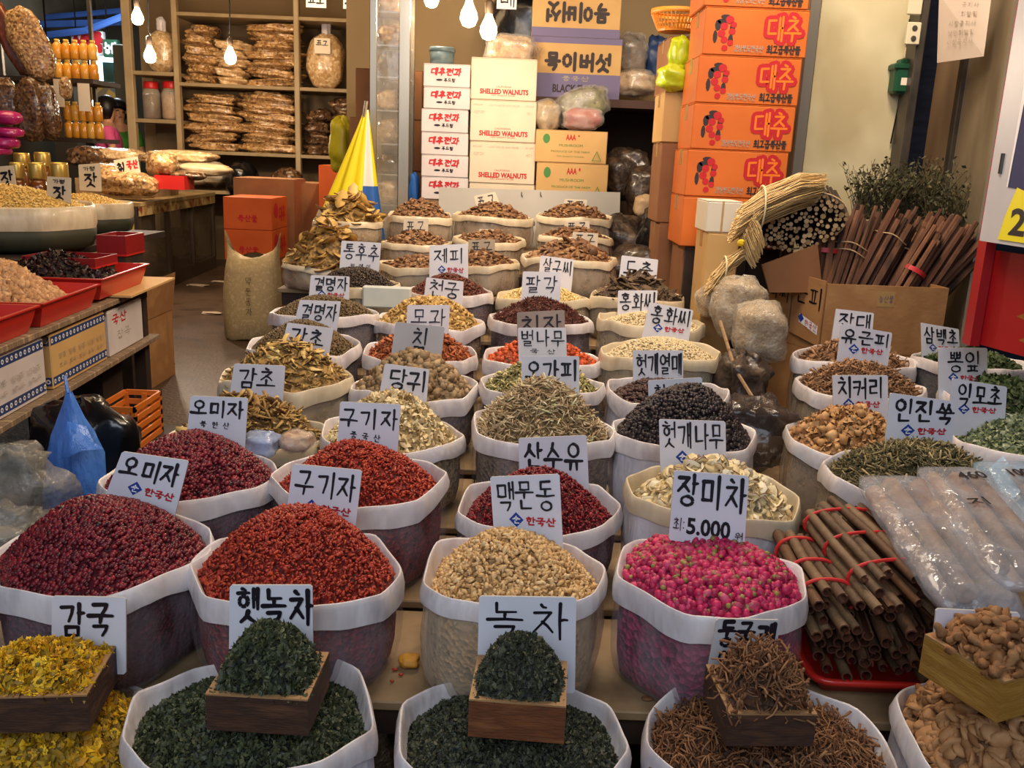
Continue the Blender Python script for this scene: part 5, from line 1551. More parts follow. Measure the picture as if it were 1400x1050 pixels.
# foot under the lowest ones so that they rest on the bench
b = MB(); lo, hi = pbox(576, 273, 733, 300, YB, .34); b.box((lo[0], YB + .01, zb0), (hi[0], YB + .33, lo[2] + (hi[2] - lo[2]) * 1.0 - .003)); o = b.build('wooden_riser', WOOD); recolocate(o); tag(o, 'wooden riser under the white cartons behind the grey board', 'crate')
zr = hi[2]
ys = [79, 137, 194, 251, 300]
for i in range(4):
    lo, hi = pbox(644 - i * 1.0, ys[i], 734 - i * 1.2, ys[i + 1], YB - .02, .28)
    if i == 3: lo = (lo[0], lo[1], zr)
    r, f, M = carton('walnut_carton', lo, (hi[0], hi[1], hi[2] - .002), CREAMC, 'cream walnut carton with red capitals, ' + ('topmost', 'second', 'third', 'lowest, mostly hidden,')[i] + ' of its stack', 'box', 'cream walnut cartons', tape=False)
    if i < 3:
        f.latin('CALIFORNIA', .38, .66, .62, .705, 'r'); f.latin('SHELLED WALNUTS', .14, .735, .88, .865, 'r', bold=.045)
        f.latin('NET WEIGHT 30 LBS', .32, .875, .68, .91, 'r')
    if i in (1, 2):
        f.latin('IMPORTED GOODS', .04, .1, .18, .14, 'e'); f.latin('LIGHT HALVES AND PIECES', .28, .1, .74, .145, 'e'); f.latin('25 LBS', .84, .1, .96, .14, 'e'); f.latin('KEEP DRY', .06, .26, .22, .33, 'e'); f.latin('NO 1', .86, .26, .94, .33, 'e')
    f.done(r, BOXI)
YB2 = 5.8
ys = [178, 223, 268]
for i in range(2):
    lo, hi = pbox(732 + i, ys[i], 830 + i, ys[i + 1], YB2, .30)
    if i == 1: lo = (lo[0], lo[1], zb0)
    r, f, M = carton('brown_carton', lo, (hi[0], hi[1], hi[2] - .002), KRAFT, ('upper', 'lower')[i] + ' brown carton with red triple letter and green print', 'box', 'brown cartons with green print')
    kk = (ys[i + 1] - ys[i]) / 45. if i == 0 else (hi[2] - hi[2] + 1) * 0 + 45 * pk(YB2) / (hi[2] - lo[2])
    f.latin('AAA', .42, .12 * kk, .56, .30 * kk, 'r', bold=.03); f.blob(.6, .16 * kk, .012, .03, 'r')
    f.latin('MUSHROOM', .33, .42 * kk, .66, .5 * kk, 'g'); f.latin('PRODUCE OF THE FARM', .22, .62 * kk, .76, .68 * kk, 'g'); f.latin('TOP QUALITY GOODS', .3, .78 * kk, .68, .83 * kk, 'g')
    f.blob(.15, .27 * kk, .05, .15 * kk, 'g'); f.stroke([(.8, .9 * kk), (.86, .62 * kk), (.92, .9 * kk), (.8, .9 * kk)], .004, 'g'); f.done(r, BOXI)
# shelf board at the middle of the back wall, with the big cartons of wood ear mushroom
wsh = empty('goods_shelf', (.9, 6.6, at(800, 134, Y=6.1).z), 'dark wall shelf carrying the two big wood ear cartons', 'shelf')
zs = at(800, 134, Y=6.1).z
x0, x1 = at(724, 130, Y=6.1).x, at(955, 130, Y=6.1).x
b = MB(); b.box((x0, 6.12, zs - .05), (x1, 6.85, zs)); b.build('shelf_board', mat('dark_shelf', (70, 44, 32), .6), wsh)
for x in (x0 + .02, x1 - .06):
    b = MB(); b.box((x, 6.75, 0), (x + .05, 6.82, zs - .05)); b.build('leg', DWOOD, wsh)
    b = MB(); b.box((x, 6.14, 0), (x + .05, 6.2, zs - .05)); b.build('leg', DWOOD, wsh)
b = MB(); b.box((x0, 6.83, .3), (x1, 6.85, zs - .05)); b.build('back_panel', mat('shelf_back', (72, 54, 40), .8), wsh)
for i, ya, yb in ((1, 51, 134), (0, -12, 51)):
    lo, hi = pbox(726 + (2 if i == 0 else 0), ya, 849, yb, 6.14, .5)
    if i == 1: lo = (lo[0], lo[1], zs + .001); ztop = hi[2]
    else: lo = (lo[0], lo[1], ztop)
    r, f, M = carton('wood_ear_carton', lo, (hi[0], hi[1], hi[2] - .002), KRAFT, ('upside-down big carton with four characters and violet band', 'big upright carton with four characters and violet band')[i], 'box', 'big wood ear cartons')
    if i:
        f.rect(0, 0, 1, .1, 'v'); f.rect(0, .60, 1, 1, 'v'); f.hangul('목이버섯', .16, .26, .88, .54, .022, 'B', 0, gap=.2); f.hangul('중국산', .35, .64, .65, .72, .005, 'e'); f.latin('BLACK FUNGUS', .25, .78, .85, .92, 'B', bold=.04)
    else:
        g = Face(f.c[2], f.c[3], f.c[0], f.c[1], f.n); g.n = f.n
        f.rect(0, .8, 1, 1, 'v'); g.hangul('목이버섯', .14, .34, .84, .74, .022, 'B', 0, gap=.2); f.mb['B'] = g.mb['B']
    f.done(r, BOXI)
# grey-blue tub on top of the white cartons
lo, hi = pbox(583, 61, 620, 88, YB, .2)
r = empty('plastic_tub', ((lo[0] + hi[0]) / 2, YB + .15, lo[2]), 'grey-blue round plastic tub on the topmost white carton', 'tub')
R_ = (hi[0] - lo[0]) / 2; h = hi[2] - lo[2]; TUB = mat('tub_blue', (82, 100, 104), .4)
b = MB(); b.lathe([(R_ * .86, 0), (R_ * .95, h * .8), (R_ * .9, h * .8)], 24, tuple(r.location)); b.build('tub_body', TUB, r, True)
b = MB(); b.lathe([(R_ * .98, h * .76), (R_, h * .78), (R_, h * .92), (R_ * .93, h)], 24, tuple(r.location)); b.build('lid', TUB, r, True)
# bags lying on the walnut and brown cartons
def clear_bag(c, s, inner, label, cat='bag', seed=0, fm=None, M=None, group=None):
    r = empty('plastic_bag', (c[0], c[1], c[2] - s[2]), label, cat, group)
    lump(c, (s[0] * .9, s[1] * .9, s[2] * .9), seed, noise=.18, M=M).build('contents', inner, r, True)
    lump(c, s, seed, noise=.22, M=M).build('clear_film', fm or CLEARF, r, True)
    return r


CLEARF = film('clear_film', (226, 222, 214), .22, .12, .9, 12, spec=.8)
GRNIN = mat('green_tea_leaf_bag', [(96, 92, 44), (124, 120, 62), (70, 66, 34)], .6, scale=40, vor=True)
REDIN = mat('red_powder_bag', [(150, 60, 48), (172, 80, 62)], .6, scale=16)
Mt = Matrix.Rotation(-.3, 3, 'Y')
p = at(795, 146, Y=5.98); clear_bag(p, (.19, .1, .115), GRNIN, 'clear bag of green leaves leaning on the brown cartons', seed=31, M=Mt)
p = at(796, 163, Y=5.84); clear_bag(p, (.13, .07, .07), REDIN, 'clear bag of red powder before the green leaf bag', seed=32)
p = at(748, 158, Y=5.9); clear_bag(p, (.08, .08, .10), mat('beans_in_bag', [(140, 112, 50), (170, 140, 80)], .6, scale=30, vor=True), 'small clear bag of yellow beans next to the walnut cartons', seed=33)
p = at(700, 68, Y=6.0); clear_bag((p.x, p.y, p.z), (.17, .15, .09), PLASP, 'clear bag lying on the topmost walnut carton', seed=34)
p = at(712, 50, Y=6.95); lump_obj('black_bag', (p.x, 6.95, p.z), (.24, .2, .3), BLACKP, 'black plastic bag hanging behind the big upright carton', 'bag', seed=7)

# grey board behind the mushrooms
tl, tr, br_, bl = at(600, 256, Y=5.66), at(848, 263, Y=5.66), at(846, 345, Y=5.60), at(600, 345, Y=5.60)
b = MB(); d = Vector((0, .012, 0)); q = [tl, tr, br_, bl]; b.poly(q[::-1]); b.poly([p + d for p in q])
for i in range(4): b.poly([q[i], q[(i + 1) % 4], q[(i + 1) % 4] + d, q[i] + d])
GREYB = mat('grey_board', [(176, 172, 162), (162, 158, 148)], .45, scale=3)
r = empty('backboard', (bl + br_) / 2, 'grey board standing behind the dried mushroom sacks', 'board')
b.build('board', GREYB, r)
for px in (713, 739):
    p = at(px, 266, Y=5.655); b = MB(); b.tube([(p.x, p.y - .002, p.z + .015), (p.x, p.y - .008, p.z), (p.x + .006, p.y - .006, p.z - .012)], .003, 6); b.build('hook', DSTEEL, r)

# ---- steel and glass cabinet column
YC = 5.95
lo, hi = pbox(505, -60, 560, 330, YC, .28)
cab = empty('display_cabinet', ((lo[0] + hi[0]) / 2, YC + .14, 0), 'tall narrow steel cabinet with glass front between rack and cartons', 'cabinet')
x0, x1 = lo[0], hi[0]; zt = 3.6
for xx, w_ in ((x0, .045), (x1 - .07, .07)):
    for y in (YC, YC + .24):
        b = MB(); b.box((xx, y, 0), (xx + w_, y + .04, zt), bev=.004); b.build('frame_post', STEEL, cab)
b = MB(); b.box((x0 + .045, YC + .01, 0), (x1 - .07, YC + .016, zt)); b.build('glass_front', film('cab_glass', (190, 184, 170), .22, .05, .3, 4, spec=.9), cab)
b = MB(); b.box((x0 + .01, YC + .262, 0), (x1 - .01, YC + .27, zt)); b.build('back_panel', mat('cab_back', (156, 134, 98), .5), cab)
for i, py in enumerate((14, 60, 104, 150, 196, 238, 280, 320)):
    z = at(530, py, Y=YC).z; b = MB(); b.box((x0 + .02, YC + .03, z - .01), (x1 - .02, YC + .25, z)); b.build('shelf', STEEL, cab)
    h = .13 if i % 2 else .16
    lump_obj('packet', ((x0 + x1) / 2 - .01, YC + .13, z + h / 2), (.085, .07, h / 2), (PLASP, PLASB, PLASD)[i % 3], 'small packet in the glass cabinet, ' + ('highest', 'second highest', 'third highest', 'fourth highest', 'fourth lowest', 'third lowest', 'second lowest', 'lowest')[i], 'packet', 'packets in the glass cabinet', seed=60 + i)
# brown cartons on both sides of the cabinet
for i, (x0, y0, x1, y1, Y_, lab) in enumerate(((486, 93, 522, 163, 6.5, 'upper brown carton squeezed behind the steel cabinet'), (478, 160, 524, 235, 6.5, 'middle brown carton squeezed behind the steel cabinet'), (480, 235, 524, 345, 6.5, 'lower brown carton squeezed behind the steel cabinet'), (556, 96, 577, 164, 6.35, 'narrow brown carton beside the white cartons'), (556, 164, 577, 234, 6.35, 'narrow lower brown carton beside the white cartons'), (552, 234, 577, 340, 6.35, 'narrow lowest brown carton beside the white cartons'))):
    lo, hi = pbox(x0, y0, x1, y1, Y_, .3)
    if y1 > 300: lo = (lo[0], lo[1], 0)
    carton('brown_carton', lo, (hi[0], hi[1], hi[2] - .002), DCARD, lab, 'box', 'brown cartons by the steel cabinet')

# ---- folded beach parasol
YEL = mat('parasol_yellow', (236, 214, 24), .6); PWH = mat('parasol_white', (224, 220, 206), .6); PBL = mat('parasol_blue', (36, 92, 168), .6)
par = empty('parasol', at(478, 330, Y=5.7), 'folded yellow, white and blue parasol leaning beside the steel cabinet', 'parasol')
ap = at(501, 150, Y=5.72); n = 28
for lab, a0, a1, mt, mt2 in (('yellow_panel', -2.95, -1.05, YEL, None), ('white_panel', -1.05, -.1, PWH, PBL), ('back_panel', -.1, 3.33, YEL, PBL)):
    b = MB(); rows = []; K = 12
    for k in range(K + 1):
        t = k / K; row = []
        cc = ap.lerp(at(473, 325, Y=5.70), t)
        for j in range(15):
            a = a0 + (a1 - a0) * j / 14; pl = 1 + .16 * math.sin(a * 9)
            rr = (.012 + .20 * t ** 1.05) * pl
            row.append(cc + Vector((rr * math.cos(a) * 1.0, rr * .55 * math.sin(a), 0)))
        rows.append(row)
    if mt2:
        b.quadgrid(rows[:8], False, 0); b.quadgrid(rows[7:], False, 1)
        b.build(lab, [mt, mt2], par, True)
    else: b.quadgrid(rows); b.build(lab, mt, par, True)
b = MB(); b.tube([ap + Vector((0, 0, .05)), at(473, 330, Y=5.70), at(462, 400, Y=5.7)], .012, 8); b.build('pole', STEEL, par)
lump_obj('blue_cloth', at(566, 262, Y=5.98), (.035, .05, .12), PBL, 'strip of blue cloth showing past the steel cabinet', 'cloth', seed=9)
lump_obj('hanging_bag', at(466, 198, Y=7.0), (.09, .09, .2), mat('lemon_bag', (186, 176, 40), .4, bump=.4, bscale=14), 'limp yellow plastic bag hanging behind the parasol', 'bag', seed=10, noise=.3)

# ---- cartons and kraft sack beside the aisle
ORC = mat('orange_carton_dim', [(206, 96, 40), (192, 84, 34)], .45, scale=5)
YO = 8.3
zz = [at(338, y, Y=YO).z for y in (270, 314, 356)]
x0, x1 = at(306, 310, Y=YO).x, at(372, 310, Y=YO).x
for i, (a, c_, mt, lab) in enumerate(((zz[1], zz[0], ORC, 'upper orange carton in the stack behind the standing kraft sack'), (zz[2], zz[1], ORC, 'lower orange carton in the stack behind the standing kraft sack'), (zz[2] / 2, zz[2], DCARD, 'brown carton under the two orange ones'), (0, zz[2] / 2, DCARD, 'brown carton on the floor at the bottom of the orange stack'))):
    r, f, M = carton('aisle_carton', (x0 + (.05 if i > 1 else 0), YO, a), (x1, YO + .55, c_ - .002), mt, lab, 'box', 'cartons beside the aisle')
    if i < 2:
        f.hangul('특산물', .3, .55, .7, .75, .01, 'r'); g = Face(M @ Vector(((x1 - x0) / 2, -.27, c_ - a)), M @ Vector(((x1 - x0) / 2, .27, c_ - a)), M @ Vector(((x1 - x0) / 2, .27, 0)), M @ Vector(((x1 - x0) / 2, -.27, 0)), (1, 0, 0))
        g.blob(.25, .4, .14, .25, 'r', a0=.2); g.hangul('대추', .45, .3, .85, .75, .022, 'r'); g.done(r, BOXI); f.done(r, BOXI)
for i, (x0, y0, x1, y1, Y_, mt, lab) in enumerate(((320, 244, 402, 330, 9.0, DCARD, 'wide brown carton rising behind the orange carton stack'), (385, 250, 438, 340, 9.3, DCARD, 'darker brown carton beside the parasol'), (436, 226, 462, 290, 9.0, ORC, 'narrow orange carton beside the parasol tip'))):
    lo, hi = pbox(x0, y0, x1, y1, Y_, .5); carton('aisle_carton', (lo[0], lo[1], 0), (hi[0], hi[1], hi[2]), mt, lab, 'box', 'cartons beside the aisle')
# kraft sack
ks = empty('paper_sack', at(345, 462, z=0), 'standing pale woven sack with two pointed ears beside the aisle', 'sack')
KS = mat('woven_sack', [(196, 178, 136), (180, 160, 120), (206, 190, 150)], .6, scale=30, bump=.2, bscale=120)
c = ks.location; b = MB(); rows = []; n = 28; wx = .23; wy = .17
Hs = at(350, 352, Y=c.y).z
for k, (t, k1) in enumerate(((0, .86), (.04, .97), (.3, 1.04), (.6, 1.05), (.85, .98), (1.0, .92))):
    rows.append([Vector((c.x + wx * k1 * math.copysign(abs(math.cos(a)) ** .75, math.cos(a)) + .03 * t, c.y + wy * k1 * math.copysign(abs(math.sin(a)) ** .75, math.sin(a)), Hs * t + .015 * math.sin(3 * a + k))) for a in [2 * math.pi * j / n for j in range(n)]])
ears = []
for j in range(n):
    a = 2 * math.pi * j / n; e = abs(math.cos(a)) ** 6
    ears.append(Vector((c.x + .03 + (wx * .9 + .03 * e) * math.copysign(abs(math.cos(a)) ** .8, math.cos(a)), c.y + wy * .3 * math.sin(a), Hs + .02 + .2 * e + .02 * math.sin(5 * a))))
rows.append(ears)
b.quadgrid(rows, True); b.build('sack_body', KS, ks, True)
f = Face((c.x - .05, c.y - wy * 1.13, Hs * .8), (c.x + .12, c.y - wy * 1.13, Hs * .8), (c.x + .12, c.y - wy * 1.13, Hs * .3), (c.x - .05, c.y - wy * 1.13, Hs * .3))
for i, ch in enumerate('맥문동자'): f.hangul(ch, .35, .02 + .25 * i, .65, .2 + .25 * i, .004, 'k', .1)
f.done(ks, INKMATS)
lo, hi = pbox(313, 356, 334, 446, 8.15, .4); 

# ---- right of the middle: shelf goods, kraft boxes, bags
for i, (px, py, Y_, s, mt, lab, sd) in enumerate(((862, 76, 6.5, (.13, .14, .15), PLASD, 'clear knotted bag of dark red dates on the wall shelf', 41), (868, 114, 6.35, (.16, .14, .09), PLASP, 'clear bag of pale roots at the wall shelf edge', 42), (846, 92, 6.55, (.07, .1, .12), PLASB, 'brown bag beside the big upright carton', 43))):
    p = at(px, py, Y=Y_); clear_bag(p, s, mt, lab, seed=sd)
lump_obj('blue_bag', at(897, 84, Y=6.5), (.09, .1, .16), mat('blue_bag', (38, 62, 104), .35, bump=.4, bscale=14), 'dark blue plastic bag on the wall shelf', 'bag', seed=44, noise=.3)
LIME = mat('lime_bag', (188, 204, 28), .3, bump=.5, bscale=12, coat=.4)
lump_obj('lime_bag', at(930, 76, Y=4.75), (.055, .06, .09), LIME, 'lime green plastic bag hanging beside the orange cartons', 'bag', seed=45, noise=.3)
lump_obj('lime_bag', at(921, 106, Y=4.72), (.075, .07, .065), LIME, 'lime green bulge lying on the tall kraft carton', 'bag', seed=46, noise=.3)
# orange basket
p0, p1 = at(891, 20, Y=4.9), at(958, 20, Y=4.9); c = (p0 + p1) / 2; R_ = (p1.x - p0.x) / 2; zt = at(920, 15, Y=4.9).z; zb = at(920, 44, Y=4.9).z
bk = empty('plastic_basket', (c.x, c.y, zb), 'orange round plastic basket atop the kraft cartons', 'basket')
BSK = mat('basket_orange', (222, 140, 48), .4)
b = MB(); b.lathe([(R_ * .7, 0), (R_ * .72, .012), (R_ * .7, .014)], 24, (c.x, c.y, zb)); b.build('basket_floor', BSK, bk)
b = MB(); b.lathe([(R_ * .98, zt - zb - .02), (R_ * 1.03, zt - zb - .015), (R_ * 1.03, zt - zb + .005), (R_ * .97, zt - zb)], 28, (c.x, c.y, zb), cap=False); b.build('rim', BSK, bk, True)
b = MB(); b.lathe([(R_ * .78, .03), (R_ * .80, .03), (R_ * .81, .042), (R_ * .79, .042)], 28, (c.x, c.y, zb), cap=False); b.build('band', BSK, bk, True)
for k in range(36):
    a = 2 * math.pi * k / 36; b = MB(); b.tube([(c.x + R_ * .71 * math.cos(a), c.y + R_ * .71 * math.sin(a), zb + .01), (c.x + R_ * math.cos(a), c.y + R_ * math.sin(a), zt - .012)], .004, 4); b.build('rib', BSK, bk)
for i, (x0, y0, x1, y1, Y_, lab) in enumerate(((906, 125, 952, 195, 4.72, 'tall kraft carton under the lime green bag'), (901, 195, 948, 305, 4.7, 'dark tall carton below the kraft carton'), (897, 305, 950, 420, 4.7, 'dark bottom carton of the narrow stack'), (932, 322, 968, 410, 4.35, 'plain brown carton before the narrow stack'))):
    lo, hi = pbox(x0, y0, x1, y1, Y_, .32)
    if i >= 2: lo = (lo[0], lo[1], 0)
    carton('kraft_carton', lo, (hi[0], hi[1], hi[2] - .002), DCARD if i else KRAFT, lab, 'box', 'narrow cartons beside the orange stack')
lo, hi = pbox(903, 46, 952, 125, 4.72, .3); 
r_, f_, M_ = carton('kraft_carton', (lo[0] + .05, lo[1] + .08, lo[2]), (hi[0], hi[1] + .2, hi[2]), DCARD, 'shaded carton holding up the orange basket', 'box', 'narrow cartons beside the orange stack')
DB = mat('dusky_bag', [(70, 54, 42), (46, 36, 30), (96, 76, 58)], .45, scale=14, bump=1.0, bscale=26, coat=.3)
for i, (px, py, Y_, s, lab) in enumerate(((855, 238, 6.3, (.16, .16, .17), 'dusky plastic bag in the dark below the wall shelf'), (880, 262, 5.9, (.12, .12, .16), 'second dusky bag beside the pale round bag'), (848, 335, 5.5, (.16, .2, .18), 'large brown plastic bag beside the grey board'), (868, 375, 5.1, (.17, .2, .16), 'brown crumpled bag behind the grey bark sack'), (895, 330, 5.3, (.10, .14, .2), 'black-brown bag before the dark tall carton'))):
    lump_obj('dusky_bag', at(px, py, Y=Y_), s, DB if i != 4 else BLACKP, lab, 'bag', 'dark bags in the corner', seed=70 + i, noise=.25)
lump_obj('round_pale_bag', at(884, 283, Y=5.6), (.075, .08, .075), mat('pale_bag', (182, 156, 122), .5, bump=.3), 'pale round bag among the dusky ones', 'bag', seed=80)

# ---- orange jujube cartons
ORB = mat('orange_carton', [(212, 112, 42), (200, 100, 36)], .42, scale=4)
YJ = 4.3
ys = [-56, 10, 76.5, 142.5, 206, 271, 340]
xa = at(953, 110, Y=YJ).x; xb = at(1094, 110, Y=YJ).x
for i in range(6):
    z1, z0 = at(1020, ys[i], Y=YJ).z, at(1020, ys[i + 1], Y=YJ).z
    j = [0, .012, 0, -.004, -.014, -.016][i]
    zj = z0
    r, f, M = carton('jujube_carton', (xa + j, YJ, z0), (xb + j, YJ + .36, z1 - .002), ORB, 'orange carton with red date picture, ' + ('topmost cut by the picture edge', 'second from the top', 'third from the top', 'fourth from the top', 'fifth from the top', 'lowest behind the straw')[i], 'box', 'orange date cartons')
    if i < 5:
        # picture of hanging dates: leaves and red fruits
        for (u, v, ru, rv, a_) in ((.20, .2, .05, .05, .4), (.13, .38, .03, .12, .1), (.27, .42, .025, .15, .0), (.11, .62, .022, .14, .2), (.26, .68, .025, .12, 0), (.17, .3, .05, .06, 0)):
            f.blob(u, v, ru, rv, 'B', .0010, 8, a_)
        for (u, v, rr) in ((.24, .26, .055), (.19, .40, .05), (.27, .50, .045), (.17, .55, .05), (.2, .68, .045), (.26, .74, .04), (.21, .85, .04), (.28, .36, .04)):
            f.blob(u, v, rr * .75, rr * 1.55, 'r', .0016)
        f.hangul('대추', .60, .16, .93, .66, .044, 'r', 0, gap=.08, e=.0012); f.hangul('대추', .60, .16, .93, .66, .010, 'o', 0, gap=.08, e=.0020)
        f.hangul('최고급특산품', .62, .76, .94, .93, .0055, 'B', 0, gap=.06); f.hangul('경상북도한국산', .30, .78, .58, .92, .003, 'e', 0, gap=.1)
        f.done(r, BOXI)
b = MB(); b.box((xa + .02, YJ + .02, 0), (xb, YJ + .4, zj - .002)); o = b.build('wooden_riser', DWOOD); recolocate(o); tag(o, 'wooden riser under the orange date cartons', 'crate')
# ---- cream panel wall with its posts
YP = 4.85
p0, p1 = at(1100, 130, Y=YP), at(1252, 130, Y=YP)
structure('wall_panel', (p0.x, YP, 0), (p1.x, YP + .06, 4.0), CREAM)
x = at(1102, 130, Y=4.62).x; b = MB(); b.box((x - .03, 4.62, 0), (x + .028, 4.80, 4.0), bev=.006); o = b.build('trim_1', STEEL); o['kind'] = 'structure'
x = at(1247, 130, Y=4.7).x; b = MB(); b.box((x - .012, 4.7, 0), (x + .03, 4.84, 4.0), bev=.006); o = b.build('trim_2', DSTEEL); o['kind'] = 'structure'
structure('wall_corner', (at(1250, 130, Y=5.3).x, 5.3, 0), (3.2, 5.36, 4.0), mat('blue_sheet', [(28, 34, 52), (44, 52, 74)], .4, scale=6, stretch=(1, 1, 6)))
# meter box, outlet
lo, hi = pbox(1224, 88, 1250, 128, YP - .09, .09)
r = empty('meter_box', ((lo[0] + hi[0]) / 2, YP, lo[2]), 'small green plastic box hanging on the cream panel', 'box')
GR = mat('green_plastic', (22, 72, 48), .4)
b = MB(); b.box(lo, hi, bev=.012); b.build('body', GR, r)
b = MB(); b.box((lo[0] - .012, lo[1] - .008, hi[2] - .025), (hi[0] + .012, hi[1], hi[2] + .006), bev=.008); b.box(((lo[0] + hi[0]) / 2 - .02, lo[1] + .02, hi[2] + .004), ((lo[0] + hi[0]) / 2 + .02, hi[1], hi[2] + .03), bev=.006); b.build('lid', GR, r)
b = MB(); b.box((lo[0] + .03, lo[1] - .002, lo[2] + .04), (hi[0] - .02, lo[1], lo[2] + .075)); b.build('label', LABELP, r)
lo, hi = pbox(1240, 30, 1259, 61, 4.68, .02)
IV = mat('ivory_plastic', (206, 198, 168), .4)
r = empty('power_socket', ((lo[0] + hi[0]) / 2, 4.7, lo[2]), 'ivory double power socket on the dark steel post', 'socket')
b = MB(); b.box(lo, hi, bev=.004); b.build('plate', IV, r)
for k in (.27, .73):
    zc = lo[2] + (hi[2] - lo[2]) * k; xc = (lo[0] + hi[0]) / 2; b = MB()
    b.lathe([(.012, 0), (.013, .003), (.009, .004)], 14, (0, 0, 0), Matrix.Translation((xc, lo[1] - .001, zc)) @ Matrix.Rotation(math.pi / 2, 4, 'X')); b.build('outlet', DSTEEL, r)
lo, hi = pbox(1243, -12, 1262, 20, 4.68, .02); b = MB(); b.box(lo, hi, bev=.004); o = b.build('light_switch', IV); recolocate(o); tag(o, 'ivory switch plate above the power socket', 'switch')
lo, hi = pbox(1238, 64, 1250, 80, 4.82, .03); b = MB(); b.box(lo, hi, bev=.004); o = b.build('junction_box', IV); recolocate(o); tag(o, 'small beige junction box below the power socket', 'box')
b = MB(); p = at(1247, 25, Y=4.8); b.tube([(p.x, 4.83, p.z), (p.x + .01, 4.83, p.z - .3), (p.x - .01, 4.83, p.z - .6)], .004, 5); o = b.build('cable', BLACKP); recolocate(o); tag(o, 'thin dark cable running down behind the power socket', 'cable')


def vwall(a, b_, z0, z1, th, name, m):
    A, B_ = at(*a[:2], Y=a[2]), at(*b_[:2], Y=b_[2]); d = (B_ - A); d.z = 0; n = Vector((-d.y, d.x, 0)).normalized() * th
    if n.dot(A - CAM) < 0: n = -n
    mb = MB(); q = [Vector((A.x, A.y, 0)), Vector((B_.x, B_.y, 0))]; ring = [q[0], q[1], q[1] + n, q[0] + n]
    lo = [Vector((p.x, p.y, z0)) for p in ring]; hi = [Vector((p.x, p.y, z1)) for p in ring]
    mb.poly(lo); mb.poly(hi[::-1])
    for i in range(4): mb.poly([lo[i], hi[i], hi[(i + 1) % 4], lo[(i + 1) % 4]])
    o = mb.build(name, m); o['kind'] = 'structure'; return o, A, B_


RUST = mat('brown_steel', [(132, 108, 84), (158, 134, 106), (106, 86, 66)], .35, scale=3, stretch=(1, 1, .3), metal=.35)
RUST2 = mat('pale_steel', [(150, 136, 114), (168, 154, 130), (128, 114, 94)], .32, scale=3, stretch=(1, 1, .3), metal=.4)
vwall((1281, 90, 5.0), (1319, 90, 4.7), 0, 4, .04, 'wall_side', RUST)
vwall((1319, 90, 4.69), (1385, 20, 4.05), 0, 4, .04, 'wall_side.001', RUST2)
A = at(1319, 90, Y=4.66); b = MB(); b.box((A.x - .02, A.y - .03, 0), (A.x + .012, A.y + .02, 4), bev=.004); o = b.build('trim_3', DSTEEL); o['kind'] = 'structure'
# paper sheet on the side wall
q = [at(1284, -8, Y=4.6), at(1356, -8, Y=4.2), at(1345, 77, Y=4.2), at(1281, 86, Y=4.6)]
b = MB(); b.poly(q); o = b.build('paper_sheet', mat('paper', [(214, 200, 188), (204, 188, 174)], .6, scale=3)); 
for i in range(3): pass
r = empty('notice', q[3], 'large white paper notice with small print on the steel wall', 'poster'); o.parent = r; o.matrix_parent_inverse = Matrix.LocRotScale(r.location, r.rotation_euler, r.scale).inverted(); o.name = 'sheet'
b = MB(); 
f = Face(*q)
for i in range(5): f.hangul('상인회알림' if i % 2 else '시장공지사', .25, .12 + i * .14, .8, .2 + i * .14, .0022, 'e', 0, gap=.25)
f.done(r, BOXI)
# ---- red board, light box sign
REDB = mat('red_board', [(168, 22, 26), (150, 16, 22)], .4, scale=3)
o, A, B_ = vwall((1327, 405, 2.95), (1430, 405, 2.72), 0.98, 1.36, .02, 'sign_board', REDB)
zt = at(1370, 344, Y=2.85).z; zb = at(1370, 468, Y=2.85).z
bpy.data.objects.remove(o)
rb = empty('red_board', at(1365, 468, Y=2.85), 'deep red board with gold leaf marks below the lit sign box', 'board')
def slab(pts, th, m, name, parent):
    b = MB(); n = (pts[1] - pts[0]).cross(pts[3] - pts[0]).normalized()
    if n.dot(CAM - pts[0]) < 0: n = -n
    bk = [p - n * th for p in pts]; b.poly(pts); b.poly(bk[::-1])
    for i in range(4): b.poly([pts[i], bk[i], bk[(i + 1) % 4], pts[(i + 1) % 4]])
    return b.build(name, m, parent)


def vq(pl, pr, yt, yb):
    """vertical rectangle: left edge below picture point pl=(px,py,Y), right edge below pr"""
    A, B_ = at(*pl[:2], Y=pl[2]), at(*pr[:2], Y=pr[2])
    zt = (at(pl[0], yt, Y=pl[2]).z); zb = (at(pl[0], yb, Y=pl[2]).z)
    return [Vector((A.x, A.y, zt)), Vector((B_.x, B_.y, zt)), Vector((B_.x, B_.y, zb)), Vector((A.x, A.y, zb))]


q = vq((1334, 405, 2.95), (1440, 405, 2.66), 340, 467); slab(q, .02, REDB, 'board_panel', rb)
f = Face(*q); GOLD = mat('gold_print', (150, 96, 30), .4)
for (u, v) in ((.62, .28), (.6, .62), (.68, .85), (.7, .45)): f.M('y').poly([f.p(u, v), f.p(u + .12, v - .06), f.p(u + .22, v - .05), f.p(u + .16, v + .03)])
f.done(rb, {'y': GOLD}, {'y': 'gold_mark'})
q = vq((1346, 170, 2.98), (1352, 170, 2.9), -80, 344); 
slab(vq((1364, 170, 2.96), (1376, 170, 2.9), -60, 470), .03, REDB, 'red_frame', rb)
q = vq((1366, 170, 2.99), (1378, 170, 2.94), 480, 481); b = MB(); b.box((q[0].x, 2.965, 1.45), (q[0].x + .03, 2.99, 4.75)); b.build('support_post', REDB, rb)
sb = empty('light_box', at(1380, 338, Y=2.85), 'white framed sign box with blue and yellow poster and a big numeral', 'sign')
ALU = mat('white_metal', [(196, 196, 202), (180, 180, 188)], .35, scale=4)
q = vq((1365, 170, 2.88), (1450, 170, 2.60), -70, 330); slab(q, .10, ALU, 'frame', sb)
f = Face(*q)
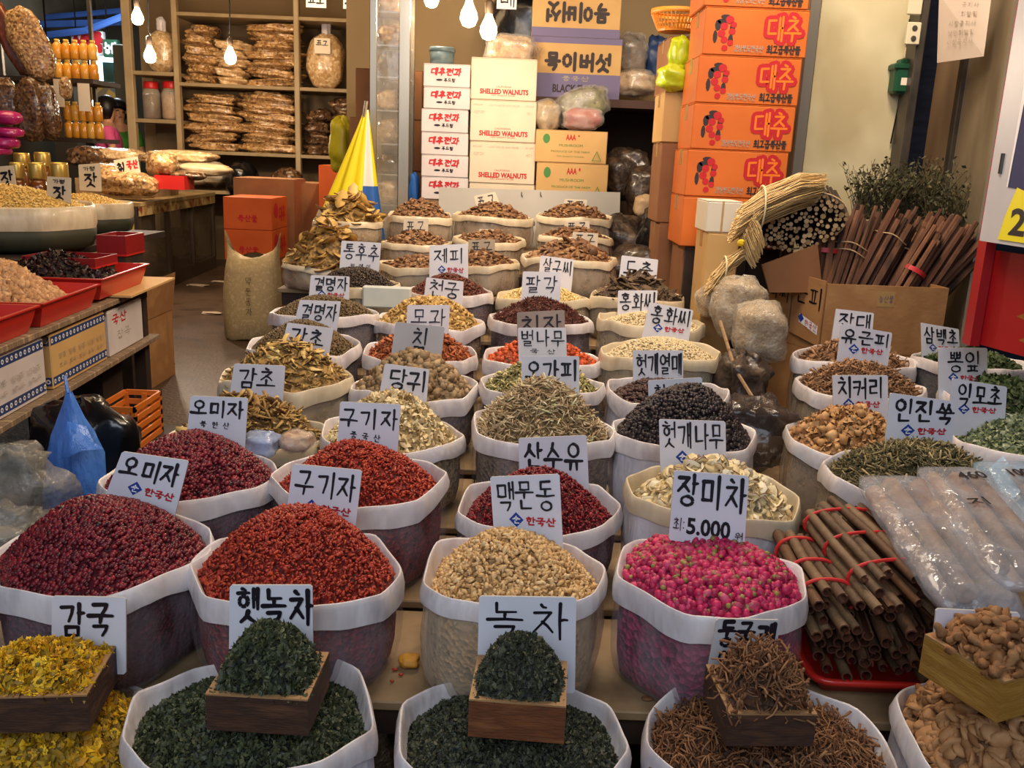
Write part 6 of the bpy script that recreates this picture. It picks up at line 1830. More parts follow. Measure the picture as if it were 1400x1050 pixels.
f.M('d').poly([f.p(.34, 0, .002), f.p(1, 0, .002), f.p(1, .82, .002), f.p(.34, .80, .002)])
f.M('y').poly([f.p(.40, .90, .0035), f.p(.52, .80, .0035), f.p(1, .84, .0035), f.p(1, .985, .0035), f.p(.34, .985, .0035)])
f.M('w').poly([f.p(.34, .3, .003), f.p(.42, .3, .003), f.p(.36, .80, .003), f.p(.34, .80, .003)])
f.latin('2', .50, .87, .76, .965, 'k', .004, bold=.03)
f.done(sb, {'d': mat('poster_blue', (34, 44, 92), .6), 'y': mat('poster_yellow', (238, 224, 30), .35), 'w': WHITE, 'k': INK}, {'d': 'blue_poster', 'y': 'yellow_band', 'w': 'white_ray', 'k': 'numeral'})
for v in (.02, .62):
    b = MB(); p = f.p(.18, v + .1, .001); b.tube([p + Vector((0, 0, .03)), p - Vector((0, 0, .03))], .007, 8); b.build('hinge', DSTEEL, sb)
# ================================================================== stall along the aisle
RED = mat('red_tray', (196, 40, 32), .35, coat=.3)
lt = empty('market_table', (-2.5, 3.7, 0), 'old board table with a lower shelf, carrying the red trays', 'table')


def xe(Y): return -1.83 - (Y - 3.13) * .064


def obox(y0, y1, w_, z0, z1, name, m, parent, inset=0, bev=0):
    """box along the table's slanting edge"""
    b = MB(); A, B_ = Vector((xe(y0) - inset, y0, 0)), Vector((xe(y1) - inset, y1, 0)); d = (B_ - A).normalized(); n = Vector((-d.y, d.x, 0))
    M = Matrix((((B_ - A).normalized().x, n.x, 0, A.x), ((B_ - A).normalized().y, n.y, 0, A.y), (0, 0, 1, 0), (0, 0, 0, 1)))
    b.box((0, 0, z0), ((B_ - A).length, w_, z1), M, bev=bev)
    return (b.build(name, m, parent) if name else b), M, (B_ - A).length


OLDB = mat('grey_board_wood', [(150, 126, 98), (116, 96, 76), (176, 150, 116)], .7, scale=5, stretch=(2, 8, 1), bump=.3)
for k in range(5): obox(2.3, 4.78, .145, .845, .87, 'top_board', OLDB, lt, k * .148, .003)
obox(2.3, 4.78, .02, .80, .844, 'side_rail', DWOOD, lt, .03)
for k in range(3): obox(2.6, 4.8, .2, .575, .60, 'shelf_board', OLDB, lt, k * .203 - .02, .003)
for y in (2.7, 3.65, 4.7):
    for i_ in (.06, .66):
        b = MB(); x = xe(y) - i_; b.box((x - .03, y, 0), (x + .03, y + .06, .574)); b.box((x - .03, y, .601), (x + .03, y + .06, .844)); b.build('leg', DWOOD, lt)
CPL = obox(4.3, 4.98, .30, .875, .885, 'cardboard_sheet', KRAFT, None, -.06)[0]; recolocate(CPL); tag(CPL, 'flat cardboard sheet sticking out under the dark filled tray', 'cardboard')


def tray(y0, y1, w_, z0, label, inset=.0, m=RED, name='plastic_tray'):
    A = Vector((xe(y0) - inset, y0, z0)); root = empty(name, A, label, 'tray', None)
    _, M, L_ = obox(y0 + .012, y1 - .012, .1, 0, .1, None, None, None, inset); h = .095
    M = Matrix.Translation((0, 0, z0)) @ M
    b = MB(); t = .008; f = .03
    def rr(o, z): return [M @ Vector(p) for p in ((o, o, z), (L_ - o, o, z), (L_ - o, w_ - o, z), (o, w_ - o, z))]
    rows = [rr(f, 0), rr(f * .4, h * .6), rr(0.004, h), rr(-.008, h), rr(-.008, h + .006), rr(.006, h + .006), rr(f * .4 + t, h * .6), rr(f + t, t)]
    k = b.quadgrid(rows, True); b.f.append((k + 3, k + 2, k + 1, k)); b.m.append(0); e = k + 28; b.f.append((e, e + 1, e + 2, e + 3)); b.m.append(0)
    b.build('tray_body', m, root)
    return M, L_, h


def trayheap(M, L_, w_, h, hh, kind, size, n, m, mb_, label, cat):
    x = rng.uniform(-1, 1, n); y = rng.uniform(-1, 1, n)
    def H(x, y): return h * .62 + hh * np.clip(1 - np.hypot(x, y) ** 1.4, -.05, 1) - .012 * np.abs(x)
    Mn = np.array(M)
    P = np.stack([L_ / 2 + x * (L_ / 2 - .042), w_ / 2 + y * (w_ / 2 - .042), H(x, y) + rng.uniform(0, .6, n) * size], 1) @ Mn[:3, :3].T + Mn[:3, 3]
    V, F = merge([shape_of(kind, i) for i in range(4)], P, rotmats(n, .8), size * rng.normal(1, .2, n).clip(.5, 1.6))
    g = 12; gx, gy = np.meshgrid(np.linspace(-1, 1, g), np.linspace(-1, 1, g))
    G_ = np.stack([L_ / 2 + gx.ravel() * (L_ / 2 - .034), w_ / 2 + gy.ravel() * (w_ / 2 - .034), H(gx.ravel(), gy.ravel())], 1) @ Mn[:3, :3].T + Mn[:3, 3]
    Fg = [q for i in range(g - 1) for j in range(g - 1) for q in ((i * g + j, i * g + j + 1, i * g + j + g + 1), (i * g + j, i * g + j + g + 1, i * g + j + g))]
    o0 = P.mean(0); o0[2] = M.translation.z + .01
    o = link('herb_heap', np_mesh('herb_heap', np.concatenate([V, G_]) - o0, np.concatenate([F, np.array(Fg) + len(V)]), [m, mb_], np.concatenate([np.zeros(len(F), int), np.ones(len(Fg), int)])), None, Vector(o0.tolist()))
    tag(o, label, cat, kind='stuff')


NUT = imat('ginkgo_nut', [(198, 150, 102), (172, 124, 80), (216, 172, 124), (148, 104, 66)], .55)
NUT_B = bmat('nut_fill', (156, 112, 74), 40)
M, L_, h = tray(2.86, 3.47, .62, .872, 'red tray nearest the white patterned carton, filled with brown kernels')
trayheap(M, L_, .62, h, .12, 'chunk', .010, 2600, NUT, NUT_B, 'heap of brown kernels in the nearest red tray', 'kernels')
M, L_, h = tray(3.49, 4.08, .66, .872, 'middle red tray heaped with brown kernels')
trayheap(M, L_, .66, h, .17, 'chunk', .010, 2800, NUT, NUT_B, 'tall heap of brown kernels in the middle red tray', 'kernels')
M, L_, h = tray(4.10, 4.74, .66, .887, 'red tray heaped with black dried berries')
trayheap(M, L_, .66, h, .12, 'leaf', .016, 1300, imat('black_dried', [(40, 22, 22), (60, 32, 28), (28, 16, 16)], .4), BLK_B, 'heap of black dried berries in the red tray', 'berries')

# cartons on the lower shelf
PATB = mat('pattern_blue', (40, 62, 110), .5)


def shelfbox(y0, y1, z0, z1, m, label, bands=(), red=False):
    root = empty('shelf_carton', Vector((xe((y0 + y1) / 2) - .2, (y0 + y1) / 2, z0)), label, 'box', 'cartons on the lower shelf')
    o, M, L_ = obox(y0, y1, .36, z0, z1 - .004, 'body', m, root, .02, .004)
    o, _, _ = obox(y0 + .004, y1 - .004, .35, z1 - .004, z1, 'top_flap', m, root, .024)
    f = Face(M @ Vector((0, 0, z1)), M @ Vector((L_, 0, z1)), M @ Vector((L_, 0, z0)), M @ Vector((0, 0, z0)), (1, 0, 0))
    g = Face(M @ Vector((0, .36, z1)), M @ Vector((0, 0, z1)), M @ Vector((0, 0, z0)), M @ Vector((0, .36, z0)), (0, -1, 0))
    for v0, v1 in bands:
        for q, LL in ((f, L_), (g, .36)):
            q.rect(0.01, v0, .99, v1, 'p'); n = int(LL / .035)
            for k in range(n): q.blob((k + .5) / n, (v0 + v1) / 2, .010 / LL, .010 / (z1 - z0), 'w', .0016, 8); q.blob((k + .5) / n, (v0 + v1) / 2, .005 / LL, .005 / (z1 - z0), 'p', .002, 6)
    if red: f.hangul('국산', .1, .12, .5, .34, .007, 'r'); f.hangul('잡곡', .2, .5, .6, .7, .003, 'e')
    for k in range(5 if not red else 0): f.hangul('땅콩', .12 + k * .17, .4, .24 + k * .17, .5, .002, 'e'); f.hangul('호두', .12 + k * .17, .58, .24 + k * .17, .66, .002, 'e')
    MM = dict(BOXI); MM['p'] = PATB; f.done(root, MM); g.done(root, MM)


shelfbox(2.75, 3.52, .602, .835, WHITEC, 'white carton with blue ring-patterned bands on the lower shelf', ((.04, .2), (.78, .94)))
shelfbox(3.58, 4.16, .602, .83, KRAFT, 'tan carton with blue patterned bands on the lower shelf', ((.04, .2), (.78, .94)))
shelfbox(4.2, 4.66, .602, .82, WHITEC, 'white carton with faded red print on the lower shelf', (), True)
# open cardboard box on the floor
fx = at(190, 535, z=0); C0 = Vector((-2.47, 5.78, 0))
ob = empty('cardboard_box', (-2.62, 6.05, 0), 'open brown cardboard box standing on the aisle floor', 'box')
x0, x1, y0, y1 = -3.0, -2.42, 5.7, 6.3; hz = .47; t = .006
for nm, lo, hi in (('box_wall', (x0, y0, .006), (x1, y0 + t, hz)), ('box_wall', (x0, y1 - t, .006), (x1, y1, hz)), ('box_wall', (x0, y0 + t, .006), (x0 + t, y1 - t, hz)), ('box_wall', (x1 - t, y0 + t, .006), (x1, y1 - t, hz)), ('box_floor', (x0, y0, 0), (x1, y1, .006))):
    b = MB(); b.box(lo, hi); b.build(nm, CARDB, ob)
b = MB(); b.poly([(x1, y0, hz), (x1, y1, hz), (x1 + .05, y1 - .05, hz + .27), (x1 + .04, y0 + .05, hz + .25)]); b.poly([(x1 + t, y0, hz), (x1 + .04 + t, y0 + .05, hz + .25), (x1 + .05 + t, y1 - .05, hz + .27), (x1 + t, y1, hz)]); b.build('flap', CARDB, ob)
b = MB(); b.poly([(x0, y0, hz), (x1, y0, hz), (x1 - .04, y0 - .14, hz + .03), (x0 + .04, y0 - .14, hz + .03)]); b.build('flap', CARDB, ob)
f = Face((x0, y0, hz), (x1, y0, hz), (x1, y0, 0), (x0, y0, 0)); f.hangul('국내산', .1, .3, .6, .55, .006, 'r'); f.done(ob, {'r': mat('faded_red', (160, 92, 60), .7)})

# blue bag hanging from the table, black bag behind it
BLUEP = film('blue_bag_plastic', (84, 136, 222), .93, .3, 1.0, 18, (1, 1, .4))
bb = empty('blue_plastic_bag', at(100, 690, Y=2.75), 'bright blue plastic bag hanging from the board table', 'bag')
tp = at(93, 538, Y=2.95); rows = []; n = 32
shp = [(536, 4, 4), (552, 9, 11), (572, 18, 20), (592, 26, 34), (616, 32, 46), (650, 37, 50), (685, 42, 52), (715, 45, 53)]
for k, (py, wl, wr) in enumerate(shp):
    c = at(94 + k * .8, py, Y=2.95); kk = 2.95 / FPX * 1.02
    rr = []
    for j in range(n):
        a = 2 * math.pi * j / n; w_ = (wr if math.cos(a) > 0 else wl) * kk; pl = 1 + .07 * math.sin(a * 7 + k * .5) - .05 * abs(math.sin(a * 4.5 + k * .9))
        rr.append(c + Vector((w_ * math.cos(a) * pl, .55 * w_ * math.sin(a) * pl, .006 * math.sin(a * 5))))
    rows.append(rr)
b = MB(); k0 = b.quadgrid(rows, True); b.f.append(tuple(range(k0 + 7 * n, k0 + 8 * n))); b.m.append(0); b.build('bag_body', BLUEP, bb, True)
b = MB(); c = at(96, 575, Y=2.84); b.quadgrid([[at(86, 600, Y=2.84), at(92, 576, Y=2.83), at(118, 583, Y=2.86)], [at(84, 625, Y=2.82), at(100, 600, Y=2.80), at(128, 604, Y=2.83)], [at(88, 628, Y=2.83), at(112, 616, Y=2.79), at(142, 614, Y=2.85)]]); b.build('folded_flap', BLUEP, bb, True)
b = MB(); p = at(91, 530, Y=3.0); b.tube([tp, at(91, 528, Y=2.97), at(89, 515, Y=3.05)], .006, 6); b.build('knot', BLUEP, bb)
lump_obj('black_bag', at(118, 640, Y=3.25), (.21, .14, .27), BLACKP, 'sagging black plastic bag behind the blue one', 'bag', seed=11, noise=.25)
lump_obj('clear_bag', at(14, 668, Y=2.55), (.15, .12, .13), film('clear_bag_dark', (170, 166, 156), .34, .15, 1.0, 20), 'crumpled clear plastic bag beside the blue bag', 'bag', seed=12, noise=.45)
lump_obj('clear_bag', at(5, 735, Y=2.5), (.13, .12, .09), film('clear_bag_dark2', (176, 170, 158), .5, .2, .9, 9), 'pale crumpled plastic scrap under the clear bag', 'bag', seed=13, noise=.45)
b = MB(); p = at(14, 700, Y=2.55); zc = at(5, 735, Y=2.5).z - .08; b.box((p.x - .16, 2.40, 0), (p.x + .17, 2.70, zc)); o = b.build('wooden_crate', DWOOD); recolocate(o); tag(o, 'dark crate under the crumpled clear bags beside the blue bag', 'crate')
# orange crate under the table
cr = empty('plastic_crate', at(158, 600, Y=3.75), 'orange slatted plastic crate on the floor behind the blue bag', 'crate')
CRO = mat('crate_orange', (206, 112, 40), .45); lo, hi = pbox(132, 560, 186, 612, 3.75, .3)
for zf in np.linspace(0, 1, 5):
    z = lo[2] + (hi[2] - lo[2]) * zf
    for a, c_ in (((lo[0], lo[1], z - .012), (hi[0], lo[1] + .01, z + .012)), ((lo[0], hi[1] - .01, z - .012), (hi[0], hi[1], z + .012)), ((lo[0], lo[1], z - .012), (lo[0] + .01, hi[1], z + .012)), ((hi[0] - .01, lo[1], z - .012), (hi[0], hi[1], z + .012))):
        b = MB(); b.box(a, c_); b.build('slat', CRO, cr)
for xx in (lo[0], (lo[0] + hi[0]) / 2, hi[0] - .02):
    for yy in (lo[1] + .001, hi[1] - .021):
        b = MB(); b.box((xx, yy, lo[2]), (xx + .02, yy + .02, hi[2])); b.build('corner_post', CRO, cr)
b = MB(); b.box((lo[0] - .1, lo[1] - .05, 0), (hi[0] + .05, hi[1] + .1, lo[2] - .013)); o = b.build('wooden_block', DWOOD); recolocate(o); tag(o, 'dark wooden block under the orange slatted crate', 'crate')

# ---- second tier: pine nut tubs
st = empty('tier_stand', (-3.2, 5.4, 0), 'dark stand carrying the pine nut tubs and honey jars', 'table')
ZT = 1.02
b = MB(); b.box((-4.3, 4.40, ZT - .04), (-2.42, 6.25, ZT - .001)); b.build('tabletop', DWOOD, st)
for x in (-4.25, -2.80):
    for y in (4.45, 5.45):
        b = MB(); b.box((x, y, 0), (x + .06, y + .06, ZT - .041)); b.build('leg', DWOOD, st)
PINE = imat('pine_nut', [(240, 208, 124), (224, 186, 100), (248, 222, 152)], .5); PINE_B = bmat('pine_fill', (214, 176, 96), 60)
GRNB = mat('dark_green_band', [(46, 48, 34), (58, 58, 42)], .6, scale=8)


def tub(c, R_, h, hh, seed, label, hl):
    s = Sack(); s.c = Vector((c[0], c[1], c[2] + h)); s.rx = R_; s.ry = R_ * .95; s.base = c[2]; s.key = 'tub%d' % seed; s.lvl = .03; s.tilt = 0; s.ax = s.ay = 0; s.mound = hh
    s.th, s.sh, zz = rimshape(56, seed, 9, .02)
    root = empty('nut_tub', c, label, 'basket', 'pine nut tubs')
    def ring(k, z): return [Vector((c[0] + R_ * k * math.cos(t) * q, c[1] + R_ * .95 * k * math.sin(t) * q, c[2] + z)) for t, q in zip(s.th, s.sh)]
    b = MB(); b.quadgrid([ring(1.0, h * .42), ring(1.03, h * .6), ring(1.02, h - .01), ring(.99, h), ring(.96, h - .012), ring(.94, h - .08)], True); b.build('plastic_lining', BAGC, root, True)
    b = MB(); k = b.quadgrid([ring(.8, 0), ring(.97, h * .1), ring(1.015, h * .3), ring(1.015, h * .5), ring(.99, h * .52)], True); b.f.append(tuple(range(k + 55, k - 1, -1))); b.m.append(0); b.build('green_band', GRNB, root, True)
    heap(s, 'grain', .009, 1800, PINE, PINE_B, hl, 'pine nuts', tilt=.6)
    return s


P1 = at(2, 275, Y=4.95); s1 = tub((P1.x, 4.95, ZT), .5, .24, .12, 1, 'widest tub of pine nuts with plastic lining and dark green band', 'heap of yellow pine nuts in the widest tub')
P2 = at(110, 262, Y=5.95); s2 = tub((P2.x, 5.95, ZT), .32, .20, .07, 2, 'smaller tub of pine nuts behind the widest one', 'heap of yellow pine nuts in the smaller tub')
SACKS['S1'] = s1; SACKS['S2'] = s2
WC = mat('card_warm2', [(220, 206, 180), (208, 192, 164)], .55, scale=6)
sign([(64, 241), (97, 243), (97, 278), (64, 275)], 'S1', 0, '잣', 'cream card reading one big syllable in the widest tub', None, u=(.25, .75), v=(.38, .88), wd=.014, Y=4.95, m=WC, extra=lambda fc, W, k: fc.hangul('가평', .25, .1, .75, .26, .004, 'k'))
sign([(107, 225), (137, 223), (139, 262), (109, 260)], 'S2', 0, '잣', 'cream card reading one big syllable in the smaller tub', None, u=(.22, .78), v=(.36, .86), wd=.015, Y=5.95, m=WC, extra=lambda fc, W, k: fc.hangul('가평', .2, .1, .75, .26, .004, 'k'))
sign([(-8, 228), (18, 226), (23, 258), (-4, 262)], 'S1', 0, '잣', 'tilted cream card in front of the honey jars, cut by the picture edge', None, u=(.25, .85), v=(.2, .85), wd=.014, Y=5.2, m=WC)
sign([(155, 219), (188, 214), (192, 236), (160, 240)], 'S2', 0, '칡', 'tilted cream card with red characters among the nut bags', None, u=(.1, .4), v=(.25, .75), wd=.02, Y=9.72, m=WC, extra=lambda fc, W, k: fc.hangul('국산', .5, .2, .95, .7, .016, 'r'))
# red small baskets under
for i, (x0, y0, x1, y1) in enumerate(((132, 322, 172, 350), (30, 352, 130, 366))):
    lo, hi = pbox(x0, y0, x1, y1, 4.95 if i == 0 else 4.36, .25)
    r = empty('plastic_tray', lo, ('small dark red basket beyond the tray of black berries', 'shallow dark red tray below the widest tub')[i], 'tray')
    b = MB(); b.box((lo[0], lo[1], lo[2]), (hi[0], hi[1], lo[2] + .01)); b.build('tray_floor', RED, r)
    for a, c_ in (((lo[0], lo[1]), (hi[0], lo[1] + .008)), ((lo[0], hi[1] - .008), (hi[0], hi[1])), ((lo[0], lo[1] + .008), (lo[0] + .008, hi[1] - .008)), ((hi[0] - .008, lo[1] + .008), (hi[0], hi[1] - .008))):
        b = MB(); b.box((a[0], a[1], lo[2] + .01), (c_[0], c_[1], hi[2])); b.build('tray_side', mat('dark_red_plastic', (138, 26, 28), .4), r)
    b = MB(); b.box((lo[0] + .01, lo[1] + .01, .0), (hi[0] - .01, hi[1] - .01, lo[2] - .001)); o = b.build('wooden_block', DWOOD); recolocate(o); tag(o, 'dark block supporting the ' + ('small dark red basket', 'shallow dark red tray')[i], 'crate')
# honey jars
HON = mat('honey', [(96, 52, 24), (128, 74, 32)], .2, scale=6, coat=.8); GLID = mat('gold_lid', (206, 174, 92), .3, metal=.6)
for i, (px, py0, py1, w_, Y_, d) in enumerate(((24, 222, 256, 22, 5.75, 'nearest the picture edge'), (51, 222, 256, 27, 5.75, 'in the middle with a yellow label'), (81, 222, 252, 28, 5.75, 'next to the smaller pine nut tub'), (30, 209, 230, 24, 6.1, 'standing behind, with pale lid'), (58, 208, 230, 24, 6.1, 'standing behind the labelled one'))):
    lo, hi = pbox(px - w_ / 2, py0, px + w_ / 2, py1, Y_, .1); R_ = (hi[0] - lo[0]) / 2 * .95; zb = ZT + (.0 if i < 3 else .10); h = hi[2] - zb; c = ((lo[0] + hi[0]) / 2, Y_, zb)
    r = empty('honey_jar', c, 'brown honey jar with golden lid, ' + d, 'jar', 'honey jars')
    b = MB(); b.lathe([(R_ * .9, 0), (R_, .01), (R_, h * .66), (R_ * .8, h * .76)], 18, c); b.build('glass', HON, r, True)
    b = MB(); b.lathe([(R_ * .86, h * .77), (R_ * .9, h * .79), (R_ * .9, h * .97), (R_ * .82, h)], 18, c); b.build('lid', GLID, r, True)
    if i == 1:
        b = MB(); b.quadgrid([[Vector((c[0] + R_ * 1.01 * math.cos(a), c[1] + R_ * 1.01 * math.sin(a), c[2] + z)) for a in np.linspace(-2.3, -.9, 8)] for z in (h * .15, h * .55)]); b.build('label', mat('yellow_label', (206, 186, 90), .5), r)
b = MB(); b.box((at(12, 240, Y=6.1).x, 5.95, ZT), (at(75, 240, Y=6.1).x, 6.3, ZT + .099)); o = b.build('wooden_block', WOOD); recolocate(o); tag(o, 'wooden block under the two rear honey jars', 'crate')

# ---- rack of packets over the tubs
YR = 6.6
rk = empty('packet_rack', (at(60, 100, Y=YR).x, YR, 0), 'dark rack with yellow bottles and hanging brown bags above the honey jars', 'shelf')
for i, py in enumerate((109, 190)):
    p0, p1 = at(-60, py, Y=YR), at(131, py, Y=YR); b = MB(); b.box((p0.x, YR - .05, p1.z - .03), (p1.x, YR + .4, p1.z)); b.build('shelf_board', mat('rack_dark', (50, 38, 30), .7), rk)
    if i == 0: ZR1 = p1.z
    else: ZR2 = p1.z
for px in (-30, 100):
    p = at(px, 100, Y=YR); b = MB(); b.box((p.x - .012, YR + .30, ZR2 - .03), (p.x + .012, YR + .33, 4.75)); b.build('post', DSTEEL, rk)
AMB = mat('amber_bottle', [(226, 160, 48), (206, 136, 36), (236, 180, 80)], .2, rand='object', coat=.8)
pr = None
for lev, (zb, ztp, rows_) in enumerate(((ZR1, at(90, 52, Y=YR).z, (0, 1)), (ZR2, at(90, 140, Y=YR).z, (0, 1)))):
    hh_ = (ztp - zb) / 2
    for row in rows_:
        for k in range(5):
            px = 72 + lev * 8 + k * (12.2 - lev * 1.6); p = at(px, 60, Y=YR)
            loc = Vector((p.x, YR + .06 + .0 * k, zb + row * hh_))
            if pr is None:
                pr = empty('syrup_bottle', loc, '', 'bottle', 'rows of yellow syrup bottles'); R_ = .031; h0 = hh_
                b = MB(); b.lathe([(R_ * .85, 0), (R_, .008), (R_, h0 * .7), (R_ * .5, h0 * .84)], 12, tuple(loc)); b.build('bottle_body', AMB, pr, True)
                b = MB(); b.lathe([(R_ * .52, h0 * .84), (R_ * .55, h0 * .97), (R_ * .5, h0 * .98)], 10, tuple(loc)); b.build('cap', mat('cap_yellow', (232, 196, 90), .4), pr, True); o = pr
            else: o = copy_thing(pr, loc)
            o['label'] = 'yellow syrup bottle, %s in the %s row of the %s rack shelf' % (('first', 'second', 'middle', 'fourth', 'end')[k], ('bottom', 'top')[row], ('upper', 'lower')[lev])
for i, (px, py, w_, h, Y_, mt, lab, tl_) in enumerate(((42, 60, 24, 46, 6.3, PLASN, 'glossy bag of bark pieces leaning on the upper rack shelf', .35), (14, 52, 12, 48, 6.35, mat('cinnamon_bag', [(120, 58, 34), (92, 44, 28), (150, 84, 52)], .25, scale=14, stretch=(6, 1, 1), coat=.7), 'long bag of red-brown cinnamon at the upper rack shelf', .35),
                                                       (42, 150, 19, 40, 6.25, PLASK, 'dark brown hanging bag beneath the upper rack shelf', 0), (66, 152, 13, 36, 6.28, PLASK, 'slimmer dark hanging bag beside the yellow bottles', .1), (10, 142, 16, 32, 6.25, PLASK, 'dark hanging bag at the picture edge', .0), (90, 120, 6, 14, 6.3, PLASN, 'small pouch hanging in front of the yellow bottles', .0))):
    p = at(px, py, Y=Y_); k = Y_ / FPX; lump_obj('hanging_bag', p, (w_ * k, .06, h * k), mt, lab, 'bag', 'brown bags on the packet rack', seed=90 + i, M=Matrix.Rotation(-tl_, 3, 'Y'))
PUR = mat('magenta_bag', (176, 34, 110), .3, bump=.3, bscale=12, coat=.5)
for i, (px, py, w_, h) in enumerate(((10, 161, 17, 9), (12, 181, 18, 7), (8, 195, 16, 8), (2, 206, 11, 6))):
    p = at(px, py, Y=5.9); k = 5.9 / FPX; lump_obj('magenta_packet', p, (w_ * k, .08, h * k), PUR, 'magenta plastic packet, ' + ('topmost', 'second', 'third', 'lowest and smallest')[i] + ' of the hanging bunch', 'packet', 'magenta packets', seed=100 + i, noise=.08)
for i, (x0, y0, x1, y1) in enumerate(((74, 108, 87, 146), (107, 114, 123, 152), (1, 106, 14, 120))):
    lo, hi = pbox(x0, y0, x1, y1, 6.545, .004); b = MB(); b.box(lo, hi); o = b.build('paper_tag', LABELP); recolocate(o); tag(o, ('narrow pale tag hanging before the yellow bottles', 'wider pale tag hanging at the end of the yellow bottles', 'small pale tag above the dark hanging bags')[i], 'tag')

# ---- glass counter
gc = empty('glass_counter', (-4.4, 10.6, 0), 'long glass fronted counter with dark frame along the aisle', 'counter')
gy0, gy1 = 9.45, 12.25


def xg(Y): return -3.93 - (Y - 9.45) * .05


def gbox(y0, y1, x_in, w_, z0, z1, name, m):
    b = MB(); b.poly([(xg(y0) - x_in, y0, z0), (xg(y1) - x_in, y1, z0), (xg(y1) - x_in - w_, y1, z0), (xg(y0) - x_in - w_, y0, z0)])
    b.poly([(xg(y0) - x_in - w_, y0, z1), (xg(y1) - x_in - w_, y1, z1), (xg(y1) - x_in, y1, z1), (xg(y0) - x_in, y0, z1)])
    q = [(xg(y0) - x_in, y0), (xg(y1) - x_in, y1), (xg(y1) - x_in - w_, y1), (xg(y0) - x_in - w_, y0)]
    for i in range(4):
        a, c_ = q[i], q[(i + 1) % 4]; b.poly([(*a, z0), (*a, z1), (*c_, z1), (*c_, z0)])
    return b.build(name, m, gc)


CFR = mat('counter_frame', (66, 54, 44), .5); CTP = mat('counter_strip', [(176, 152, 104), (150, 124, 82)], .5, scale=12)
gbox(gy0, gy1, -.02, .9, .96, 1.0, 'counter_top', CTP); gbox(gy0, gy1, -.015, .02, .86, .958, 'price_rail', mat('price_rail', [(150, 120, 70), (190, 168, 110), (120, 40, 30)], .5, scale=14, vor=True))
gbox(gy0, gy1, 0, .85, 0, .16, 'base', CFR); gbox(gy0, gy1, .02, .01, .16, .86, 'glass_pane', film('counter_glass', (96, 84, 70), .4, .08, .2, 3, spec=.9))
gbox(gy0, gy1, .8, .02, .16, .95, 'back_panel', mat('counter_back', [(88, 66, 50), (60, 46, 36)], .7, scale=4))
for i in range(4):
    y = gy0 + (gy1 - .07 - gy0) * i / 3; gbox(y, y + .07, -.004, .05, .16, .96, 'post', CFR)
gbox(gy0, gy0 + .02, .05, .78, .16, .95, 'end_panel', mat('yellow_dots', [(226, 206, 150), (206, 170, 60), (226, 206, 150)], .5, scale=8, vor=True))
for i in range(4): 
    y = gy0 + .4 + i * .65; lump_obj('stored_bag', (xg(y) - .4, y, .36), (.26, .24, .19), PLASD, 'dark bag stored inside the glass counter, ' + ('nearest end', 'second', 'third', 'far end')[i], 'bag', 'bags inside the glass counter', seed=110 + i)
# goods on the counter
for i, (px, py, Y_, s, mt, lab) in enumerate(((166, 250, 9.75, (.30, .2, .13), PLASB, 'glossy bag of brown nuts at the counter corner'), (196, 254, 9.7, (.16, .16, .10), PLASB, 'smaller glossy nut bag beside the red basket'), (146, 236, 10.2, (.24, .2, .10), PLASB, 'flat nut bag behind the corner bag'),
                                               (122, 214, 10.8, (.25, .2, .12), PLASD, 'reddish glossy bag before the seated pair'), (160, 212, 10.9, (.32, .2, .08), PLASP, 'pale flat bag before the pink shirt'), (222, 224, 9.95, (.16, .16, .12), PLASB, 'brown bag lying in the red basket'),
                                               (246, 214, 10.6, (.42, .16, .07), PLASP, 'long pale bundle on the counter'), (278, 232, 10.3, (.30, .16, .07), mat('pale_film', [(206, 184, 148), (186, 160, 122)], .3, scale=12, coat=.5), 'long filmy bundle at the counter end'), (255, 240, 10.0, (.22, .16, .05), PLASD, 'dark flat bundle in front of the filmy one'))):
    p = at(px, py, Y=Y_); z = max(p.z, 1.0 + s[2] * .8); lump_obj('goods_bag', (p.x, Y_, p.z), s, mt, lab, 'bag', 'bags on the glass counter', seed=120 + i)
b = MB(); b.box((-4.85, 10.05, 1.001), (-4.15, 11.2, 1.2)); o = b.build('wooden_crate', WOOD); recolocate(o); tag(o, 'low wooden crate under the bags at the back of the glass counter', 'crate')
lo, hi = pbox(211, 240, 252, 259, 9.75, .3); r = empty('plastic_tray', lo, 'small red basket on the glass counter', 'tray')
b = MB(); b.box(lo, (hi[0], hi[1], lo[2] + .02)); b.build('tray_floor', RED, r)
for a, c_ in (((lo[0], lo[1]), (hi[0], lo[1] + .015)), ((lo[0], hi[1] - .015), (hi[0], hi[1])), ((lo[0], lo[1] + .015), (lo[0] + .015, hi[1] - .015)), ((hi[0] - .015, lo[1] + .015), (hi[0], hi[1] - .015))):
    b = MB(); b.box((a[0], a[1], lo[2] + .02), (c_[0], c_[1], hi[2])); b.build('tray_side', RED, r)

# ---- market hall beyond: beams, signs, lit window
BLB = mat('blue_steel', (52, 84, 150), .5)
for i, (a, c_, r_) in enumerate((((30, 52, 16), (118, 42, 16), .06), ((118, 42, 16), (176, 20, 16.0), .06), ((40, 34, 16.5), (176, 30, 16.5), .06), ((60, 24, 17), (176, 14, 17), .05))):
    b = MB(); b.tube([at(a[0], a[1], Y=a[2]), at(c_[0], c_[1], Y=c_[2])], r_, 6); o = b.build('roof_beam', BLB); o['kind'] = 'structure'
lo, hi = pbox(98, 42, 141, 74, 16.2, .1); r = empty('shop_sign', lo, 'white far sign with big red Korean characters', 'sign'); b = MB(); b.box(lo, hi); b.build('sign_board', WHITE, r)
f = Face((lo[0], lo[1], hi[2]), (hi[0], lo[1], hi[2]), (hi[0], lo[1], lo[2]), (lo[0], lo[1], lo[2])); f.hangul('식품', .3, .1, .95, .85, .09, 'r'); f.hangul('수', .04, .15, .26, .8, .07, 'r'); f.done(r, INKMATS)
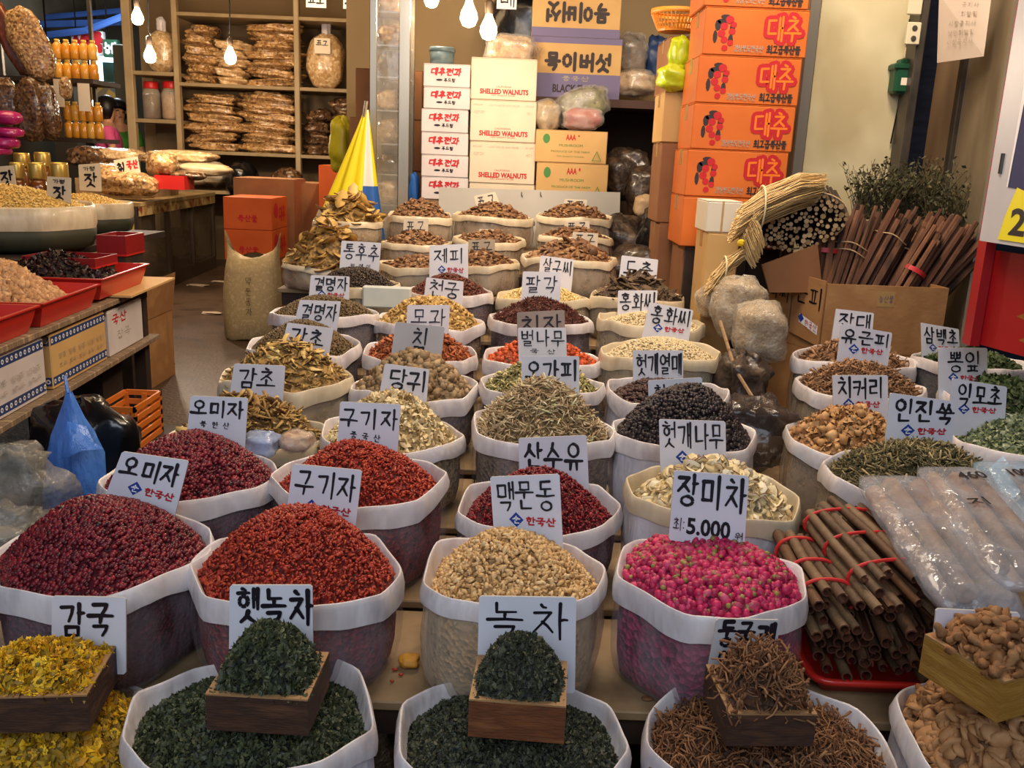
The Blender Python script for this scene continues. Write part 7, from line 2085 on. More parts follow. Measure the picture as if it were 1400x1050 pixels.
lo, hi = pbox(141, 54, 161, 78, 16.1, .1); r = empty('shop_sign', lo, 'dark green far sign beside the red lettered one', 'sign'); b = MB(); b.box(lo, hi); b.build('sign_board', mat('sign_green', (40, 84, 62), .5), r)
f = Face((lo[0], lo[1], hi[2]), (hi[0], lo[1], hi[2]), (hi[0], lo[1], lo[2]), (lo[0], lo[1], lo[2])); f.hangul('농산', .1, .2, .9, .8, .04, 'w'); f.done(r, INKMATS)
lo, hi = pbox(123, 76, 157, 112, 17.0, .1); r = empty('lit_window', lo, 'bluish white lit shop window far down the hall', 'window'); b = MB(); b.box(lo, hi); b.build('pane', mat('lit_pane', (214, 236, 255), .5, emit=(206, 232, 255), estr=2.2), r)
b = MB(); b.box((lo[0] + (hi[0] - lo[0]) * .55, lo[1] - .03, lo[2]), (hi[0], lo[1] - .01, lo[2] + (hi[2] - lo[2]) * .75)); b.build('curtain', mat('teal_curtain', (96, 140, 130), .7), r)
lo, hi = pbox(60, 114, 80, 131, 12.5, .1); r = empty('lit_sign', lo, 'small lit red and white sign seen between the hanging bags', 'sign'); b = MB(); b.box(lo, hi); b.build('sign_box', mat('lit_red', (230, 60, 80), .5, emit=(235, 90, 110), estr=1.2), r)
f = Face((lo[0], lo[1], hi[2]), (hi[0], lo[1], hi[2]), (hi[0], lo[1], lo[2]), (lo[0], lo[1], lo[2])); f.hangul('고', .3, .15, .8, .85, .04, 'w'); f.done(r, INKMATS)
lo, hi = pbox(125, 136, 136, 147, 15.0, .05); r = empty('tube_lamp', lo, 'tiny white lamp just above the pink shirted person', 'lamp'); b = MB(); b.box(lo, hi, bev=.02); b.build('glass', mat('lamp_white', (230, 240, 255), .5, emit=(225, 236, 255), estr=4), r)
for i, (x0, y0, x1, y1, Y_, mt, lab) in enumerate(((60, 60, 100, 112, 15.2, mat('far_stall', [(150, 120, 60), (110, 90, 50), (90, 80, 60)], .7, scale=5), 'dim far stall front with brown goods'), (158, 60, 172, 230, 14.8, mat('far_grey', (116, 116, 104), .7), 'grey far shutter next to the white rack post'), (125, 112, 160, 200, 16.6, mat('far_goods', [(176, 130, 60), (120, 96, 60), (86, 90, 80)], .7, scale=6, vor=True), 'far stall goods behind the two people'))):
    lo, hi = pbox(x0, y0, x1, y1, Y_, .4); r = empty('far_stall', ((lo[0] + hi[0]) / 2, Y_, 0), lab, 'stall', 'stalls down the hall')
    b = MB(); b.box((lo[0], lo[1], lo[2]), (hi[0], hi[1], hi[2]), bev=.02); b.build('goods_front', mt, r)
    b = MB(); b.box((lo[0] + .05, lo[1] + .05, 0), (hi[0] - .05, hi[1] - .05, lo[2])); b.build('stall_base', WALLD, r)
point('hall_light', (-6.5, 15.2, 3.6), 110, (0.85, 0.95, 1.0), .3)


# ================================================================== the two people
SKIN = mat('skin', (214, 160, 124), .5, sss=.1); HAIR = mat('black_hair', (22, 18, 20), .4); PINKS = mat('pink_shirt', (222, 88, 146), .7); GREENS = mat('green_shirt', (72, 150, 54), .7); PANTS = mat('dark_trousers', (44, 44, 56), .8)


def skin_mesh(name, pts, edges, rad, m, parent, lv=2, root=0):
    me = bpy.data.meshes.new(name); me.from_pydata([tuple(p) for p in pts], edges, []); me.materials.append(m)
    o = bpy.data.objects.new(name, me); COL.objects.link(o)
    md = o.modifiers.new('skin', 'SKIN'); md.use_smooth_shade = True
    for i, r in enumerate(rad):
        me.skin_vertices[0].data[i].radius = (r, r) if not isinstance(r, tuple) else r
    me.skin_vertices[0].data[root].use_root = True
    s2 = o.modifiers.new('sub', 'SUBSURF'); s2.levels = lv; s2.render_levels = lv
    dg = bpy.context.evaluated_depsgraph_get(); m2 = bpy.data.meshes.new_from_object(o.evaluated_get(dg))
    bpy.data.objects.remove(o)
    for p in m2.polygons: p.use_smooth = True
    o = link(name, m2, parent)
    return o


def person(base, sc, rz, shirt, label, arm, head_turn=0.0, glasses=False):
    root = empty('person', base, label, 'person')
    M = Matrix.Translation(base) @ Matrix.Rotation(rz, 4, 'Z') @ Matrix.Scale(sc, 4)
    P = lambda x, y, z: M @ Vector((x, y, z))       # faces -y
    pts = [P(0, 0, .95), P(0, .01, 1.12), P(0, .01, 1.3), P(0, .02, 1.42), P(0, .0, 1.5), P(0, -.005, 1.60), P(0, -.01, 1.68)]
    rad = [.14, .13, .15, .11, .048, .088, .07]; ed = [(i, i + 1) for i in range(6)]
    rad = [(r * sc * 1.0, r * sc) for r in rad]
    for sx in (-1, 1):
        n = len(pts); el, ha = arm[0 if sx < 0 else 1]
        pts += [P(sx * .17, .01, 1.40), P(*el), P(*ha), P(ha[0], ha[1] - .09, ha[2] - .01)]; rad += [(.055 * sc,) * 2, (.038 * sc,) * 2, (.026 * sc,) * 2, (.03 * sc,) * 2]
        ed += [(3, n), (n, n + 1), (n + 1, n + 2), (n + 2, n + 3)]
        h = len(pts)
        for k, (dx, ln) in enumerate(((-.03, .07), (-.01, .085), (.01, .08), (.03, .065))):
            pts += [P(ha[0] + dx, ha[1] - .13, ha[2] - .012), P(ha[0] + dx * 1.1, ha[1] - .10 - ln, ha[2] - .04)]; rad += [(.009 * sc,) * 2, (.007 * sc,) * 2]; ed += [(n + 3, h + 2 * k), (h + 2 * k, h + 2 * k + 1)]
        t_ = len(pts); pts += [P(ha[0] - sx * .045, ha[1] - .07, ha[2])]; rad += [(.010 * sc,) * 2]; ed += [(n + 2, t_)]
        n = len(pts); pts += [P(sx * .09, 0, .88), P(sx * .10, -.01, .5), P(sx * .10, .02, .08), P(sx * .10, -.12, .04)]; rad += [(.09 * sc,) * 2, (.06 * sc,) * 2, (.04 * sc,) * 2, (.035 * sc,) * 2]
        ed += [(0, n), (n, n + 1), (n + 1, n + 2), (n + 2, n + 3)]
    skin_mesh('body', pts, ed, rad, SKIN, root, 2)
    # shirt
    sp = [P(0, 0, .98), P(0, .01, 1.15), P(0, .01, 1.3), P(0, .02, 1.42)]; sr = [.155, .148, .168, .125]; se = [(0, 1), (1, 2), (2, 3)]
    for sx in (-1, 1):
        n = len(sp); el, ha = arm[0 if sx < 0 else 1]; m_ = Vector((sx * .17, .01, 1.40)).lerp(Vector(el), .7); sp += [P(sx * .175, .01, 1.405), P(*m_)]; sr += [.075, .062]; se += [(3, n), (n, n + 1)]
    skin_mesh('shirt', sp, se, [(r * sc, r * sc) for r in sr], shirt, root, 2)
    tp_ = [P(0, 0, 1.0), P(0, 0, .93)]; tr_ = [.15, .155]; te = [(0, 1)]
    for sx in (-1, 1):
        n = len(tp_); tp_ += [P(sx * .09, 0, .86), P(sx * .10, -.01, .5), P(sx * .10, .02, .1)]; tr_ += [.105, .078, .06]; te += [(1, n), (n, n + 1), (n + 1, n + 2)]
    skin_mesh('trousers', tp_, te, [(r * sc, r * sc) for r in tr_], PANTS, root, 2)
    HM = M @ Matrix.Translation((0, -.005, 1.63)) @ Matrix.Rotation(head_turn, 4, 'Z')
    hb = MB(); rows = []
    for i in range(13):
        v = -1.15 + (math.pi / 2 + 1.15) * i / 12; row = []
        for j in range(24):
            u = 2 * math.pi * j / 24; back = .5 - .5 * math.sin(u) * -1       # u=pi/2 -> back (+y)
            low = max(v, -.1 if math.sin(u) < -.35 else -1.1)
            if math.sin(u) < -.35: low = max(v, .22)
            row.append(HM @ Vector((.098 * math.cos(low) * math.cos(u) * 1.22, .108 * math.cos(low) * math.sin(u) * 1.16 + .016, .138 * math.sin(low) + .02)))
        rows.append(row)
    hb.quadgrid(rows, True); hb.build('hair', HAIR, root, True)
    for sx in (-1, 1):
        b = MB(); b.lathe([(.001, -.008), (.009, -.004), (.009, .004), (.001, .008)], 8, (0, 0, 0), HM @ Matrix.Translation((sx * .033, -.093, .0))); b.build('eye', HAIR, root, True)
    b = MB(); b.lathe([(.004, .02), (.012, -.01), (.014, -.022), (.004, -.028)], 8, (0, 0, 0), HM @ Matrix.Translation((0, -.1, -.012)) @ Matrix.Rotation(.2, 4, 'X')); b.build('nose', SKIN, root, True)
    b = MB(); b.box((-.022, -.094, -.062), (.022, -.082, -.054), HM, bev=.003); b.build('mouth', mat('lips', (160, 70, 70), .5), root)
    for sx in (-1, 1):
        b = MB(); b.lathe([(.004, -.02), (.014, -.012), (.016, .01), (.006, .024)], 8, (0, 0, 0), HM @ Matrix.Translation((sx * .09, -.005, -.005))); b.build('ear', SKIN, root, True)
    if glasses:
        for sx in (-1, 1):
            b = MB(); b.tube([HM @ Vector((sx * .033 + .022 * math.cos(a), -.106, .018 * math.sin(a))) for a in np.linspace(0, 6.2832, 13)], .003, 5, cap=False); b.build('glasses_rim', DSTEEL, root)
    return root


pb = at(153, 205, Y=12.95); person(Vector((at(148, 160, Y=12.95).x, 12.95, 0)), 1.24, 1.95, PINKS, 'person in a pink T-shirt with short black hair, seen from behind', [((-.24, -.05, 1.16), (-.2, -.28, 1.12)), ((.24, -.05, 1.16), (.18, -.3, 1.1))], .3)
person(Vector((at(162, 160, Y=13.7).x, 13.7, 0)), 1.24, .5, GREENS, 'person in a green T-shirt with glasses and dark hair facing the aisle', [((-.25, -.02, 1.14), (-.12, -.24, 1.12)), ((.25, -.02, 1.14), (.14, -.26, 1.12))], .2, True)
for o in [k for k in bpy.data.objects if k.parent is None and k.name.split('.')[0] in ('shop_sign', 'lit_sign', 'tube_lamp')]:
    x, y, z = o.location; b = MB(); b.tube([(x + .06, y + .05, z + .05), (x + .06, y + .05, 4.75)], .012, 5); b.build('hanger', BLACKP, o)
# ================================================================== cardboard box of bark bundles, twigs, straw
def prism4(q, z0, z1, th, name, m, root, bottom=True):
    """open box with real wall thickness from four plan points"""
    c = sum(q, Vector()) / 4
    inn = [p + (c - p).normalized() * th * 1.6 for p in q]
    for i in range(4):
        a, b_, ia, ib = q[i], q[(i + 1) % 4], inn[i], inn[(i + 1) % 4]
        b = MB(); L_ = [Vector((p.x, p.y, z0)) for p in (a, b_, ib, ia)]; H_ = [Vector((p.x, p.y, z1)) for p in (a, b_, ib, ia)]
        b.poly(L_[::-1]); b.poly(H_)
        for k in range(4): b.poly([L_[k], L_[(k + 1) % 4], H_[(k + 1) % 4], H_[k]])
        b.build(name, m, root)
    if bottom:
        b = MB(); b.poly([Vector((p.x, p.y, z0 + .004)) for p in q]); b.poly([Vector((p.x, p.y, z0)) for p in q][::-1]); b.build('box_floor', m, root)


YC0 = 3.80
c0 = at(1133, 388, Y=YC0); c1 = at(1298, 393, Y=YC0 + .02); zt = c0.z; zb = at(1133, 482, Y=YC0).z
cl = at(1064, 376, Y=4.02)
q = [Vector((c0.x, c0.y, 0)), Vector((c1.x, c1.y, 0)), Vector((c1.x - .02 + (cl.x - c0.x) * .2, c1.y + .4, 0)), Vector((cl.x, 4.15, 0))]
bx = empty('cardboard_box', (sum(q, Vector()) / 4 + Vector((0, 0, zb))), 'open cardboard box holding the reddish bark bundles', 'box')
prism4(q, zb, zt, .006, 'box_wall', CARDB, bx)
lw = empty('cardboard_box', (sum(q, Vector()) / 4), 'tall cardboard box underneath the box of bark bundles', 'box')
q2 = [p * 1.0 for p in q]; q2[3] = q2[3] + Vector((-.02, 0, 0))
prism4(q2, 0, zb - .003, .006, 'box_wall', CARDB, lw); b = MB(); b.poly([Vector((p.x, p.y, zb - .002)) for p in q2]); b.build('box_top', CARDB, lw)
# flaps hanging on the side face with writing
n = (q[0] - q[3]).cross(Vector((0, 0, 1))).normalized()
if n.dot(CAM - q[0]) < 0: n = -n
for a, b_, tx, nm in ((.02, .44, '홍화씨', 'flap'), (.48, .99, '유근피', 'flap')):
    A, B_ = q[3].lerp(q[0], a) + n * .012, q[3].lerp(q[0], b_) + n * .012
    zz0, zz1 = zt - .27, zt + .02
    pts = [Vector((A.x, A.y, zz1)), Vector((B_.x, B_.y, zz1 - .01)), Vector((B_.x, B_.y, zz0)), Vector((A.x, A.y, zz0 + .03))]
    slab(pts, .006, CARDB, 'flap', bx); f = Face(*pts); f.hangul(tx[1:], .1, .14, .95, .46, .010, 'k', .1)
    f.M('w').poly([f.p(.30, .62), f.p(.92, .70), f.p(.92, .84), f.p(.30, .76)]); f.M('b').poly([f.p(.36, .60, .002), f.p(.46, .68, .002), f.p(.36, .76, .002), f.p(.26, .68, .002)])
    f.hangul('한국산', .5, .68, .9, .8, .0025, 'r', 0, e=.0025); f.done(bx, INKMATS)
f = Face(Vector((c0.x, c0.y, zt)), Vector((c1.x, c1.y, zt)), Vector((c1.x, c1.y, zb)), Vector((c0.x, c0.y, zb)), (0, -1, 0))
f.rect(.42, .08, .56, .30, 't', .001); f.hangul('농산물', .43, .14, .55, .24, .002, 'e'); f.done(bx, {'t': TAPE, 'e': mat('violet_print', (96, 76, 120), .6)})
# bark bundles
BRK = mat('red_bark', [(100, 62, 42), (76, 48, 34), (128, 86, 60), (60, 38, 28)], .75, scale=20, rand='object', bump=.5, bscale=30, stretch=(1, 1, .3))
TIE = mat('red_tape', (196, 48, 52), .4); STR = mat('pale_string', (190, 160, 120), .6)


def stickbundle(p0, p1, R_, n, m, label, cat, group, name='bark_bundle', r0=.011, ties=((.6, 'r'),), seed=0, flare=.15):
    rd = random.Random(seed); root = empty(name, p0, label, cat, group); ax = (p1 - p0); L_ = ax.length; ax.normalize()
    a = ax.orthogonal().normalized(); b_ = ax.cross(a)
    pts = []
    for _ in range(4000):
        x, y = rd.uniform(-1, 1), rd.uniform(-1, 1)
        if x * x + y * y < 1 and all((x - u) ** 2 + (y - v) ** 2 > (1.75 * r0 / R_) ** 2 for u, v in pts): pts.append((x, y))
        if len(pts) >= n: break
    for x, y in pts:
        o0 = p0 + (a * x + b_ * y) * R_ * (1 - flare * .3); o1 = p0 + ax * L_ * rd.uniform(.86, 1.05) + (a * x + b_ * y) * R_ * (1 + flare * rd.uniform(.2, 1.2))
        mid = o0.lerp(o1, .5) + (a * rd.uniform(-1, 1) + b_ * rd.uniform(-1, 1)) * .004
        mb = MB(); rr = r0 * rd.uniform(.7, 1.2); mb.tube([o0, mid, o1], [rr, rr * rd.uniform(.9, 1.1), rr * rd.uniform(.7, 1)], 6); mb.build('stick', m, root)
    for t, c in ties:
        mb = MB(); ctr = p0 + ax * L_ * t; k = 24; rr = R_ * (1.14 + flare * t * .5)
        if c == 'r':
            rows = [[ctr + ax * dz + (a * math.cos(2 * math.pi * i / k) + b_ * math.sin(2 * math.pi * i / k)) * rr for i in range(k)] for dz in (-.010, .010)]
            mb.quadgrid(rows, True); mb.build('red_tape', TIE, root, True)
        else:
            mb.tube([ctr + (a * math.cos(2 * math.pi * i / k) + b_ * math.sin(2 * math.pi * i / k)) * rr + ax * .004 * math.sin(i) for i in range(k + 1)], .003, 5, cap=False); mb.build('tie_string', STR, root, True)
    return root


BND = [((1119, 400, 3.98), (1136, 292, 4.02), .052, 9, ((.62, 'r'),), 'straight dark bundle with red tape at the box corner'),
       ((1140, 400, 3.96), (1178, 288, 4.06), .066, 14, ((.55, 's'), (.62, 's')), 'bundle with two pale strings beside the corner one'),
       ((1165, 400, 4.08), (1200, 300, 4.16), .05, 9, ((.6, 's'),), 'short bundle behind the double-tied one'),
       ((1175, 402, 3.96), (1238, 288, 4.02), .056, 12, ((.72, 's'),), 'long slanting bundle with one high string'),
       ((1205, 402, 4.0), (1262, 300, 4.08), .058, 12, ((.62, 's'),), 'slanting bundle tied halfway up'),
       ((1228, 402, 3.95), (1280, 318, 3.99), .046, 9, ((.5, 'r'),), 'lower bundle wrapped with wide pinkish tape'),
       ((1250, 402, 4.0), (1318, 300, 4.10), .06, 13, ((.12, 'r'),), 'thick leaning bundle with red tape near the box rim'),
       ((1272, 402, 4.05), (1345, 325, 4.1), .045, 8, ((.15, 'r'),), 'outermost bundle leaning over the box side'),
       ((1235, 395, 4.18), (1292, 292, 4.22), .055, 10, (), 'untied rough bundle at the back of the box')]
for i, (a, b_, R_, n, t, lab) in enumerate(BND):
    p0, p1 = at(*a[:2], Y=a[2]), at(*b_[:2], Y=b_[2]); p0 = p0 + (p0 - p1).normalized() * .08
    stickbundle(p0, p1, R_ * 1.08, n + 3, BRK, 'reddish bark ' + lab, 'bundle', 'reddish bark bundles in the box', ties=t, seed=i, r0=.0145)
# dried greens behind
GST = imat('dried_green', [(60, 62, 40), (84, 84, 54), (46, 44, 32), (110, 96, 66)], .7)


def sprays(c, n, L_, spread, m, label, name, cat, leaf=None, seed=0, dirn=(0, 0, 1)):
    r = np.random.default_rng(seed); mb = MB(); d0 = Vector(dirn).normalized()
    for i in range(n):
        v = (d0 + Vector((r.uniform(-1, 1) * spread, r.uniform(-1, 1) * spread * .6, r.uniform(-.2, .2)))).normalized(); p = Vector(c) + Vector((r.uniform(-1, 1), r.uniform(-.5, .5), 0)) * L_ * .28
        l = L_ * r.uniform(.5, 1.1); bend = Vector((r.uniform(-1, 1), r.uniform(-1, 1), -.4)) * l * .18
        mb.tube([p, p + v * l * .5, p + v * l + bend], [.0022, .0018, .0008], 3)
        for k in range(5):
            q_ = p + v * l * r.uniform(.35, 1) + bend * .5; a = Vector(r.uniform(-1, 1, 3).tolist()) * .016; b_ = Vector(r.uniform(-1, 1, 3).tolist()) * .012
            mb.poly([q_, q_ + a, q_ + a + b_, q_ + b_])
    o = mb.build(name, m, None, False); recolocate(o); tag(o, label, cat, kind='stuff'); return o


for i, (px, py, Y_, n, L_) in enumerate(((1188, 300, 4.35, 60, .26), (1225, 300, 4.4, 60, .24), (1262, 300, 4.4, 60, .27), (1295, 320, 4.3, 50, .26))):
    sprays(at(px, py, Y=Y_), n * 2, L_ * 1.1, .55, GST, ('bunch of dried green stems behind the slanting bundles', 'middle bunch of dried green stems against the cream panel', 'dried green bunch before the dark steel post', 'brownish dried bunch beside the brown steel wall')[i], 'dried_bunch', 'herbs', seed=i)
sb_ = empty('storage_bench', (1.75, 4.5, 0), 'rough bench behind the bark box carrying dried greens and straw', 'bench')
zz = at(1230, 318, Y=4.3).z
b = MB(); b.box((1.0, 4.24, zz - .03), (1.95, 4.6, zz)); b.build('bench_top', WOOD, sb_)
for x in (1.02, 1.88):
    for y in (4.26, 4.54): b = MB(); b.box((x, y, 0), (x + .05, y + .05, zz - .031)); b.build('leg', DWOOD, sb_)
# twig bundle: sawn ends to the camera
TWB = mat('twig_bark', [(40, 32, 26), (58, 46, 36)], .7, rand='object'); TWE = mat('twig_end', [(176, 146, 104), (148, 118, 80), (196, 168, 124)], .6, rand='object')
tw = empty('twig_bundle', at(1085, 350, Y=4.0), 'bundle of black barked twigs with pale sawn ends facing the sacks', 'bundle')
cen = at(1092, 305, Y=3.92); axd = Vector((.25, 1, .12)).normalized(); k_ = 3.95 / FPX
au = Vector((1, -.25, .22)).normalized(); av = axd.cross(au).normalized()
if av.z < 0: av = -av
pts = []; rd = random.Random(5)
for _ in range(9000):
    x, y = rd.uniform(-1, 1), rd.uniform(-1, 1)
    X_, Y__ = x * 62 * k_, y * 36 * k_
    if x * x + y * y < 1 and all((X_ - u) ** 2 + (Y__ - v) ** 2 > (.0165 * (.8 + .4 * s_)) ** 2 for u, v, s_ in pts): pts.append((X_, Y__, rd.random()))
    if len(pts) >= 150: break
for X_, Y__, s_ in pts:
    o0 = cen + au * X_ + av * Y__ - axd * rd.uniform(0, .02); r_ = .0092 * (.65 + .7 * s_)
    mb = MB(); e = o0 + axd * .42
    rows = [[o0 + (au * math.cos(2 * math.pi * j / 7) + av * math.sin(2 * math.pi * j / 7)) * r_ for j in range(7)], [e + (au * math.cos(2 * math.pi * j / 7) + av * math.sin(2 * math.pi * j / 7)) * r_ for j in range(7)]]
    k0 = mb.quadgrid(rows, True, 0); mb.f.append(tuple(range(k0 + 6, k0 - 1, -1))); mb.m.append(1); mb.f.append(tuple(range(k0 + 7, k0 + 14))); mb.m.append(1)
    mb.build('twig', [TWB, TWE], tw)
mb = MB(); mb.tube([cen + axd * .06 + au * 64 * k_ * math.cos(t) + av * 38 * k_ * math.sin(t) for t in np.linspace(0, 6.2832, 33)], .004, 5, cap=False); mb.build('tie_string', STR, tw, True)
# straw bundles
STRAW = imat('straw', [(206, 174, 116), (182, 148, 92), (222, 196, 144), (158, 124, 74)], .6)


def straw(pts, R_, n, label, seed=0, ties=(), rr=.0022):
    r = np.random.default_rng(seed); root = empty('straw_bundle', pts[0], label, 'bundle', 'straw-like root bundles'); mb = MB(); pts = [Vector(p) for p in pts]
    for i in range(n):
        a = r.uniform(0, 6.28); q_ = math.sqrt(r.uniform(0, 1)); row = []
        for k, p in enumerate(pts):
            w_ = R_[k] * q_; row.append(p + Vector((w_ * .3 * math.cos(a) + r.uniform(-.008, .008), w_ * .8 * math.sin(a), w_ * math.cos(a) + r.uniform(-.01, .01))))
        mb.tube(row, [rr, rr, rr, rr * .5][:len(row)] if len(row) == 4 else rr, 3)
    o = mb.build('strands', STRAW, root); o['kind'] = 'stuff'
    for t in ties:
        c = pts[t]; m2 = MB(); m2.tube([c + Vector((.0, R_[t] * .9 * math.cos(x), R_[t] * 1.06 * math.sin(x))) for x in np.linspace(0, 6.2832, 21)], .0045, 5, cap=False); m2.build('tie_band', mat('tie_cream', (222, 204, 160), .6), root, True)
    return root


straw([at(1006, 306, Y=3.84), at(1040, 284, Y=3.86), at(1082, 266, Y=3.88), at(1122, 258, Y=3.92)], [.075, .085, .085, .06], 420, 'large pale straw-like bundle lying on the twig bundle', 1, (1,))
straw([at(1036, 348, Y=3.80), at(1030, 330, Y=3.80), at(1022, 310, Y=3.81), at(1040, 290, Y=3.84)], [.055, .07, .065, .05], 260, 'drooping end of straw beside the white carton', 2)
straw([at(970, 388, Y=3.8), at(990, 368, Y=3.8), at(1008, 352, Y=3.82), at(1030, 340, Y=3.84)], [.05, .05, .035, .03], 130, 'small bristly straw bundle with pale band below the white carton', 3, (1,))
lump_obj('yellow_tag', at(1013, 332, Y=3.74), (.014, .01, .014), mat('yellow_tag', (226, 190, 30), .5), 'tiny yellow tag on the drooping straw', 'tag', seed=3)
lo, hi = pbox(966, 275, 1014, 318, 3.98, .25); r, f, M = carton('white_carton', lo, (hi[0], hi[1], hi[2]), mat('white_carton2', (222, 214, 194), .5), 'small white carton with a brown stripe under the straw', 'box', tape=False)
f.rect(.42, 0, .48, 1, 't'); f.done(r, {'t': TAPE})
lo2, hi2 = pbox(966, 318, 1012, 352, 3.98, .25); carton('kraft_carton', (lo2[0], lo2[1], .5), (hi[0], hi[1], lo[2] - .002), KRAFT, 'kraft carton under the small white one', 'box')
b = MB(); b.box((lo2[0], lo2[1] + .01, 0), (hi2[0] + .35, hi2[1], .498)); o = b.build('wooden_riser', DWOOD); recolocate(o); tag(o, 'dark wooden riser in the gap beside the bark box', 'crate')
# slanted cardboard holding the twigs
sl = [at(1042, 362, Y=3.88), at(1118, 334, Y=3.9), at(1125, 400, Y=3.9), at(1052, 400, Y=3.88)]
rr_ = empty('cardboard_box', sl[3], 'tilted cardboard tray edge holding the twig bundle', 'box'); slab(sl, .012, DCARD, 'box_wall', rr_)
# filmy bags beside the bark box
MILK = film('milky_bag', (214, 204, 184), .32, .18, 1.0, 22)
for i, (px, py, Y_, s, lab) in enumerate(((1012, 422, 3.62, (.11, .1, .13), 'clear bag of pale wool-like roots beside the safflower sacks'), (1040, 455, 3.45, (.10, .10, .125), 'milky round bag leaning on the cardboard box'), (975, 412, 3.9, (.07, .1, .07), 'crumpled clear bag end beside the grey bark sack'))):
    p = at(px, py, Y=Y_); clear_bag(p, s, mat('wool_root', [(176, 150, 112), (138, 112, 78), (160, 132, 94)], .8, scale=60, bump=1.0, bscale=80), lab, seed=140 + i, fm=MILK)
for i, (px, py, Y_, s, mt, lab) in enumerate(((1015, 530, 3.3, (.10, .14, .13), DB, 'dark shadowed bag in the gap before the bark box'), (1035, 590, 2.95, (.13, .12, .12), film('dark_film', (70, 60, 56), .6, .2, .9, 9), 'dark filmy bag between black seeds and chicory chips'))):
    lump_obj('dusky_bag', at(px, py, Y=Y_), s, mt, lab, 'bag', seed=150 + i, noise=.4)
mb = MB(); mb.tube([at(985, 440, Y=3.5), at(1005, 505, Y=3.2), at(1030, 545, Y=3.05)], .007, 6); o = mb.build('wooden_stick', WOOD); recolocate(o); tag(o, 'thin wooden stick slanting down in the dark gap', 'stick')

# ================================================================== cinnamon twig bundles in the red tray
CIN = mat('cinnamon_bark', [(104, 80, 56), (128, 102, 74), (84, 62, 44), (112, 72, 44)], .65, scale=10, rand='object', bump=.3, bscale=24, stretch=(3, 3, 1)); CINI = mat('cinnamon_inside', [(92, 52, 32), (70, 38, 26)], .7, rand='object'); CORD = mat('red_cord', (206, 44, 40), .5)
tz = .575
ta, tb = at(1103, 885, z=tz), at(1295, 905, z=tz)
tr_ = empty('plastic_tray', (1.02, 1.72, tz - .06), 'red plastic tray with rounded rim under the hollow bark bundles', 'tray')
x0, x1, y0, y1 = at(1108, 920, z=tz).x, at(1108, 920, z=tz).x + .36, at(1190, 932, z=tz).y, 2.08


def rrect(x0, x1, y0, y1, r_, z, o=0):
    out = []
    for cx_, cy_, a0 in ((x1 - r_, y1 - r_, 0), (x0 + r_, y1 - r_, 90), (x0 + r_, y0 + r_, 180), (x1 - r_, y0 + r_, 270)):
        for k in range(5): a = math.radians(a0 + k * 22.5); out.append(Vector((cx_ + (r_ + o) * math.cos(a), cy_ + (r_ + o) * math.sin(a), z)))
    return out


rows = [rrect(x0, x1, y0, y1, .04, tz - .043, -.03), rrect(x0, x1, y0, y1, .04, tz - .012, -.008), rrect(x0, x1, y0, y1, .04, tz - .012, .006), rrect(x0, x1, y0, y1, .04, tz, .008), rrect(x0, x1, y0, y1, .04, tz + .002, 0), rrect(x0, x1, y0, y1, .04, tz - .004, -.014), rrect(x0, x1, y0, y1, .04, tz - .038, -.032)]
b = MB(); k0 = b.quadgrid(rows, True); b.f.append(tuple(range(k0 + 19, k0 - 1, -1))); b.m.append(0); b.f.append(tuple(range(k0 + 120, k0 + 140))); b.m.append(0); b.build('tray_body', RED, tr_, True)


def quill(p0, p1, r_, root, gap=.7, seed=0):
    """curled bark tube, open along one side, hollow"""
    rd = random.Random(seed); ax = (p1 - p0).normalized(); a = ax.orthogonal().normalized(); b_ = ax.cross(a); g0 = rd.uniform(0, 6.28); n = 9; t = r_ * .30
    mb = MB()
    bow = (a * rd.uniform(-1, 1) + b_ * rd.uniform(-1, 1)) * .006
    def ring(c, r): return [c + (a * math.cos(g0 + gap / 2 + (6.2832 - gap) * j / (n - 1)) + b_ * math.sin(g0 + gap / 2 + (6.2832 - gap) * j / (n - 1))) * r * (1 - .12 * j / n) for j in range(n)]
    m_ = p0.lerp(p1, .5) + bow
    O = [ring(p0, r_), ring(m_, r_ * .98), ring(p1, r_ * .96)]; I = [ring(p0, r_ - t), ring(m_, r_ - t), ring(p1, r_ - t)]
    mb.quadgrid(O, False, 0); mb.quadgrid(I[::-1], False, 1)
    for q_, w_ in ((O[0], I[0]), (O[2], I[2])): mb.quadgrid([q_, w_], False, 1)
    for j in (0, n - 1): mb.quadgrid([[O[k][j] for k in range(3)], [I[k][j] for k in range(3)]], False, 1)
    return mb.build('bark_quill', [CIN, CINI], root, True)


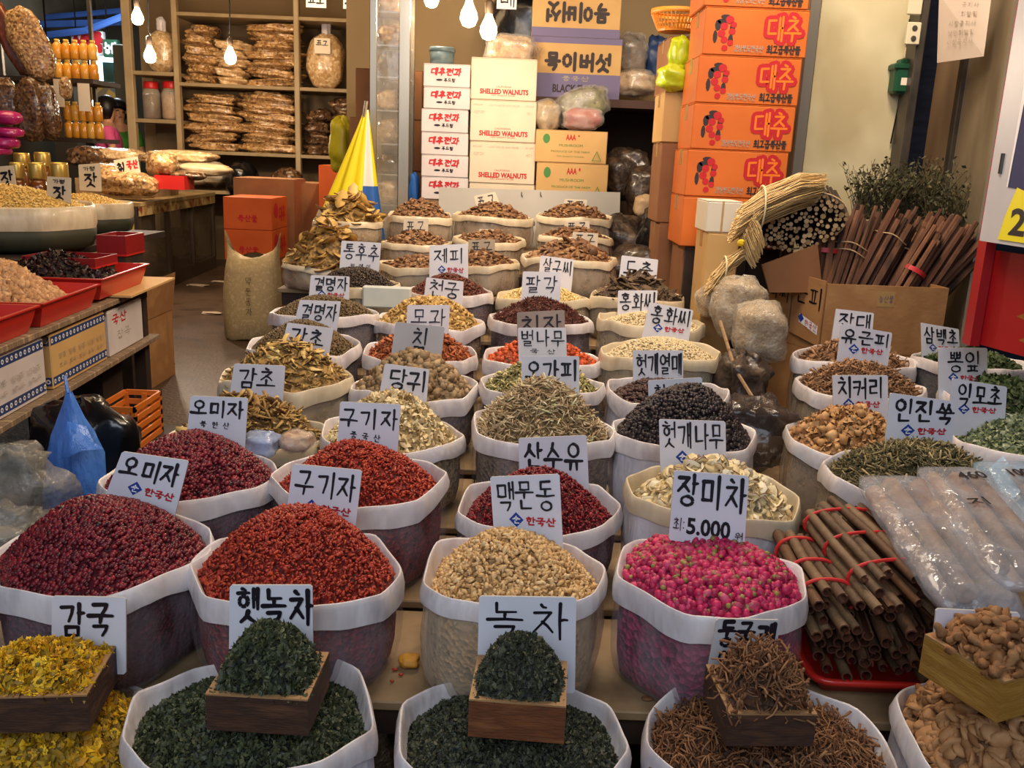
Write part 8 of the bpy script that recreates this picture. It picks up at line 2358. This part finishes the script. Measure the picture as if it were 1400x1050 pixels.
def quillbundle(pfar, pnear, wx, wz, n, r0, label, seed, ties, upv=None, name='bark_bundle', jitter=.05):
    rd = random.Random(seed); root = empty(name, pnear, label, 'bundle', 'hollow bark bundles in the red tray'); ax = (pnear - pfar).normalized(); s_ = ax.cross(Vector((0, 0, 1))).normalized(); u_ = s_.cross(ax).normalized()
    pts = []
    for _ in range(14000):
        x, y = rd.uniform(-1, 1), rd.uniform(-1, 1)
        if abs(x) ** 2.6 + abs(y) ** 2.6 < 1 and all((x * wx - u) ** 2 + (y * wz - v) ** 2 > (r0 * 1.95) ** 2 for u, v in pts): pts.append((x * wx, y * wz))
        if len(pts) >= n: break
    for i, (X_, Z_) in enumerate(pts):
        r_ = r0 * rd.uniform(.8, 1.12); quill(pfar + s_ * X_ * .8 + u_ * Z_ * .8 - ax * rd.uniform(-.03, .03), pnear + s_ * X_ + u_ * Z_ + ax * rd.uniform(-jitter, jitter), r_, root, rd.uniform(.3, 1.2), seed * 1000 + i)
    for t in ties:
        c = pfar.lerp(pnear, t); k = .8 + .2 * t; mb = MB(); P_ = []
        for x in np.linspace(0, 6.2832, 33):
            cx_, sx_ = math.cos(x), math.sin(x); P_.append(c + s_ * (wx + r0 * .4) * k * math.copysign(abs(cx_) ** .8, cx_) + u_ * (wz + r0 * .5) * k * math.copysign(abs(sx_) ** .8, sx_))
        mb.tube(P_, .0042, 6, cap=False); mb.build('red_cord', CORD, root, True)
    return root


# upper big bundle, side bundle, and two below
pf, pn = at(1138, 702, Y=2.02), at(1246, 812, Y=1.70)
quillbundle(pf, pn, .105, .036, 44, .0125, 'big upper bundle of hollow bark tied with three red cords', 1, (.12, .45, .8))
pf, pn = at(1082, 745, Y=1.98), at(1142, 842, Y=1.68)
quillbundle(pf, pn, .055, .045, 18, .013, 'narrow bundle of hollow bark beside the rosebud sack', 2, (.15, .5, .8))
pf, pn = at(1150, 780, Y=2.0), at(1185, 872, Y=1.70)
quillbundle(pf, pn, .125, .045, 42, .0135, 'lower dark bundle of hollow bark resting in the red tray', 3, (.5,), jitter=.04)
pf, pn = at(1215, 775, Y=2.0), at(1262, 868, Y=1.72)
quillbundle(pf, pn, .07, .035, 22, .013, 'shaded hollow bark bundle beside the wrapped rolls', 4, (.5,), jitter=.04)

pf, pn = at(1158, 830, Y=2.0), at(1206, 912, Y=1.70)
quillbundle(pf, pn, .145, .022, 30, .0135, 'lowest layer of hollow bark lying on the red tray floor', 5, (), jitter=.035)
# ================================================================== wrapped bark rolls in clear plastic
ROLL = mat('bark_roll', [(150, 116, 88), (126, 94, 70), (164, 132, 104)], .6, scale=6, stretch=(4, 4, 1)); WRAP = film('wrap_film', (196, 198, 206), .34, .1, 1.0, 11, spec=1.0); WRAPB = film('wrap_film_blue', (176, 206, 232), .34, .12, 1.0, 8, spec=.9)


def wrapped(a, b_, hw, th, rolls, label, seed, fm, text=None):
    """long clear bag with bark rolls, from far point a to near point b_"""
    root = empty('wrapped_bark', b_, label, 'bag', 'clear bags of bark rolls'); ax = (b_ - a).normalized(); s_ = ax.cross(Vector((0, 0, 1))).normalized(); u_ = s_.cross(ax).normalized(); L_ = (b_ - a).length
    r = np.random.default_rng(seed)
    for x, r_, t0, t1 in rolls:
        mb = MB(); p0 = a + ax * L_ * t0 + s_ * hw * x; p1 = a + ax * L_ * t1 + s_ * hw * x
        n = 12; rows = []
        for k, (p, rr) in enumerate(((p0, r_ * .5), (p0, r_), (p0.lerp(p1, .5) + u_ * .002, r_ * 1.03), (p1, r_), (p1, r_ * .55), (p1 - ax * .03, r_ * .5))): rows.append([p + (s_ * math.cos(2 * math.pi * j / n) + u_ * math.sin(2 * math.pi * j / n)) * rr for j in range(n)])
        mb.quadgrid(rows, True); mb.build('bark_roll', ROLL, root, True)
    mb = MB(); rows = []; n = 22
    for k in range(15):
        t = k / 14; w_ = hw * (1.12 - .25 * abs(2 * t - 1) ** 4); h = th * (1.1 if .06 < t < .94 else .35); row = []
        for j in range(n):
            x = 2 * math.pi * j / n; wr = 1 + .10 * math.sin(3 * x + k * 1.1) + .06 * math.sin(7 * x + k * 2.3)
            row.append(a + ax * L_ * (t * 1.08 - .04) + s_ * w_ * math.copysign(abs(math.cos(x)) ** .7, math.cos(x)) * (1 + .03 * math.sin(k * 1.7)) + u_ * h * math.sin(x) * wr)
        rows.append(row)
    k0 = mb.quadgrid(rows, True); mb.f.append(tuple(range(k0 + n - 1, k0 - 1, -1))); mb.m.append(0); mb.f.append(tuple(range(k0 + 14 * n, k0 + 15 * n))); mb.m.append(0)
    mb.build('clear_wrap', fm, root, True)
    if text:
        for tx, t, x, sz, lt_ in text:
            c = a + ax * L_ * t + s_ * hw * x + u_ * (th * 1.22)
            e1 = (Vector((1, 0, 0)) - u_ * u_.x).normalized(); e1 = (e1 - ax * .15).normalized(); e2 = u_.cross(e1).normalized()
            if e2.dot(CU) > 0: e2 = -e2
            f = Face(c - e1 * sz - e2 * sz * .5, c + e1 * sz - e2 * sz * .5, c + e1 * sz + e2 * sz * .5, c - e1 * sz + e2 * sz * .5, u_)
            if lt_: f.latin(tx, 0, 0, 1, 1, 'k', bold=.02)
            else: f.hangul(tx, .1, 0, .9, 1, .006, 'k', .2)
            f.done(root, INKMATS)
    return root


wrapped(at(1220, 660, Y=2.05), at(1345, 835, Y=1.58), .085, .028, ((-.62, .026, .04, .93), (.1, .022, .02, .9), (.72, .020, .1, .95)), 'clear bag with two thick pale bark rolls beside the cinnamon bundles', 1, WRAP)
wrapped(at(1300, 648, Y=2.08), at(1420, 800, Y=1.62), .085, .026, ((-.6, .016, .05, .9), (0, .018, .05, .95), (.6, .016, .05, .9)), 'middle clear bag with black scribbled number', 2, WRAP, (('460', .14, -.2, .035, True), ('지', .42, .2, .03, False)))
wrapped(at(1372, 640, Y=2.12), at(1500, 770, Y=1.70), .08, .026, ((-.6, .02, .05, .9), (0, .018, .05, .95)), 'bluish clear bag at the picture edge with a four-digit number', 3, WRAPB, (('1000', .2, .0, .035, True),))
slab([at(1352, 640, Y=2.10), at(1372, 622, Y=2.14), at(1400, 668, Y=2.0), at(1376, 690, Y=1.96)], .002, WRAPB, 'blue_film', None)
o = bpy.data.objects.get('blue_film'); recolocate(o); tag(o, 'folded blue plastic film between the clear bark bags', 'film')
# small things in the gaps
p = at(357, 607, Y=2.38); lump_obj('small_bag', p, (.05, .05, .035), film('blueish_film', (170, 190, 226), .6, .2, .8, 14), 'small bluish plastic bag between the splinter sack and crimson berries', 'bag', seed=170, noise=.25)
p = at(405, 603, Y=2.40); clear_bag(p, (.05, .05, .03), mat('twigs_in_bag', [(150, 96, 70), (190, 160, 120)], .6, scale=60, vor=True), 'tiny clear bag of brown bits beside the bluish one', seed=171)
lo, hi = pbox(495, 392, 562, 422, 4.08, .05); b = MB(); b.box((lo[0], lo[1], lo[2]), (hi[0], lo[1] + .03, hi[2]), bev=.008); o = b.build('plastic_tub', mat('tub_white', [(214, 216, 206), (196, 204, 196)], .4, scale=8)); recolocate(o); tag(o, 'small pale rectangular tub between peppercorns and quince slices', 'tub')
pp = at(560, 895, Y=1.74); lump_obj('rope_coil', (pp.x, 1.74, .545), (.022, .022, .012), mat('ochre_rope', (200, 140, 50), .6), 'small ochre coil lying between the goji and cream tuber sacks', 'rope', seed=5)
for i, (px, py, w_) in enumerate(((540, 915, .006), (548, 922, .005), (885, 955, .012), (536, 931, .004))):
    p = at(px, py, z=.534 if i != 2 else .534); lump_obj('crumb', p, (w_, w_ * .6, .003), (GOJI, GOJI, ROOT, GOJI)[i], ('spilled red goji crumb on the table edge', 'second spilled goji crumb on the table edge', 'curled root bit on the table edge', 'smallest goji crumb on the table edge')[i], 'crumb', seed=180 + i)
# litter in the aisle
for i, (px, py, w_) in enumerate(((290, 428, .1), (270, 390, .12), (215, 452, .06), (230, 495, .05), (300, 385, .09))):
    p = at(px, py, z=.01); lump_obj('paper_scrap', p, (w_, w_ * .5, .012), mat('scrap', (176, 160, 140), .6), ('crumpled pale scrap in the aisle', 'wider scrap near the glass counter', 'thin scrap beside the floor box', 'small scrap in mid-aisle', 'dim scrap before the orange cartons')[i], 'litter', seed=190 + i, noise=.3)
